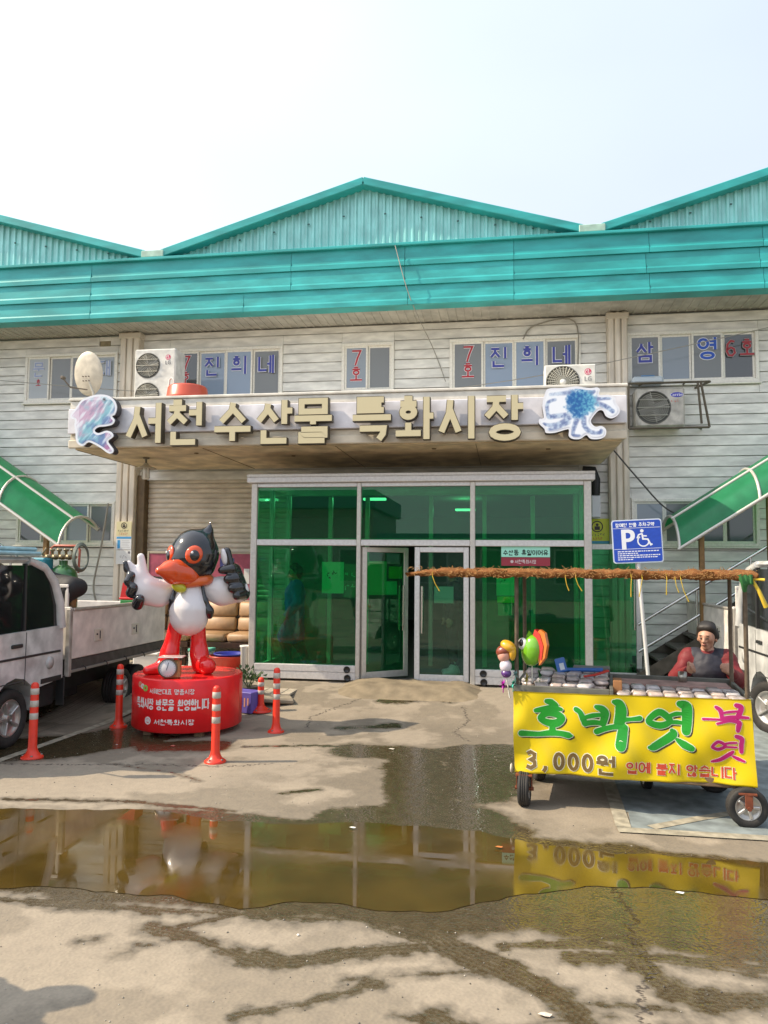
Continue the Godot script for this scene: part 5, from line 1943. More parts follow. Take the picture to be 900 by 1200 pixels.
func build_statue() -> void:
	var dc := Vector3(-3.68, 0, -8.66)
	var R := .625
	var H := .64
	var red := mat(L(.85, .012, .016), .3, 0, "fine", Vector3.ONE * .5)
	var d := thing("red_pedestal", "round red drum pedestal with white lettering under the bird statue", "pedestal", dc)
	var m := MB.new()
	m.lathe([Vector2(0, .06), Vector2(R - .02, .06), Vector2(R, .075), Vector2(R, H - .015), Vector2(R - .012, H), Vector2(R - .05, H - .002)], 56)
	part("drum", m, red, d)
	m = MB.new()
	m.lathe([Vector2(R - .05, H - .002), Vector2(0, H + .004)], 56)
	part("drum_top", m, mat(L(.68, .02, .02), .22, 0, "fine", Vector3.ONE * .8), d)
	for k in 5:
		m = MB.new()
		var a := TAU * k / 5 + .9
		m.box(Vector3(cos(a) * .5, .03, sin(a) * .5), Vector3(.09, .06, .09), .005)
		part("foot_block", m, mat(L(.2, .14, .08), .8), d)
	var wrap := func(c: float, y: float) -> Callable:
		return func(p: Vector3) -> Vector3:
			var a := c + p.x / R
			return Vector3(sin(a) * (R + p.z), y + p.y, cos(a) * (R + p.z))
	var white := mat(L(.74, .7, .68), .4)
	var line := func(s: String, width: float, mid: float, y: float, size: float, hw: float, wide: float) -> void:
		var mb := MB.new()
		write(mb, s, size, hw, 0.0, .002, wrap.call(deg_to_rad(mid) - width * .5 / R, y), 1.06, wide)
		part("lettering", mb, white, d)
	line.call("서해안대표 명품시장", .5, 5.0, .485, .058, .0036, .9)
	line.call("특화시장 방문을 환영합니다", .86, 1.5, .315, .118, .0072, .565)
	line.call("서천특화시장", .47, 10.0, .155, .06, .0042, 1.2)
	m = MB.new()
	var ring := PackedVector2Array()
	for k in 20:
		ring.append(Vector2(cos(TAU * k / 20), sin(TAU * k / 20)) * .036)
	var mp: Callable = wrap.call(deg_to_rad(-19.5), .19)
	m.stroke(ring, .006, true, 0, .002, mp)
	for k in 3:
		m.stroke(PackedVector2Array([Vector2(-.022 + .02 * k, -.02), Vector2(-.012 + .012 * k, .022)]), .005, false, 0, .0022, mp)
	m.stroke(PackedVector2Array([Vector2(-.026, 0), Vector2(.026, -.006)]), .005, false, 0, .0026, mp)
	part("round_emblem", m, white, d)
	for k in 3:
		m = MB.new()
		var q := PackedVector2Array()
		for j in 14:
			q.append(Vector2(cos(TAU * j / 14) * [.022, .02, .026][k], sin(TAU * j / 14) * [.022, .018, .024][k]))
		m.stroke(q, .011, true, 0, .0015 + .0006 * k, wrap.call(deg_to_rad(-33 + k * 4.5), .57 - k * .016))
		part("picture_mark", m, mat([L(.7, .3, .2), L(.7, .65, .6), L(.3, .5, .1)][k], .4), d)
	# the bird
	var b := thing("bird_statue", "glossy black and white bird statue with orange beak and red boots, waving on the drum", "statue", Vector3(dc.x, H + .004, dc.z), deg_to_rad(22.7))
	var wht := gloss(L(.72, .68, .68), .22)
	var blk := gloss(L(.012, .011, .013), .12)
	var org := gloss(L(.68, .075, .01), .16)
	var rd := gloss(L(.72, .012, .012), .18)
	m = MB.new()
	m.smooth()
	body(m, [
		[Vector3(-.01, .645, .06), .218, Vector3(-.01, .73, .06), .224], [Vector3(-.01, .73, .06), .21, Vector3(-.01, 1.0, .03), .16],
	], .016, Transform3D(), 55.0)
	part("white_body", m, wht, b)
	var thin := Transform3D(Basis.from_scale(Vector3(1, 1, .62)), Vector3(0, 0, .02))
	m = MB.new()
	m.smooth()
	body(m, [
		[Vector3(-.14, 1.0, .0), .1, Vector3(-.2, .98, .0), .115], [Vector3(-.2, .98, .0), .115, Vector3(-.36, .92, .05), .145], [Vector3(-.36, .92, .05), .15, Vector3(-.5, .96, .08), .165], [Vector3(-.5, .96, .08), .155, Vector3(-.59, 1.1, .09), .1],
		[Vector3(-.53, 1.12, .1), .058, Vector3(-.57, 1.345, .1), .042], [Vector3(-.6, 1.12, .09), .065, Vector3(-.7, 1.265, .09), .036],
	], .015, thin, 55.0)
	part("wing", m, wht, b)
	m = MB.new()
	m.smooth()
	body(m, [
		[Vector3(.12, 1.0, .0), .1, Vector3(.18, .98, .0), .12], [Vector3(.18, .98, .0), .12, Vector3(.36, .95, .03), .165], [Vector3(.36, .95, .03), .165, Vector3(.54, .95, .02), .14],
	], .015, thin, 55.0)
	part("wing", m, wht, b)
	m = MB.new()
	m.smooth()
	body(m, [
		[Vector3(-.02, .72, -.1), .2, Vector3(-.01, .98, -.08), .15], [Vector3(.13, 1.04, .13), .018, Vector3(.165, .84, .155), .026], [Vector3(.165, .84, .155), .026, Vector3(.215, .72, .15), .045], [Vector3(.215, .72, .15), .045, Vector3(.225, .66, .13), .035],
		[Vector3(-.17, 1.04, .13), .02, Vector3(-.205, .85, .145), .024], [Vector3(-.205, .85, .145), .024, Vector3(-.235, .74, .12), .012], [Vector3(-.1, .72, -.24), .09, Vector3(-.06, .5, -.34), .05],
		[Vector3(-.26, .98, -.1), .12, Vector3(-.5, .99, -.08), .14], [Vector3(-.725, 1.2, .09), .034, Vector3(-.738, 1.275, .09), .028],
		[Vector3(-.665, 1.125, .12), .05, Vector3(-.7, 1.06, .12), .05], [Vector3(-.635, .985, .14), .055, Vector3(-.665, .93, .12), .058], [Vector3(-.56, .86, .19), .055, Vector3(-.585, .8, .14), .068],
		[Vector3(.26, .98, -.1), .12, Vector3(.5, .97, -.09), .14],
	], .015, Transform3D(), 50.0)
	part("black_back", m, blk, b)
	m = MB.new()
	m.smooth()
	body(m, [
		[Vector3(.5, 1.2, .03), .08, Vector3(.6, .92, .0), .095], [Vector3(.35, 1.195, .13), .045, Vector3(.46, 1.21, .12), .065], [Vector3(.42, 1.09, .18), .052, Vector3(.51, 1.1, .12), .065],
		[Vector3(.47, .985, .19), .052, Vector3(.56, 1.0, .1), .065], [Vector3(.53, .895, .17), .05, Vector3(.6, .91, .08), .06],
	], .012, Transform3D(), 75.0)
	part("black_fist", m, blk, b)
	m = MB.new()
	m.smooth()
	body(m, [[Vector3(.45, 1.26, .06), .05, Vector3(.405, 1.42, .06), .05]], .012)
	part("black_thumb_back", m, blk, b)
	m = MB.new()
	m.ball(Vector3(.375, 1.355, .09), Vector3(.038, .1, .035), Basis(Vector3.BACK, .18))
	part("white_thumb", m, wht, b)
	var hc := Vector3(.015, 1.345, .0)
	m = MB.new()
	m.smooth()
	body(m, [[hc + Vector3(-.01, -.03, 0), .292, hc + Vector3(.02, .04, -.01), .285], [Vector3(.0, 1.54, .0), .11, Vector3(.1, 1.565, -.02), .085], [Vector3(.1, 1.565, -.02), .08, Vector3(.165, 1.61, -.02), .04], [Vector3(.165, 1.61, -.02), .038, Vector3(.2, 1.67, -.02), .02], [Vector3(.2, 1.67, -.02), .02, Vector3(.21, 1.775, -.02), .006]], .018, Transform3D(), 34.0)
	var head := part("head", m, blk, b)
	m = MB.new()
	m.smooth()
	body(m, [[Vector3(-.05, 1.165, .19), .11, Vector3(-.23, 1.185, .31), .084], [Vector3(-.23, 1.185, .31), .084, Vector3(-.345, 1.185, .39), .045], [Vector3(.02, 1.105, .18), .07, Vector3(-.2, 1.115, .28), .08], [Vector3(-.15, 1.235, .22), .08, Vector3(-.24, 1.22, .3), .07]], .013, Transform3D(), 34.0)
	part("beak", m, org, head)
	for e in [[Vector3(.035, 1.4, 0), Vector3(.05, .05, 1.0), .28], [Vector3(0, 1.41, 0), Vector3(-.93, .06, .37), .278]]:
		var n: Vector3 = (e[1] as Vector3).normalized()
		var x := Vector3.UP.cross(n).normalized()
		var bs := Basis(x, n.cross(x), n)
		var c: Vector3 = hc + n * (e[2] as float) + Vector3(0, .015, 0)
		m = MB.new()
		m.ball(c, Vector3(.098, .108, .032), bs * Basis(Vector3.BACK, -.5))
		var eo := part("eye", m, org, head)
		m = MB.new()
		m.ball(c + n * .016 + bs * Vector3(.004, -.008, 0), Vector3(.06, .068, .026), bs)
		part("pupil", m, blk, eo)
		m = MB.new()
		m.ball(c + n * .038 + bs * Vector3(-.022, .022, 0), Vector3(.014, .014, .008), bs)
		part("catchlight", m, mat(L(.8, .8, .8), .3), eo)
	# neckerchief
	m = MB.new()
	m.smooth()
	var nk := []
	for k in 17:
		var a := TAU * k / 16
		nk.append(Vector3(.02 + cos(a) * .19, 1.055 + .03 * cos(a), .02 + sin(a) * .175))
	m.tube(nk, .062, 10, false)
	part("neckerchief", m, gloss(L(.66, .12, .02), .3), b)
	m = MB.new()
	m.ball(Vector3(-.13, 1.0, .22), Vector3(.09, .06, .06), Basis(Vector3.BACK, -.5))
	part("yellow_knot", m, gloss(L(.5, .5, .02), .3), b)
	# legs in red boots
	for l in [[[Vector3(-.15, .56, .02), .088, Vector3(-.22, .22, .02), .092], [Vector3(-.22, .22, .02), .1, Vector3(-.26, .08, .04), .09], [Vector3(-.26, .07, .04), .085, Vector3(-.46, .045, .12), .05]],
			[[Vector3(.09, .56, .02), .088, Vector3(.115, .22, .02), .092], [Vector3(.115, .22, .02), .095, Vector3(.14, .09, .06), .09], [Vector3(.14, .09, .06), .09, Vector3(.21, .085, .17), .1]]]:
		m = MB.new()
		m.smooth()
		body(m, l, .016, Transform3D(), 40.0)
		part("boot", m, rd, b)
	# dial scale standing at its feet
	var s := thing("dial_scale", "small dial kitchen scale with white face standing on the red drum", "scale", dc + Vector3(-.0, H, .47), deg_to_rad(12))
	m = MB.new()
	m.box(Vector3(.0, .1, -.02), Vector3(.19, .2, .13), .02)
	part("case", m, mat(L(.4, .22, .09), .4), s)
	m = MB.new()
	m.lathe([Vector2(0, .02), Vector2(.092, .02), Vector2(.1, .012), Vector2(.1, -.02)], 28, Transform3D(Basis(Vector3.RIGHT, PI / 2), Vector3(-.03, .115, .05)))
	var rimm := MB.new()
	rimm.lathe([Vector2(.092, .0), Vector2(.106, .0), Vector2(.106, .024), Vector2(.092, .024)], 28, Transform3D(Basis(Vector3.RIGHT, PI / 2), Vector3(-.03, .115, .05)))
	part("dial_rim", rimm, mat(L(.16, .13, .1), .35, .4), s)
	var dial := part("dial", m, mat(L(.66, .65, .68), .3), s)
	m = MB.new()
	for k in 20:
		var a := TAU * k / 20
		m.stroke(PackedVector2Array([Vector2(cos(a), sin(a)) * .078, Vector2(cos(a), sin(a)) * .087]), .0014, false, 0, .001, func(p: Vector3) -> Vector3: return p + Vector3(-.03, .115, .0705))
	m.stroke(PackedVector2Array([Vector2(-.012, -.02), Vector2(.012, .066)]), .003, false, 0, .0018, func(p: Vector3) -> Vector3: return p + Vector3(-.03, .115, .0705))
	part("needle", m, mat(L(.06, .06, .1), .4), dial)
	m = MB.new()
	m.box(Vector3(.0, .235, -.01), Vector3(.27, .014, .2), .006)
	m.tube([Vector3(0, .2, -.01), Vector3(0, .23, -.01)], .02, 8)
	part("tray", m, mat(L(.6, .5, .46), .3, .4), s)

# ---------------------------------------------------------------- orange flexible posts
func build_bollards() -> void:
	var org := mat(L(.8, .04, .015), .38, 0, "fine", Vector3.ONE * .7)
	var band := mat(L(.6, .55, .48), .5, 0, "dirt", Vector3.ONE * 1.2)
	var make := func(h: float, bands: Array, br: float, label: String, at: Vector3) -> Node3D:
		var t := thing("lane_post", label, "traffic post", at, rng.randf() * 3.0, "orange posts round the statue")
		var m := MB.new()
		m.lathe([Vector2(br, 0), Vector2(br, .014), Vector2(br * .82, .028), Vector2(br * .6, .045), Vector2(.05, .075)], 24)
		part("base", m, org, t)
		m = MB.new()
		m.lathe([Vector2(.05, .075), Vector2(.042, .11), Vector2(.038, h - .04), Vector2(.034, h - .018), Vector2(.02, h - .004), Vector2(0, h)], 22)
		part("shaft", m, org, t)
		for b in bands:
			m = MB.new()
			m.lathe([Vector2(.038, b[0]), Vector2(.0415, b[0] + .003), Vector2(.0405, b[1] - .003), Vector2(.037, b[1])], 22)
			part("band", m, band, t)
		for k in 4:
			m = MB.new()
			var a := TAU * k / 4
			m.lathe([Vector2(0, .012), Vector2(.012, .01), Vector2(.012, 0)], 8, Transform3D(Basis(), Vector3(cos(a), 0, sin(a)) * br * .8 + Vector3(0, .026, 0)))
			part("bolt", m, mat(L(.2, .19, .17), .4, .6), t)
		return t
	var bs := [[.37, .435], [.49, .555], [.61, .672]]
	var p = make.call(.73, bs, .105, "orange post with white bands beside the truck's front wheel", Vector3(-4.59, 0, -7.05))
	p.rotation.z = -.03
	make.call(.73, bs, .1, "orange post with white bands between the truck bed and the red drum", Vector3(-4.48, 0, -8.55))
	make.call(.73, bs, .105, "orange post with white bands standing in front of the red drum", Vector3(-2.78, 0, -7.235))
	make.call(.73, bs, .095, "orange post with white bands right of the drum, nearest the glass porch", Vector3(-2.6, 0, -8.64))
	make.call(.43, [[.215, .27], [.315, .37]], .14, "short orange post on a wide foot beside the potted plant", Vector3(-3.08, gh(0, -9.55), -9.55))

# ---------------------------------------------------------------- lorries
func wheel(parent: Node, c: Vector3, r: float, w: float, steer := 0.0, called := "wheel") -> void:
	var t := Transform3D(Basis(Vector3.UP, steer) * Basis(Vector3.BACK, -PI / 2), c)   # lathe axis along x
	var m := MB.new()
	m.lathe([Vector2(r * .62, w * .36), Vector2(r * .7, w * .48), Vector2(r * .9, w * .5), Vector2(r * .985, w * .4), Vector2(r, w * .3), Vector2(r, w * .2), Vector2(r * .975, w * .19), Vector2(r * .975, w * .15), Vector2(r, w * .14), Vector2(r, w * .03), Vector2(r * .975, w * .02), Vector2(r * .975, -w * .02), Vector2(r, -w * .03), Vector2(r, -w * .14), Vector2(r * .975, -w * .15), Vector2(r * .975, -w * .19), Vector2(r, -w * .2), Vector2(r, -w * .3), Vector2(r * .985, -w * .4), Vector2(r * .9, -w * .5), Vector2(r * .7, -w * .48), Vector2(r * .62, -w * .36)], 40, t)
	var o := part(called, m, mat(L(.03, .027, .024), .75, 0, "dirt", Vector3.ONE * 2), parent)
	for s in [-1.0, 1.0]:
		m = MB.new()
		m.lathe([Vector2(r * .64, w * .4 * s), Vector2(r * .6, w * .43 * s), Vector2(r * .56, w * .3 * s), Vector2(r * .2, w * .22 * s), Vector2(r * .14, w * .36 * s), Vector2(0, w * .37 * s)], 30, t, true, s < 0)
		var rim := part("rim", m, mat(L(.42, .4, .37), .3, .7), o)
		m = MB.new()
		for k in 5:
			var a := TAU * k / 5 + .3
			var dir := Vector3(cos(a), 0, sin(a))
			m.beam(t * (dir * r * .15 + Vector3(0, w * .3 * s, 0)), t * (dir * r * .59 + Vector3(0, w * .36 * s, 0)), r * .13, .025, .006, t.basis * dir.cross(Vector3.UP))
		rim.mesh = rim.mesh
		part("spoke", m, mat(L(.5, .48, .45), .3, .7), o)

func make_truck(label: String, at: Vector3, steer: float) -> Node3D:
	var t := thing("flatbed_truck", label, "truck", at, 0, "small white flatbed trucks")
	var white := mat(L(.7, .69, .66), .28, 0, "dirt", Vector3.ONE * .7)
	white.clearcoat_enabled = true
	white.clearcoat = .4
	white.clearcoat_roughness = .1
	var black := mat(L(.02, .02, .02), .5)
	var seam := mat(L(.05, .05, .05), .6)
	# cab: lower shell with wheel arches
	var pr := PackedVector2Array([Vector2(1.14, .36), Vector2(1.17, .7), Vector2(1.12, 1.16), Vector2(-.84, 1.2), Vector2(-.86, .6), Vector2(-.42, .56)])
	for k in 9:
		var a := PI - PI * k / 8.0
		pr.append(Vector2(cos(a) * .4, .31 + sin(a) * .4))
	pr.append(Vector2(.46, .36))
	var side := Transform3D(Basis(Vector3(0, 0, 1), Vector3.UP, Vector3(-1, 0, 0)), Vector3.ZERO)
	var m := MB.new()
	m.extrude(pr, -.83, .83, side)
	part("cab_shell", m, white, t)
	m = MB.new()
	m.span(Vector3(-.78, 1.9, -.28), Vector3(.78, 1.975, .62), .035)
	m.smooth()
	part("cab_roof", m, white, t)
	for s in [-1.0, 1.0]:
		var x: float = s * .79
		m = MB.new()
		m.beam(Vector3(x + s * .02, 1.15, 1.09), Vector3(s * .76, 1.92, .58), .07, .08, .015, Vector3.BACK)
		part("front_pillar", m, white, t)
		m = MB.new()
		var q := [Vector3(s * .76, 1.93, -.22), Vector3(s * .775, 1.86, -.48), Vector3(x, 1.7, -.66), Vector3(x + s * .01, 1.45, -.78), Vector3(x + s * .02, 1.17, -.82)]
		m.tube(q, [.05, .055, .06, .062, .06], 8)
		part("rear_pillar", m, white, t)
		m = MB.new()
		m.extrude(PackedVector2Array([Vector2(1.04, 1.17), Vector2(.58, 1.88), Vector2(-.24, 1.88), Vector2(-.5, 1.8), Vector2(-.74, 1.5), Vector2(-.78, 1.19)]), -.012, .012, Transform3D(side.basis, Vector3(x + s * .0, 0, 0)))
		part("side_window", m, mat(L(.012, .013, .013), .05, 0, "", Vector3.ONE, .6), t)
		m = MB.new()
		m.beam(Vector3(x + s * .012, 1.17, -.14), Vector3(x + s * .0, 1.9, -.14), .05, .03, .005, Vector3.BACK)
		part("window_post", m, black, t)
		m = MB.new()
		for z in [.98, -.16]:
			m.span(Vector3(x + s * .0405 - .0015, .62 if z < 0 else .75, z), Vector3(x + s * .0405 + .0015, 1.17, z + .012))
		m.span(Vector3(x + s * .0405 - .0015, .66, -.15), Vector3(x + s * .0405 + .0015, .672, .98))
		part("door_seam", m, seam, t)
		m = MB.new()
		m.span(Vector3(x + s * .05 - .012, 1.02, -.08), Vector3(x + s * .05 + .012, 1.06, .1), .008)
		part("door_handle", m, black, t)
		m = MB.new()
		m.tube([Vector3(x, 1.3, 1.0), Vector3(x + s * .16, 1.42, 1.12), Vector3(x + s * .18, 1.8, 1.14)], .013, 6)
		var mi := part("mirror", m, black, t)
		m = MB.new()
		m.smooth()
		m.box(Vector3(x + s * .19, 1.63, 1.13), Vector3(.19, .36, .09), .04)
		part("mirror_shell", m, gloss(L(.5, .5, .49), .3), mi)
		m = MB.new()
		m.span(Vector3(s * .52, .74, 1.13), Vector3(s * .8, .93, 1.185), .03)
		part("headlight", m, mat(L(.6, .6, .6), .08, .3), t)
		m = MB.new()
		m.span(Vector3(x + s * .0405 - .006, .585, -.83), Vector3(x + s * .0405 + .006, .64, -.44), .003)
		m.span(Vector3(x + s * .0405 - .008, .9, .42), Vector3(x + s * .0405 + .008, .925, 1.0), .004)
		m.span(Vector3(x + s * .0405 - .008, .9, -.8), Vector3(x + s * .0405 + .008, .925, .4), .004)
		part("side_moulding", m, black, t)
		m = MB.new()
		m.span(Vector3(x + s * .042 - .008, .99, .5), Vector3(x + s * .042 + .008, 1.03, .58), .006)
		part("side_marker", m, mat(L(.6, .22, .03), .2), t)
		m = MB.new()
		m.lathe([Vector2(.07, 0), Vector2(.07, .012), Vector2(0, .014)], 16, Transform3D(Basis(Vector3.BACK, -PI / 2 * s), Vector3(x + s * .036, .8, -.6)))
		part("fuel_cap", m, mat(L(.5, .49, .47), .35), t)
		m = MB.new()
		m.span(Vector3(s * .66, .99, 1.11), Vector3(s * .8, 1.06, 1.165), .02)
		part("turn_lamp", m, mat(L(.55, .2, .03), .15), t)
	m = MB.new()
	m.out_quad(Vector3(-.78, 1.17, 1.125), Vector3(.78, 1.17, 1.125), Vector3(.72, 1.9, .64), Vector3(-.72, 1.9, .64), Vector3.BACK)
	part("windscreen", m, mat(L(.02, .023, .025), .05, 0, "", Vector3.ONE, .7), t)
	m = MB.new()
	m.span(Vector3(-.82, .34, 1.12), Vector3(.82, .64, 1.24), .04)
	part("bumper", m, mat(L(.2, .2, .2), .5), t)
	m = MB.new()
	m.span(Vector3(-.48, .76, 1.15), Vector3(.48, .92, 1.19), .02)
	part("grille", m, black, t)
	m = MB.new()
	m.span(Vector3(-.74, .3, -.85), Vector3(.74, .55, -.5), .02)
	m.span(Vector3(-.4, .34, -3.3), Vector3(-.28, .56, .9))
	m.span(Vector3(.28, .34, -3.3), Vector3(.4, .56, .9))
	m.span(Vector3(-.62, .32, -1.9), Vector3(-.42, .54, -1.2), .03)
	m.span(Vector3(-.8, .2, -2.1), Vector3(.3, .6, -.95), .02)  # this block and the next are added to keep light from under the bed
	m.span(Vector3(-.8, .3, -3.3), Vector3(-.1, .6, -2.1), .02)
	part("chassis_and_light_block", m, mat(L(.025, .022, .02), .8, 0, "dirt"), t)
	wheel(t, Vector3(-.7, .3, 0), .3, .19, steer)
	wheel(t, Vector3(.7, .3, 0), .3, .19, steer)
	for z in [-2.45, -2.9]:
		for x in [-.66, .66]:
			wheel(t, Vector3(x, .25, z), .25, .2)
	# bed
	m = MB.new()
	m.span(Vector3(-.86, .63, -3.42), Vector3(.86, .79, -.95), .01)
	part("bed_floor", m, mat(L(.1, .09, .085), .6, .2, "dirt"), t)
	for s in [-1.0, 1.0]:
		m = MB.new()
		m.span(Vector3(s * .865 - .012, .64, -3.42), Vector3(s * .865 + .012, .67, -.95), .004)
		part("bed_rail", m, mat(L(.3, .28, .26), .4, .4), t)
		for k in 5:
			m = MB.new()
			m.tube([Vector3(s * .88, .7, -1.2 - k * .5), Vector3(s * .9, .68, -1.22 - k * .5), Vector3(s * .9, .63, -1.25 - k * .5)], .008, 5)
			part("rope_hook", m, seam, t)
	var grey := mat(L(.8, .74, .67), .5, .0, "fade", Vector3.ONE * .6)
	for s in [-1.0, 1.0]:
		m = MB.new()
		m.span(Vector3(s * .85 - .02, .795, -3.42), Vector3(s * .85 + .02, 1.35, -.97), .008)
		var sp := part("side_board", m, grey, t)
		m = MB.new()
		m.span(Vector3(s * .85 - .035, 1.352, -3.42), Vector3(s * .85 + .035, 1.385, -.97), .008)
		part("top_rail", m, mat(L(.55, .5, .44), .35, .4, "fade"), sp)
		for z in [-1.55, -2.5]:
			m = MB.new()
			m.box(Vector3(s * .874, 1.03, z), Vector3(.012, .15, .2), .005)
			part("latch_plate", m, mat(L(.6, .56, .47), .45), sp)
			m = MB.new()
			m.box(Vector3(s * .884, 1.03, z - .02), Vector3(.012, .1, .012), .003)
			m.lathe([Vector2(0, .012), Vector2(.012, .01), Vector2(.013, 0)], 8, Transform3D(Basis(Vector3.BACK, -PI / 2 * s), Vector3(s * .88, 1.04, z + .05)))
			part("latch", m, seam, sp)
	m = MB.new()
	m.span(Vector3(-.86, .795, -3.46), Vector3(.86, 1.35, -3.425), .008)
	part("tail_board", m, grey, t)
	m = MB.new()
	m.span(Vector3(-.86, .795, -.965), Vector3(.86, 1.4, -.925), .008)
	for x in [-.8, -.27, .27, .8]:
		m.span(Vector3(x - .02, 1.4, -.96), Vector3(x + .02, 1.62, -.93), .005)
	m.span(Vector3(-.82, 1.622, -.965), Vector3(.82, 1.66, -.925), .006)
	part("head_board", m, grey, t)
	for s in [-1.0, 1.0]:
		m = MB.new()
		m.span(Vector3(s * .84 - .02, .6, -.96), Vector3(s * .84 + .04, 1.38, -.9), .008)
		part("corner_post", m, mat(L(.45, .41, .36), .5, .2, "dirt"), t)
		m = MB.new()
		m.span(Vector3(s * .74, .28, -.9), Vector3(s * .84, .62, -.88), .004)
		part("mud_flap", m, black, t)
	return t

func build_trucks() -> void:
	make_truck("small white flatbed truck on the left, gas cylinder behind its cab", Vector3(-5.85, 0, -7.37), 0.0)
	make_truck("small white truck cut off by the picture's right edge, behind the taffy cart", Vector3(3.72, gh(0, -9.5) * .6, -9.5), 0.5)
	# what the left truck carries
	var m := MB.new()
	m.span(Vector3(-6.7, 1.985, -7.75), Vector3(-5.02, 2.03, -6.3), .015)
	m.span(Vector3(-6.7, 2.032, -7.7), Vector3(-5.04, 2.075, -6.4), .015)
	single("plastic_sheet", m, mat(L(.38, .62, .68), .4, 0, "fade"), "pale blue sheets of plastic lying on the truck's cab roof", "panel")
	var g := thing("gas_cylinder", "green gas cylinder with brass valves and a red carrying frame behind the truck cab", "gas cylinder", Vector3(-5.3, .79, -8.62))
	m = MB.new()
	m.lathe([Vector2(0, 0), Vector2(.16, .01), Vector2(.175, .05), Vector2(.175, .93), Vector2(.15, 1.03), Vector2(.08, 1.08), Vector2(.05, 1.1), Vector2(.05, 1.15), Vector2(0, 1.15)], 28)
	part("tank", m, gloss(L(.035, .14, .035), .3), g)
	m = MB.new()
	for k in 4:
		var x := -.15 + k * .09
		m.lathe([Vector2(.02, 0), Vector2(.025, .05), Vector2(.035, .06), Vector2(.035, .08), Vector2(.015, .09), Vector2(.03, .12), Vector2(0, .125)], 10, Transform3D(Basis(Vector3.RIGHT, PI / 2), Vector3(x, 1.19, 0)))
		m.lathe([Vector2(.016, 0), Vector2(.016, .06), Vector2(.03, .065), Vector2(.03, .09), Vector2(0, .092)], 10, Transform3D(Basis(), Vector3(x, 1.2, 0)))
	m.tube([Vector3(-.2, 1.19, 0), Vector3(.16, 1.19, 0)], .022, 8)
	m.tube([Vector3(-.2, 1.19, 0), Vector3(-.25, 1.22, .05), Vector3(-.22, 1.3, .02)], .014, 6)
	part("valve", m, mat(L(.3, .24, .14), .35, .7, "dirt"), g)
	m = MB.new()
	m.tube([Vector3(.17, 1.0, -.05), Vector3(.18, 1.28, -.05), Vector3(.14, 1.33, -.05), Vector3(-.16, 1.33, -.05), Vector3(-.2, 1.3, -.05), Vector3(-.2, 1.0, -.05)], .014, 8)
	part("carrying_frame", m, mat(L(.42, .1, .06), .5), g)
	var hs := MB.new()
	for k in 3:
		var pts := []
		for j in 25:
			var a := TAU * j / 24
			pts.append(Vector3(-5.1 + .012 * k, 1.98 + cos(a) * (.17 - .012 * k), -8.66 + sin(a) * (.17 - .01 * k) + .012 * k))
		hs.tube(pts, .013, 6, false)
	single("rubber_hose", hs, mat(L(.13, .15, .12), .6), "coil of dark grey hose hung beside the green gas cylinder", "hose")
	m = MB.new()
	m.smooth()
	var bones := []
	for k in 7:
		bones.append([Vector3(-5.55 + k * .08, 1.5 + .12 * sin(k * 1.3), -8.42), .12, Vector3(-5.5 + k * .08, 1.68 - .01 * k, -8.5), .1])
	bones.append([Vector3(-5.4, 1.79, -8.5), .05, Vector3(-5.05, 1.6, -8.48), .06])
	body(m, bones, .02)
	single("black_tarpaulin", m, mat(L(.02, .018, .018), .7, 0, "fine", Vector3.ONE * 2), "crumpled black tarpaulin between the truck cab and the gas cylinder", "tarpaulin")
	m = MB.new()
	m.box(Vector3(-5.52, 1.87, -8.5), Vector3(.22, .2, .2), .02)
	single("teal_canister", m, mat(L(.02, .2, .26), .4), "teal plastic canister left of the gas cylinder valves", "canister")
	m = MB.new()
	m.span(Vector3(-5.13, .8, -8.5), Vector3(-5.03, 1.62, -8.4), .015)
	single("wooden_post", m, mat(L(.24, .12, .04), .7, 0, "fade", Vector3(3, .6, 3)), "brown wooden post upright in the truck bed's front corner", "post")
	var c := thing("green_crate", "green plastic crate standing in the rear of the truck bed", "crate", Vector3(-5.23, .8, -10.35))
	m = MB.new()
	for k in 5:
		m.span(Vector3(-.16, .02 + k * .12, -.14), Vector3(.16, .12 + k * .12, .14), .01)
	part("crate_body", m, mat(L(.03, .2, .05), .45), c)
	c = thing("red_crate", "red plastic box stacked on the green crate in the truck bed", "crate", Vector3(-5.23, 1.402, -10.35))
	m = MB.new()
	m.extrude(PackedVector2Array([Vector2(-.17, 0), Vector2(.17, 0), Vector2(.145, .24), Vector2(-.13, .24)]), -.13, .13)
	part("box", m, mat(L(.5, .02, .02), .4), c)
	m = MB.new()
	m.span(Vector3(-.18, -.0, -.14), Vector3(.18, .03, .14), .008)
	part("rim", m, mat(L(.5, .02, .02), .4), c)

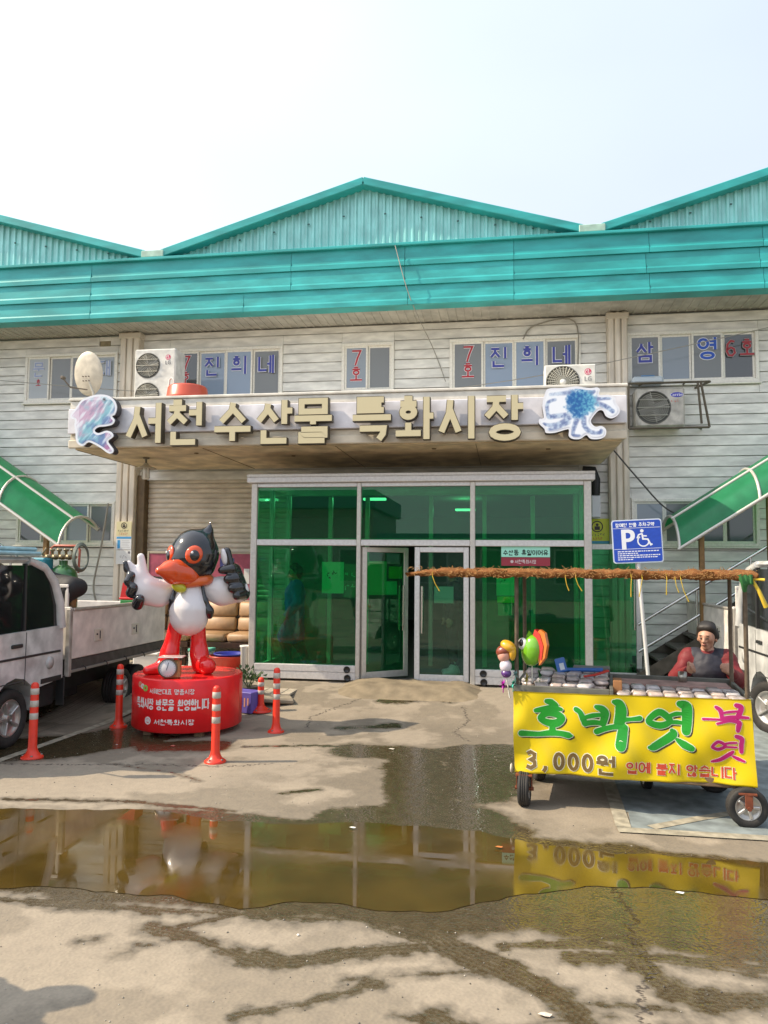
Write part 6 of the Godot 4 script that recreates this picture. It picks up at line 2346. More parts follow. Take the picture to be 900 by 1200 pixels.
# ---------------------------------------------------------------- the taffy cart
const PEN_HO := "0.265,0.833,0.019 0.301,0.826,0.026 0.345,0.805,0.014|0.177,0.753,0.017 0.235,0.766,0.024 0.306,0.782,0.024 0.378,0.774,0.014|c 0.216,0.695,0.024 0.264,0.737,0.026 0.336,0.736,0.028 0.383,0.706,0.026 0.341,0.665,0.031 0.264,0.665,0.028|0.300,0.662,0.026 0.308,0.629,0.024 0.307,0.588,0.028|0.063,0.568,0.024 0.126,0.567,0.021 0.210,0.568,0.018 0.305,0.584,0.024 0.376,0.586,0.021 0.435,0.576,0.024 0.456,0.574,0.012"
const PEN_BAK := "0.493,0.786,0.019 0.524,0.764,0.019 0.547,0.716,0.024 0.564,0.675,0.021|0.649,0.814,0.017 0.692,0.797,0.028 0.715,0.761,0.031 0.697,0.684,0.026|0.551,0.722,0.014 0.623,0.744,0.019 0.698,0.754,0.014|0.558,0.679,0.021 0.634,0.690,0.021 0.703,0.684,0.017|0.782,0.857,0.017 0.819,0.843,0.036 0.835,0.786,0.043 0.819,0.686,0.040|0.840,0.720,0.021 0.908,0.729,0.014 0.975,0.740,0.019|0.650,0.619,0.024 0.702,0.641,0.021 0.771,0.662,0.019 0.850,0.667,0.026 0.844,0.623,0.038 0.828,0.523,0.040"
const PEN_YEOT := "c 1.041,0.734,0.021 1.114,0.797,0.026 1.179,0.760,0.026 1.189,0.723,0.021 1.123,0.694,0.026 1.057,0.707,0.024|1.196,0.773,0.014 1.245,0.791,0.017 1.300,0.794,0.012|1.195,0.723,0.014 1.244,0.726,0.017 1.299,0.722,0.012|1.266,0.869,0.026 1.312,0.848,0.040 1.316,0.763,0.036 1.308,0.662,0.031|1.208,0.662,0.017 1.215,0.637,0.031 1.160,0.587,0.031 1.076,0.532,0.028 1.041,0.525,0.014|1.242,0.598,0.014 1.290,0.565,0.028 1.344,0.540,0.024"
const PEN_BOK := "1.522,0.860,0.012 1.553,0.834,0.017 1.562,0.778,0.014|1.665,0.880,0.017 1.698,0.863,0.019 1.673,0.791,0.019|1.558,0.817,0.008 1.611,0.828,0.009 1.674,0.836,0.008|1.557,0.782,0.011 1.621,0.793,0.011 1.679,0.796,0.011|1.621,0.793,0.012 1.620,0.770,0.012|1.429,0.766,0.009 1.504,0.770,0.008 1.589,0.773,0.009 1.673,0.792,0.012 1.746,0.792,0.009|1.527,0.740,0.009 1.610,0.763,0.009 1.678,0.756,0.017 1.677,0.723,0.019 1.671,0.693,0.014"
const PEN_YEOT2 := "c 1.491,0.570,0.011 1.532,0.605,0.012 1.576,0.586,0.012 1.574,0.567,0.012 1.536,0.549,0.012 1.505,0.555,0.011|1.576,0.592,0.008 1.617,0.602,0.008 1.659,0.605,0.007|1.576,0.568,0.007 1.616,0.570,0.008 1.658,0.571,0.007|1.658,0.652,0.014 1.696,0.635,0.017 1.692,0.590,0.017 1.691,0.540,0.014|1.634,0.538,0.009 1.615,0.518,0.015 1.551,0.474,0.014 1.487,0.452,0.009|1.633,0.502,0.008 1.667,0.487,0.013 1.710,0.472,0.008"

func cloth(p: Vector3) -> Vector3:   # the folds of the hanging banner
	var k := .5 + .5 * smoothstep(.95, .3, p.y)
	return Vector3(p.x, p.y, p.z + k * (.016 * sin(p.x * 7.0 + p.y * 5.0) + .012 * sin(p.x * 13.0 - p.y * 9.0 + 1.0) + .007 * sin(p.x * 29.0 + p.y * 17.0) + .012 * smoothstep(.35, .6, p.x) * sin(p.y * 12.0 - p.x * 4.0)) + .02 * smoothstep(.12, 0.0, p.x) * sin(p.y * 14.0))

func brush(mb: MB, code: String, grow: float, shift: Vector2, z: float) -> void:
	var k := 0
	for s in code.split("|"):
		var closed := s.begins_with("c ")
		var P := PackedVector2Array()
		var W := []
		for q in s.trim_prefix("c ").split(" ", false):
			var f := q.split_floats(",")
			P.append(Vector2(f[0], f[1]) + shift)
			W.append(f[2])
		var n := P.size()
		var pts := PackedVector2Array()
		var ws := []
		for i in (n if closed else n - 1):
			for u in 5:
				var a := P[(i - 1 + n) % n] if closed or i > 0 else P[0]
				var b := P[(i + 2) % n] if closed or i + 2 < n else P[n - 1]
				pts.append(P[i].cubic_interpolate(P[(i + 1) % n], a, b, u / 5.0))
				ws.append(lerpf(W[i], W[(i + 1) % n], u / 5.0) + grow)
		if not closed:
			pts.append(P[n - 1])
			ws.append(W[n - 1] + grow)
			# rounded pen ends
			for e in [0, pts.size() - 1]:
				var o := pts[e]
				var r: float = ws[e]
				for j in 12:
					var a := Vector2(cos(TAU * j / 12), sin(TAU * j / 12)) * r * .96
					var b := Vector2(cos(TAU * (j + 1) / 12), sin(TAU * (j + 1) / 12)) * r * .96
					var zz := z + .0002 * k - .0001
					mb.tri(cloth(Vector3(o.x, o.y, zz)), cloth(Vector3(o.x + a.x, o.y + a.y, zz)), cloth(Vector3(o.x + b.x, o.y + b.y, zz)))
		mb.stroke(pts, ws, closed, z - .0003, z + .0002 * k, cloth)
		k += 1

func build_cart() -> void:
	var c := thing("taffy_cart", "wooden push cart with a yellow banner, burlap roof and small wheels", "cart", Vector3(.06, 0, -6.42), deg_to_rad(-7.05))
	var wood := mat(L(.2, .13, .075), .75, 0, "fade", Vector3(1.2, 3, 1.2))
	var rust := mat(L(.26, .07, .03), .7, .2, "dirt", Vector3.ONE * 2)
	var steel := mat(L(.3, .29, .25), .45, .5, "dirt", Vector3.ONE)
	var m := MB.new()
	m.span(Vector3(.0, .255, -1.0), Vector3(1.79, .33, -.03), .008)
	part("base_frame", m, wood, c)
	m = MB.new()
	m.span(Vector3(.01, .86, -1.0), Vector3(1.78, .89, -.02), .006)
	part("counter", m, wood, c)
	m = MB.new()
	m.span(Vector3(.0, .892, -.05), Vector3(.75, .945, -.02), .004)
	m.span(Vector3(.0, .892, -1.0), Vector3(1.79, .945, -.97), .004)
	m.span(Vector3(.0, .892, -.968), Vector3(.03, .945, -.052), .004)
	m.span(Vector3(.752, .892, -.968), Vector3(.78, .945, -.02), .004)
	m.span(Vector3(1.76, .892, -.968), Vector3(1.79, .93, -.02), .004)
	part("tray_edge", m, mat(L(.2, .2, .17), .5, .3, "dirt"), c)
	for x in [.02, 1.77]:
		for z in [-.06, -.95]:
			m = MB.new()
			m.span(Vector3(x - .018, .335, z - .018), Vector3(x + .018, .855, z + .018), .003)
			part("leg_post", m, wood, c)
	for p in [Vector3(.02, 0, -.07), Vector3(.0, 0, -.93), Vector3(1.755, 0, -.07), Vector3(1.77, 0, -.93)]:
		m = MB.new()
		m.tube([Vector3(p.x, .89, p.z), Vector3(p.x, 1.84, p.z)], .017, 8)
		part("roof_post", m, mat(L(.16, .12, .08), .6, .3, "dirt", Vector3.ONE * 3), c)
	# burlap roof seen edge-on
	var fn := FastNoiseLite.new()
	fn.seed = 9
	fn.frequency = 2.2
	m = MB.new()
	m.smooth()
	var ns := 140
	var sect := []
	for i in ns + 1:
		var x := lerpf(-.9, 1.83, float(i) / ns)
		var taper := smoothstep(0.0, .12, float(i) / ns) * .6 + .4
		var ring := []
		for j in 14:
			var a := TAU * j / 14
			var z := -.48 + .56 * signf(cos(a)) * pow(absf(cos(a)), .35)
			var yy := 1.852 + .033 * taper * signf(sin(a)) * pow(absf(sin(a)), .5)
			yy += .02 * fn.get_noise_2d(x * 1.0, z * 2.0) + .016 * fn.get_noise_2d(x * 4.0, z * 4.0 + 9.0) + .008 * fn.get_noise_2d(x * 14.0, j * 2.0) + .012 * (1.0 if j == 0 else 0.0) * fn.get_noise_2d(x * 9.0, 4.0)
			ring.append(Vector3(x, yy - .012 * (1 - taper), z * (1.0 if taper > .9 else lerpf(.5, 1.0, taper)) + .02 * fn.get_noise_2d(x * 6.0, a)))
		sect.append(ring)
	for i in ns:
		for j in 14:
			var k := (j + 1) % 14
			m.out_quad(sect[i][j], sect[i][k], sect[i + 1][k], sect[i + 1][j], (sect[i][j] as Vector3) - Vector3(sect[i][j].x, 1.852, -.48))
	for e in [0, ns]:
		for j in range(1, 13):
			m.tri(sect[e][0], sect[e][j + 1], sect[e][j])
	var roof := part("burlap_roof", m, mat(L(.3, .125, .045), .95, 0, "grain", Vector3.ONE * 2.2, .2, "bumps"), c)
	m = MB.new()
	for k in 700:   # frayed threads along the edge
		var x := rng.randf_range(-.88, 1.82)
		var a := Vector3(x, 1.855 + rng.randf_range(-.03, .045), .078)
		m.tube([a, a + Vector3(rng.randf_range(-.03, .03), rng.randf_range(-.02, .025), rng.randf_range(0, .015))], .0017, 3, false)
	var fr := part("frayed_threads", m, mat(L(.5, .28, .1), .9), roof)
	fr.set_meta("kind", "stuff")
	var ylw := mat(L(.6, .42, .03), .6)
	for s in [[-.66, .12, .06, .5], [.42, .1, .03, .3], [.5, .1, .05, .4], [.92, .14, .0, -.1], [1.0, .14, -.02, -.1], [1.18, .12, .0, .2], [1.24, .1, .03, .3], [1.28, .17, .06, .2]]:
		m = MB.new()
		var x: float = s[0]
		m.tube([Vector3(x, 1.86, .07), Vector3(x + .004, 1.82, .085), Vector3(x + s[2] * .4, 1.82 - s[1] * .5, .075), Vector3(x + s[2], 1.82 - s[1], .07)], [.0025, .003, .003, .0045], 6)
		part("yellow_string", m, ylw, roof)
	m = MB.new()
	for k in 7:
		m.tube([Vector3(1.7 + k * .012, 1.86 - .01 * (k % 3), .07), Vector3(1.72 + k * .01, 1.8, .08), Vector3(1.74, 1.74 + .012 * k, .03)], .018, 6)
	part("green_tie", m, mat(L(.02, .13, .03), .7), roof)
	m = MB.new()
	m.tube([Vector3(1.79, 1.82, .05), Vector3(1.83, 1.74, .07), Vector3(1.88, 1.62, .05)], [.012, .014, .018], 6)
	m.tube([Vector3(1.79, 1.83, .05), Vector3(1.87, 1.825, .08)], .012, 6)
	part("yellow_string", m, ylw, roof)
	# banner cloth
	m = MB.new()
	m.smooth()
	var nx := 120
	var ny := 44
	var at := func(i: int, j: int, z: float) -> Vector3:
		var u := float(i) / nx
		var v := float(j) / ny
		return cloth(Vector3(lerpf(lerpf(.007, 1.794, u), lerpf(-.004, 1.77, u), v), lerpf(lerpf(.253, .287, u), lerpf(.897, .926, u), v) + .006 * sin(u * 9.0) * (1 - v), z))
	for i in nx:
		for j in ny:
			m.quad(at.call(i, j, .004), at.call(i + 1, j, .004), at.call(i + 1, j + 1, .004), at.call(i, j + 1, .004))
			m.quad(at.call(i, j, 0), at.call(i, j + 1, 0), at.call(i + 1, j + 1, 0), at.call(i + 1, j, 0))
	for i in nx:
		for j in [0, ny]:
			m.quad(at.call(i, j, 0), at.call(i + 1, j, 0), at.call(i + 1, j, .004), at.call(i, j, .004))
	var ban := part("banner", m, mat(L(.64, .48, .004), .36), c)
	var put := func(codes: Array, col: Color, rim: Color, rw: float, shadow: bool) -> void:
		if shadow:
			var s := MB.new()
			for q in codes:
				brush(s, q, rw * .6, Vector2(.011, -.011), .0046)
			part("letter_shadow", s, mat(L(.05, .045, .02), .45), ban)
		var o := MB.new()
		for q in codes:
			brush(o, q, rw, Vector2.ZERO, .0066)
		part("letter_outline", o, mat(rim, .4), ban)
		var f := MB.new()
		for q in codes:
			brush(f, q, 0.0, Vector2.ZERO, .0086)
		part("lettering", f, mat(col, .4), ban)
	put.call([PEN_HO], L(.012, .27, .022), L(.6, .68, .5), .006, true)
	put.call([PEN_BAK], L(.012, .27, .022), L(.6, .68, .5), .006, true)
	put.call([PEN_YEOT], L(.012, .27, .022), L(.6, .68, .5), .006, true)
	put.call([PEN_BOK, PEN_YEOT2], L(.42, .008, .14), L(.72, .55, .5), .004, false)
	var line := func(s: String, x: float, y: float, size: float, hw: float, col: Color, wide: float, adv: float, rim: float) -> void:
		for pass_ in 2:
			var mb := MB.new()
			var mp := func(p: Vector3) -> Vector3: return cloth(Vector3(x + p.x, y + p.y + p.x * .012, p.z + (.0062 if pass_ == 0 else .0085)))
			write(mb, s, size, hw + (rim if pass_ == 0 else 0.0), 0.0, .0002, mp, adv, wide)
			part("letter_outline" if pass_ == 0 else "lettering", mb, mat(L(.72, .68, .5) if pass_ == 0 else col, .4), ban)
	line.call("3,000", .085, .3, .125, .0135, L(.16, .1, .03), .86, 1.02, .006)
	line.call("원", .64, .3, .145, .0115, L(.13, .085, .03), 1.0, 1.0, .006)
	line.call("입에 붙지 않습니다", .868, .322, .088, .0068, L(.5, .06, .03), .98, 1.04, .004)
	# wheels
	for w in [[Vector3(.085, .135, .0), .135, .09, 0.0], [Vector3(.13, .135, -.8), .135, .09, .3], [Vector3(1.72, .145, .02), .145, .085, PI / 2 + .12], [Vector3(1.6, .145, -.86), .145, .085, PI / 2 - .3], [Vector3(1.05, .1, -.8), .1, .07, .2]]:
		wheel(c, w[0], w[1], w[2], w[3])
		var b := Basis(Vector3.UP, w[3])
		m = MB.new()
		var wc: Vector3 = w[0]
		for s in [-1.0, 1.0]:
			m.beam(wc + b * Vector3(s * (w[2] * .5 + .014), 0, 0), Vector3(wc.x, .245, wc.z) + b * Vector3(s * (w[2] * .5 + .014), 0, 0), .055, .008, .002, b * Vector3.RIGHT)
		m.tube([wc + b * Vector3(-(w[2] * .5 + .028), 0, 0), wc + b * Vector3(w[2] * .5 + .028, 0, 0)], .016, 8)
		m.box(Vector3(wc.x, .248, wc.z), Vector3(w[2] + .04, .012, w[2] + .04), 0, Transform3D())
		part("fork", m, rust, c)
	m = MB.new()
	m.lathe([Vector2(0, .012), Vector2(.03, .008), Vector2(.04, 0), Vector2(.03, -.008), Vector2(0, -.012)], 14, Transform3D(Basis(Vector3.BACK, PI / 2), Vector3(-.02, .28, -.02)))
	part("end_cap", m, mat(L(.5, .46, .38), .5), c)
	var up := c.transform
	# packs of taffy
	var pm := MB.new()
	pm.smooth()
	pm.box(Vector3(0, .017, 0), Vector3(.108, .034, .15), .012)
	var shape := pm.mesh()
	var film := [mat(L(.62, .5, .44), .2, 0, "dirt", Vector3.ONE * 3), mat(L(.52, .45, .43), .22, 0, "dirt", Vector3.ONE * 3), mat(L(.66, .62, .62), .18, 0, "dirt", Vector3.ONE * 3)]
	for layer in 2:
		for i in 6:
			for j in 5:
				if layer == 1 and (i + j * 2) % 5 == 0:
					continue
				var o := single("taffy_pack", shape, film[rng.randi() % 3], "white film pack of taffy in the heaped left tray of the cart", "snack pack", "packs of taffy in the left tray")
				o.transform = up * Transform3D(Basis(Vector3.UP, rng.randf_range(-.3, .3)) * Basis(Vector3.RIGHT, rng.randf_range(-.12, .12)) * Basis.from_scale(Vector3(rng.randf_range(.92, 1.08), rng.randf_range(.8, 1.3), rng.randf_range(.9, 1.08))), Vector3(.1 + i * .117 + rng.randf_range(-.006, .006), .892 + layer * .035 + .008 * j, -.15 - j * .165))
	for i in 8:
		for j in 3:
			var o := single("taffy_pack", shape, film[rng.randi() % 3], "white film pack of taffy lying flat in the cart's lower right tray", "snack pack", "packs of taffy in the right tray")
			o.transform = up * Transform3D(Basis(Vector3.UP, rng.randf_range(-.2, .2)) * Basis.from_scale(Vector3(rng.randf_range(.92, 1.04), rng.randf_range(.8, 1.25), rng.randf_range(.9, 1.05))), Vector3(.86 + i * .118, .892, -.12 - j * .17))
	# odds and ends on the counter
	m = MB.new()
	m.span(Vector3(-.46, 0, -.14), Vector3(.46, .035, .14), .008)
	var bx := single("cardboard_lid", m, mat(L(.42, .26, .22), .7, 0, "dirt"), "flat pinkish cardboard lid behind the right hand packs on the cart", "cardboard")
	bx.transform = up * Transform3D(Basis(), Vector3(1.26, .892, -.72))
	m = MB.new()
	m.span(Vector3(-.035, 0, -.09), Vector3(.035, .1, .09), .004)
	bx = single("wooden_block", m, mat(L(.35, .16, .06), .7, 0, "fade"), "small brown wooden block between the two trays of taffy", "block")
	bx.transform = up * Transform3D(Basis(), Vector3(.815, .892, -.3))
	m = MB.new()
	m.span(Vector3(-.16, 0, -.1), Vector3(.16, .06, .1), .004)
	bx = single("grey_box", m, mat(L(.12, .12, .11), .6), "dark grey tin at the back of the cart's left tray", "tin")
	bx.transform = up * Transform3D(Basis(), Vector3(.6, .95, -.9))
	var sc := thing("blue_dustpan", "blue plastic scoop with a white label on the taffy packs", "scoop")
	sc.transform = up * Transform3D(Basis(Vector3.UP, .1), Vector3(.34, .975, -.72))
	m = MB.new()
	m.box(Vector3.ZERO, Vector3(.09, .13, .02), .008, Transform3D(Basis(Vector3.BACK, .25) * Basis(Vector3.RIGHT, -.3), Vector3(0, .06, 0)))
	part("blade", m, mat(L(.03, .13, .42), .35), sc)
	m = MB.new()
	m.box(Vector3.ZERO, Vector3(.04, .06, .004), 0, Transform3D(Basis(Vector3.BACK, .25) * Basis(Vector3.RIGHT, -.3), Vector3(.008, .05, .012)))
	part("label", m, mat(L(.6, .65, .7), .4), sc)
	m = MB.new()
	m.tube([Vector3(.03, .02, 0), Vector3(.36, .03, 0)], .018, 8)
	part("handle", m, mat(L(.03, .13, .42), .35), sc)
	var tg := thing("red_tongs", "red handled tongs lying across the taffy packs", "tongs")
	tg.transform = up * Transform3D(Basis(Vector3.UP, .3), Vector3(.63, .985, -.45))
	for s in [-1.0, 1.0]:
		m = MB.new()
		m.tube([Vector3(-.09, 0, s * .004), Vector3(0, .012, s * .014), Vector3(.12, .05, s * .018)], .008, 6)
		part("arm", m, mat(L(.45, .03, .02), .4), tg)
	m = MB.new()
	m.lathe([Vector2(0, 0), Vector2(.035, 0), Vector2(.038, .085), Vector2(.034, .085), Vector2(.03, .01), Vector2(0, .01)], 18)
	bx = single("tin_cup", m, mat(L(.35, .33, .28), .3, .8), "small tin cup at the back right of the cart counter", "cup")
	bx.transform = up * Transform3D(Basis(), Vector3(1.36, .928, -.8))

# ---------------------------------------------------------------- balloons on the cart, the parking sign and litter
func build_small() -> void:
	var up := (get_node("taffy_cart") as Node3D).transform
	var f := thing("fish_balloon", "green foil balloon with a big white eye and orange fins on the cart post", "balloon")
	f.transform = up * Transform3D(Basis(Vector3.UP, -.5) * Basis.from_scale(Vector3.ONE * .88), Vector3(.14, 1.22, -.12))
	var m := MB.new()
	m.ball(Vector3.ZERO, Vector3(.105, .15, .09), Basis(Vector3.BACK, -.15))
	m.tube([Vector3(-.02, .13, 0), Vector3(-.03, .18, 0)], [.04, .005], 8)
	part("body", m, gloss(L(.16, .42, .02), .2), f)
	m = MB.new()
	m.ball(Vector3(-.06, .06, .062), Vector3(.05, .058, .03))
	var e := part("eye", m, gloss(L(.72, .72, .68), .2), f)
	m = MB.new()
	m.ball(Vector3(-.062, .07, .085), Vector3(.026, .034, .014))
	part("pupil", m, gloss(L(.015, .015, .015), .2), e)
	m = MB.new()
	m.extrude(PackedVector2Array([Vector2(.04, .14), Vector2(.1, .2), Vector2(.15, .17), Vector2(.175, .06), Vector2(.15, -.06), Vector2(.09, -.13)]), -.02, .02)
	part("fin", m, gloss(L(.62, .17, .02), .3), f)
	m = MB.new()
	m.extrude(PackedVector2Array([Vector2(.03, .15), Vector2(.05, .2), Vector2(.1, .16), Vector2(.14, .05), Vector2(.12, -.08), Vector2(.09, -.06)]), -.03, .028)
	part("red_stripe", m, gloss(L(.55, .03, .02), .3), f)
	m = MB.new()
	m.tube([Vector3(0, -.14, 0), Vector3(.0, -.3, 0)], .006, 6)
	part("stick", m, mat(L(.6, .58, .5), .5), f)
	var d := thing("doll_balloon", "little doll balloon with brown hair, yellow cap and white shirt on the cart corner", "balloon")
	d.transform = up * Transform3D(Basis(Vector3.UP, -.2), Vector3(-.06, 1.08, -.02))
	m = MB.new()
	m.ball(Vector3(-.02, .1, 0), Vector3(.052, .058, .05))
	part("face", m, gloss(L(.6, .3, .22), .3), d)
	m = MB.new()
	m.ball(Vector3(-.025, .135, -.005), Vector3(.064, .05, .058), Basis(Vector3.BACK, .4))
	part("hair", m, gloss(L(.22, .045, .02), .3), d)
	m = MB.new()
	m.ball(Vector3(.015, .175, -.01), Vector3(.07, .045, .06), Basis(Vector3.BACK, -.5))
	m.ball(Vector3(.05, .13, -.01), Vector3(.03, .07, .04))
	part("cap", m, gloss(L(.66, .36, .02), .3), d)
	m = MB.new()
	m.ball(Vector3(-.005, .015, 0), Vector3(.05, .055, .045))
	part("shirt", m, gloss(L(.62, .56, .62), .3), d)
	m = MB.new()
	m.ball(Vector3(.0, -.045, 0), Vector3(.042, .035, .04))
	part("trousers", m, gloss(L(.08, .02, .16), .3), d)
	m = MB.new()
	m.tube([Vector3(.0, -.07, 0), Vector3(.03, -.24, 0)], .006, 6)
	part("stick", m, mat(L(.6, .58, .5), .5), d)
	var cols := [L(.5, .02, .4), L(.05, .4, .3), L(.5, .42, .1), L(.04, .18, .06), L(.3, .5, .5)]
	var lb := ["magenta tinsel pinwheel lowest on the cart corner", "teal tinsel pinwheel beside the magenta one", "gold tinsel pinwheel below the green balloon", "dark green tinsel pinwheel right of the gold one", "pale tinsel pinwheel under the doll balloon"]
	var sp := [Vector3(-.08, .955, .02), Vector3(.0, .965, .02), Vector3(.1, 1.0, -.08), Vector3(.2, 1.03, -.15), Vector3(.015, 1.03, -.02)]
	for k in 5:
		m = MB.new()
		for j in 26:
			var v := Vector3(rng.randfn(), rng.randfn(), rng.randfn()).normalized()
			var u := v.cross(Vector3.UP).normalized() * .008
			m.tri(-u, u, v * .045)
		m.tube([Vector3.ZERO, Vector3(0, -.07, 0)], .004, 5)
		var o := single("pinwheel", m, mat(cols[k], .22, .5), lb[k], "pinwheel", "tinsel pinwheels on the cart")
		o.transform = up * Transform3D(Basis(), sp[k])
	# disabled parking sign on a leaning pole
	var s := thing("parking_sign", "blue disabled parking sign on a leaning white pole behind the cart", "sign", Vector3(1.73, gh(0, -10.3), -10.3), deg_to_rad(-2))
	m = MB.new()
	m.tube([Vector3(.085, 0, 0), Vector3(-.05, 1.86, 0)], .024, 10)
	m.tube([Vector3(-.05, 1.86, -.03), Vector3(-.085, 2.3, -.03)], .024, 10)
	part("pole", m, mat(L(.66, .65, .63), .35, .2), s)
	m = MB.new()
	m.lathe([Vector2(.1, 0), Vector2(.1, .012), Vector2(.03, .02), Vector2(.026, .05)], 16, Transform3D(Basis(), Vector3(.085, 0, 0)))
	part("base_plate", m, mat(L(.5, .48, .44), .4, .4), s)
	var T := Transform3D(Basis(Vector3.BACK, .045), Vector3(-.055, 2.09, .03))
	var rr := func(w: float, h: float, r: float) -> PackedVector2Array:
		var p := PackedVector2Array()
		for q in [[1, 1, 0], [-1, 1, 1], [-1, -1, 2], [1, -1, 3]]:
			for k in 6:
				var a: float = PI / 2 * (q[2] + k / 5.0)
				p.append(Vector2(q[0] * (w * .5 - r), q[1] * (h * .5 - r)) + Vector2(cos(a), sin(a)) * r)
		return p
	m = MB.new()
	m.extrude(rr.call(.62, .56, .035), -.006, .006, T)
	var pl := part("plate", m, mat(L(.6, .66, .74), .3), s)
	m = MB.new()
	m.extrude(rr.call(.592, .532, .028), .006, .009, T)
	part("blue_face", m, mat(L(.018, .07, .46), .3, 0, "fine", Vector3.ONE), s)
	var wht := mat(L(.74, .76, .8), .35)
	lettering("장애인 전용 주차구역", .05, .0042, T * Transform3D(Basis(), Vector3(-.262, .187, .0092)), wht, pl, .001, .93, 1.06)
	latin("P", .36, T * Transform3D(Basis(), Vector3(-.12, .02, .0094)), wht, pl)
	m = MB.new()
	m.span(Vector3(-.29, .168, .009), Vector3(.29, .173, .0098))
	m.span(Vector3(-.29, -.1, .009), Vector3(.29, -.095, .0098))
	for r in 5:
		var x := -.25
		var stop := [.25, -.02, .26, .24, -.06][r] as float
		while x < stop:
			var w := rng.randf_range(.012, .04)
			m.span(Vector3(x, -.135 - r * .026, .009), Vector3(x + w, -.123 - r * .026, .0096))
			x += w + .008
	var ml := part("print_lines", m, wht, pl)
	ml.transform = T
	# wheelchair figure
	m = MB.new()
	var mp := func(p: Vector3) -> Vector3: return T * (p + Vector3(.075, -.07, .0092))
	var arc := PackedVector2Array()
	for k in 20:
		var a := deg_to_rad(125.0 + k * 11.5)
		arc.append(Vector2(cos(a), sin(a)) * .068 + Vector2(.0, .07))
	m.stroke(arc, .0085, false, 0, .001, mp)
	m.stroke(PackedVector2Array([Vector2(-.012, .165), Vector2(-.004, .095), Vector2(.055, .09), Vector2(.088, .018), Vector2(.108, .028)]), .0105, false, 0, .0014, mp)
	m.stroke(PackedVector2Array([Vector2(-.008, .135), Vector2(.045, .132)]), .0085, false, 0, .0018, mp)
	m.stroke(PackedVector2Array([Vector2(-.012, .165), Vector2(-.055, .15), Vector2(-.075, .105)]), .009, false, 0, .0021, mp)
	for k in 14:
		var a := TAU * k / 14
		var b := TAU * (k + 1) / 14
		var o := Vector3(-.012, .2, .0012)
		m.tri(mp.call(o), mp.call(o + Vector3(cos(a), sin(a), 0) * .022), mp.call(o + Vector3(cos(b), sin(b), 0) * .022))
	part("wheelchair_symbol", m, wht, pl)
	# litter and pebbles
	var lit := [
		["crumpled white paper scrap floating in the puddle under the cart's reflection", Vector3(1.0, .01, -4.85), .03, L(.7, .7, .68)],
		["flattened pale scrap on the wet ground near the bottom edge", Vector3(.16, .005, -3.47), .035, L(.6, .5, .4)],
		["orange leaf scrap at the far edge of the puddle", Vector3(-.05, .012, -5.4), .03, L(.5, .16, .04)],
		["white strip of paper at the puddle's far edge below the doors", Vector3(-1.1, .012, -5.6), .03, L(.7, .68, .62)],
		["round white pebble on the damp ground before the puddle", Vector3(-1.06, .0, -3.98), .012, L(.7, .66, .6)],
		["pale sliver of wood on the wet ground before the ramp", Vector3(-1.18, .006, -8.05), .04, L(.55, .5, .4)],
		["small red wrapper on the ground before the red drum", Vector3(-3.45, .005, -7.75), .035, L(.45, .1, .07)],
		["tiny white scrap on the ground left of the red drum", Vector3(-4.05, .005, -7.7), .015, L(.7, .7, .7)],
	]
	for q in lit:
		m = MB.new()
		var r: float = q[2] * .62
		if str(q[0]).contains("pebble"):
			m.ball(Vector3(0, r * .7, 0), Vector3(r, r * .8, r), Basis(), 12, 8)
		else:
			var n := 5
			for k in n:
				var a := TAU * k / n + .3
				var b := TAU * (k + 1) / n + .3
				m.quad(Vector3(0, r * .5, 0), Vector3(cos(a) * r * 1.5, r * .1 + r * .25 * (k % 2), -sin(a) * r * .6), Vector3(cos((a + b) / 2) * r * 1.3, r * .25, -sin((a + b) / 2) * r * .7), Vector3(cos(b) * r * 1.5, r * .1 + r * .25 * ((k + 1) % 2), -sin(b) * r * .6))
		var o := single("litter_scrap" if not str(q[0]).contains("pebble") else "pebble", m, mat(q[3], .6), q[0], "litter" if not str(q[0]).contains("pebble") else "pebble")
		o.position = q[1] + Vector3(0, gh(0, q[1].z), 0)

# ---------------------------------------------------------------- people
# J: joints by name. Limb radii taper; the body is one surface, clothing lies over it.
func hand_bones(w: Vector3, dir: Vector3, thumb: Vector3, curl: float) -> Array:
	var d := dir.normalized()
	var s := (thumb - d * thumb.dot(d)).normalized()
	var n := d.cross(s)      # towards the palm side the fingers close to
	var r := []
	r.append([w, .024, w + d * .045, .028])
	for k in 4:
		var o := (k - 1.5) * -.02
		var b := w + d * .085 + s * o
		var len: float = [.075, .085, .08, .062][k]
		r.append([w + d * .035 + s * o * .8, .014, b, .0115])
		var m := b + (d * cos(curl) + n * sin(curl)) * len * .5
		var e := m + (d * cos(curl * 2.0) + n * sin(curl * 2.0)) * len * .5
		r.append([b, .0105, m, .0095])
		r.append([m, .0095, e, .0075])
	var tb := w + d * .03 + s * .03
	r.append([w + d * .02 + s * .012, .016, tb, .0135])
	r.append([tb, .0125, tb + (d * .6 + s * .55 + n * curl * .5).normalized() * .038, .011])
	r.append([tb + (d * .6 + s * .55 + n * curl * .5).normalized() * .038, .0105, tb + (d * .9 + s * .3 + n * curl * .7).normalized() * .062, .0085])
	return r

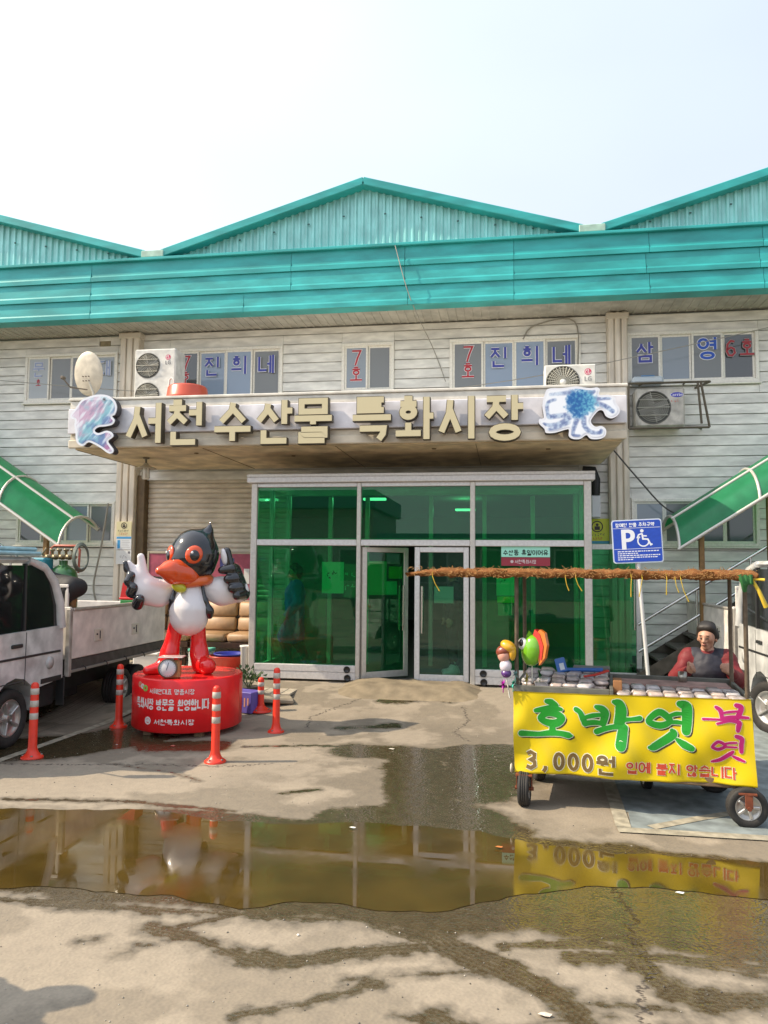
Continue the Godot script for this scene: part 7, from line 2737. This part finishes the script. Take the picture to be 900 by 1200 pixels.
func person(called_label: String, at: Vector3, turn: float, J: Dictionary, top: Color, legs: Color, feet: Color, hair: Color, coat := 0.0, boots := 0.0) -> Node3D:
	var o := thing("person", called_label, "person", at, turn)
	var skin := mat(L(.42, .22, .14), .5)
	var m := MB.new()
	m.smooth()
	var core := [[J.hip, .115, J.waist, .105], [J.waist, .105, J.chest, .125], [J.chest, .12, J.neck - Vector3(0, .07, 0), .075], [J.neck - Vector3(0, .07, 0), .06, J.neck + (J.head - J.neck) * .4, .05]]
	var limbs := []
	for s in ["l", "r"]:
		core.append([J.chest + (J["sh" + s] - J.chest) * .3, .09, J["sh" + s], .062])
		limbs.append([J["sh" + s], .055, J["el" + s], .042])
		limbs.append([J["el" + s], .042, J["wr" + s], .027])
		limbs.append([J.hip + (J["hp" + s] - J.hip) * .8, .1, J["kn" + s], .062])
		limbs.append([J["kn" + s], .06, J["an" + s], .038])
		limbs.append([J["an" + s], .04, J["to" + s], .03])
	body(m, core + limbs, .018)
	# head with brow, nose, lips, chin and ears; f looks forward
	var f: Vector3 = (J.look as Vector3).normalized()
	var side := Vector3.UP.cross(f).normalized()
	var upv := f.cross(side)
	var hd: Vector3 = J.head
	var HB := func(x: float, y: float, z: float) -> Vector3: return hd + side * x + upv * y + f * z
	body(m, [
		[HB.call(0, .035, -.02), .088, HB.call(0, .025, .012), .078], [HB.call(0, -.03, .02), .062, HB.call(0, -.075, .045), .036], [HB.call(.035, .0, .045), .036, HB.call(-.035, .0, .045), .036],
		[HB.call(0, .02, .085), .011, HB.call(0, -.022, .108), .013], [HB.call(.018, -.024, .093), .009, HB.call(-.018, -.024, .093), .009], [HB.call(.018, -.052, .083), .01, HB.call(-.018, -.052, .083), .01],
		[HB.call(.03, .033, .078), .012, HB.call(-.03, .033, .078), .012], [HB.call(.083, .015, -.005), .012, HB.call(.086, -.02, -.002), .009], [HB.call(-.083, .015, -.005), .012, HB.call(-.086, -.02, -.002), .009],
		[HB.call(0, -.04, -.01), .052, J.neck, .05],
	], .006, Transform3D(), 170.0)
	for s in ["l", "r"]:
		var w: Vector3 = J["wr" + s]
		var d: Vector3 = J.get("hd" + s, w - J["el" + s])
		body(m, hand_bones(w, d, J.get("th" + s, Vector3(0, 0, 1)), .45), .0055, Transform3D(), 130.0)
	part("body", m, skin, o)
	for x in [-.03, .03]:
		m = MB.new()
		m.ball(HB.call(x, .008, .089), Vector3(.012, .0075, .009), Basis(side, upv, f), 10, 6)
		part("eye", m, mat(L(.02, .015, .012), .2), o)
	m = MB.new()
	m.ball(HB.call(0, -.052, .097), Vector3(.022, .006, .006), Basis(side, upv, f), 10, 6)
	part("mouth", m, mat(L(.3, .1, .08), .5), o)
	m = MB.new()
	m.smooth()
	body(m, [[HB.call(0, .05, -.035), .09, HB.call(0, .085, -.012), .072], [HB.call(0, .0, -.055), .075, HB.call(0, -.05, -.05), .05], [HB.call(.078, .02, -.02), .024, HB.call(.062, .09, .02), .022], [HB.call(-.078, .02, -.02), .024, HB.call(-.062, .09, .02), .022], [HB.call(.04, .108, .042), .018, HB.call(-.04, .108, .046), .018], [HB.call(.03, .12, -.01), .04, HB.call(-.03, .12, -.02), .045]], .012, Transform3D(), 60.0)
	part("hair", m, mat(hair, .55, 0, "grain", Vector3.ONE * 4), o)
	# jacket or coat
	m = MB.new()
	m.smooth()
	var jk := [[J.hip + Vector3(0, .02, 0), .14, J.waist, .13], [J.waist, .13, J.chest, .146], [J.chest, .14, J.neck - Vector3(0, .07, 0), .088], [J.neck - Vector3(0, .075, 0), .075, J.neck - Vector3(0, .04, 0), .062]]
	for s in ["l", "r"]:
		jk.append([J.chest + (J["sh" + s] - J.chest) * .3, .108, J["sh" + s], .076])
		jk.append([J["sh" + s], .073, J["el" + s], .058])
		jk.append([J["el" + s], .058, J["el" + s].lerp(J["wr" + s], .92), .042])
		if coat > 0.0:
			jk.append([J["hp" + s], .135, J["hp" + s].lerp(J["kn" + s], coat) + Vector3(0, 0, .02), .14])
	body(m, jk, .013, Transform3D(), 44.0, .014)
	var jkt := part("jacket", m, mat(top, .6, 0, "fine", Vector3.ONE * 1.5, .4), o)
	m = MB.new()
	m.smooth()
	var cl := []
	var ax: Vector3 = (J.head - J.neck).normalized()
	for k in 13:
		var a := TAU * k / 12.0
		cl.append(J.neck - ax * .055 + side * cos(a) * .068 + side.cross(ax) * sin(a) * .062 + f * .01)
	m.tube(cl, .017, 8, false)
	part("collar", m, mat(top * .7, .6, 0, "fine", Vector3.ONE * 1.5, .4), jkt)
	m = MB.new()
	m.tube([J.neck - ax * .07 + f * .085, J.chest + f * .138, J.waist + f * .128, J.hip + f * .135], .006, 5)
	part("zip", m, mat(L(.3, .28, .25), .4, .5), jkt)
	m = MB.new()
	for x in [-.03, .03]:
		m.ball(HB.call(x, .034, .0905), Vector3(.019, .004, .006), Basis(side, upv, f), 10, 6)
	part("brow", m, mat(hair, .7), o)
	m = MB.new()
	m.smooth()
	var tr := [[J.hip, .135, J.hip + Vector3(0, .05, 0), .13]]
	for s in ["l", "r"]:
		tr.append([J.hip + (J["hp" + s] - J.hip) * .8, .112, J["kn" + s], .077])
		tr.append([J["kn" + s], .076, J["an" + s].lerp(J["kn" + s], .12), .056])
	body(m, tr, .014, Transform3D(), 44.0, .014)
	part("trousers", m, mat(legs, .7, 0, "fine", Vector3.ONE * 1.5, .4), o)
	for s in ["l", "r"]:
		m = MB.new()
		m.smooth()
		var an: Vector3 = J["an" + s]
		var to: Vector3 = J["to" + s]
		var bs := [[an - Vector3(0, .03, 0), .05, to, .042], [an + (an - to) * .25 - Vector3(0, .04, 0), .042, an, .048]]
		if boots > 0.0:
			bs.append([an, .058, an.lerp(J["kn" + s], boots), .068])
		body(m, bs, .012, Transform3D(), 50.0)
		part("boot" if boots > 0.0 else "shoe", m, mat(feet, .35), o)
	return o

func V(x: float, y: float, z: float) -> Vector3:
	return Vector3(x, y, z)

func build_people() -> void:
	var stand := {"hip": V(0, .93, 0), "waist": V(0, 1.06, .01), "chest": V(0, 1.23, .0), "neck": V(0, 1.42, -.01), "head": V(0, 1.545, .01), "look": V(0, -.08, 1),
		"shl": V(.17, 1.36, -.01), "ell": V(.24, 1.1, -.02), "wrl": V(.23, .88, .06), "shr": V(-.17, 1.36, -.01), "elr": V(-.24, 1.1, -.02), "wrr": V(-.22, .88, .07),
		"hpl": V(.09, .88, 0), "knl": V(.1, .47, .03), "anl": V(.1, .08, -.01), "tol": V(.12, .04, .14), "hpr": V(-.09, .88, 0), "knr": V(-.1, .47, .02), "anr": V(-.1, .08, -.02), "tor": V(-.12, .04, .13),
		"thl": V(-.3, 0, 1), "thr": V(.3, 0, 1)}
	# shopper in a blue coat inside the porch, stepping to the left
	var walk := stand.duplicate()
	walk.merge({"knl": V(.1, .5, .14), "anl": V(.1, .12, .1), "tol": V(.1, .05, .24), "knr": V(-.1, .48, -.06), "anr": V(-.1, .12, -.24), "tor": V(-.11, .04, -.12), "wrl": V(.22, .9, .16), "wrr": V(-.22, .92, -.04)}, true)
	person("person in a long blue coat walking inside the green glass porch, left pane", V(-3.22, .24, -11.6), deg_to_rad(-70), walk, L(.03, .13, .75), L(.03, .03, .035), L(.02, .02, .02), L(.015, .012, .01), .75)
	# fishmonger in white rubber boots behind the closed door
	person("person in dark clothes and white rubber boots behind the closed right door", V(-.8, .24, -12.0), deg_to_rad(-80), stand, L(.025, .025, .03), L(.02, .02, .024), L(.68, .7, .68), L(.015, .012, .01), 0.0, .72)
	# someone just left of the picture, known by the shadow on the ground
	var wave := stand.duplicate()
	wave.merge({"elr": V(-.42, 1.22, .05), "wrr": V(-.55, 1.42, .12)}, true)
	person("person in a grey coat just outside the left edge, whose shadow lies on the ground", V(-3.62, 0, -2.86), deg_to_rad(150), wave, L(.12, .12, .13), L(.04, .04, .05), L(.03, .03, .03), L(.02, .015, .01), .4)
	# seller sitting behind the cart
	var sit := {"hip": V(0, .5, 0), "waist": V(0, .63, .02), "chest": V(0, .82, .05), "neck": V(0, 1.01, .06), "head": V(0, 1.13, .1), "look": V(-.3, -.02, 1),
		"shl": V(.165, .94, .05), "ell": V(.27, .76, .2), "wrl": V(.2, .86, .44), "shr": V(-.165, .94, .05), "elr": V(-.28, .76, .22), "wrr": V(-.16, .86, .46),
		"hpl": V(.1, .48, .02), "knl": V(.15, .5, .42), "anl": V(.15, .09, .4), "tol": V(.16, .045, .55), "hpr": V(-.1, .48, .02), "knr": V(-.15, .5, .42), "anr": V(-.15, .09, .42), "tor": V(-.16, .045, .57),
		"thl": V(0, 1, .2), "thr": V(0, 1, .2)}
	var seller := person("person in a dark vest over dark red sleeves sitting behind the taffy cart", V(1.95, .1, -8.0), deg_to_rad(-14), sit, L(.17, .018, .02), L(.015, .015, .017), L(.03, .03, .03), L(.02, .014, .01))
	var vm := MB.new()
	vm.smooth()
	body(vm, [[sit.hip + V(0, .04, 0), .165, sit.waist, .155], [sit.waist, .155, sit.chest, .168], [sit.chest, .163, sit.neck - V(0, .085, 0), .1], [sit.chest + V(.06, .03, 0), .13, sit.shl + V(-.05, .01, 0), .085], [sit.chest + V(-.06, .03, 0), .13, sit.shr + V(.05, .01, 0), .085]], .012, Transform3D(), 46.0, .012)
	part("vest", vm, mat(L(.03, .03, .042), .6, 0, "fine", Vector3.ONE * 2, .4), seller)
	for x in [-.075, .075]:
		vm = MB.new()
		vm.box(sit.waist + V(x, .06, .16), V(.09, .1, .012), .004)
		part("pocket", vm, mat(L(.045, .045, .06), .7), seller)
	vm = MB.new()
	vm.tube([sit.neck + V(0, -.1, .1), sit.chest + V(0, 0, .172), sit.waist + V(0, 0, .162)], .006, 5)
	part("vest_zip", vm, mat(L(.4, .38, .34), .35, .6), seller)
	var st := thing("plastic_stool", "low red plastic stool under the seller behind the cart", "stool", V(1.95, .1, -8.03))
	var m := MB.new()
	m.lathe([Vector2(0, .36), Vector2(.15, .36), Vector2(.17, .345), Vector2(.17, .32)], 20)
	part("seat", m, mat(L(.4, .03, .02), .4), st)
	for k in 4:
		var a := TAU * k / 4 + .78
		m = MB.new()
		m.tube([V(cos(a) * .14, .33, sin(a) * .14), V(cos(a) * .19, -.1, sin(a) * .19)], .022, 8)
		part("leg", m, mat(L(.4, .03, .02), .4), st)
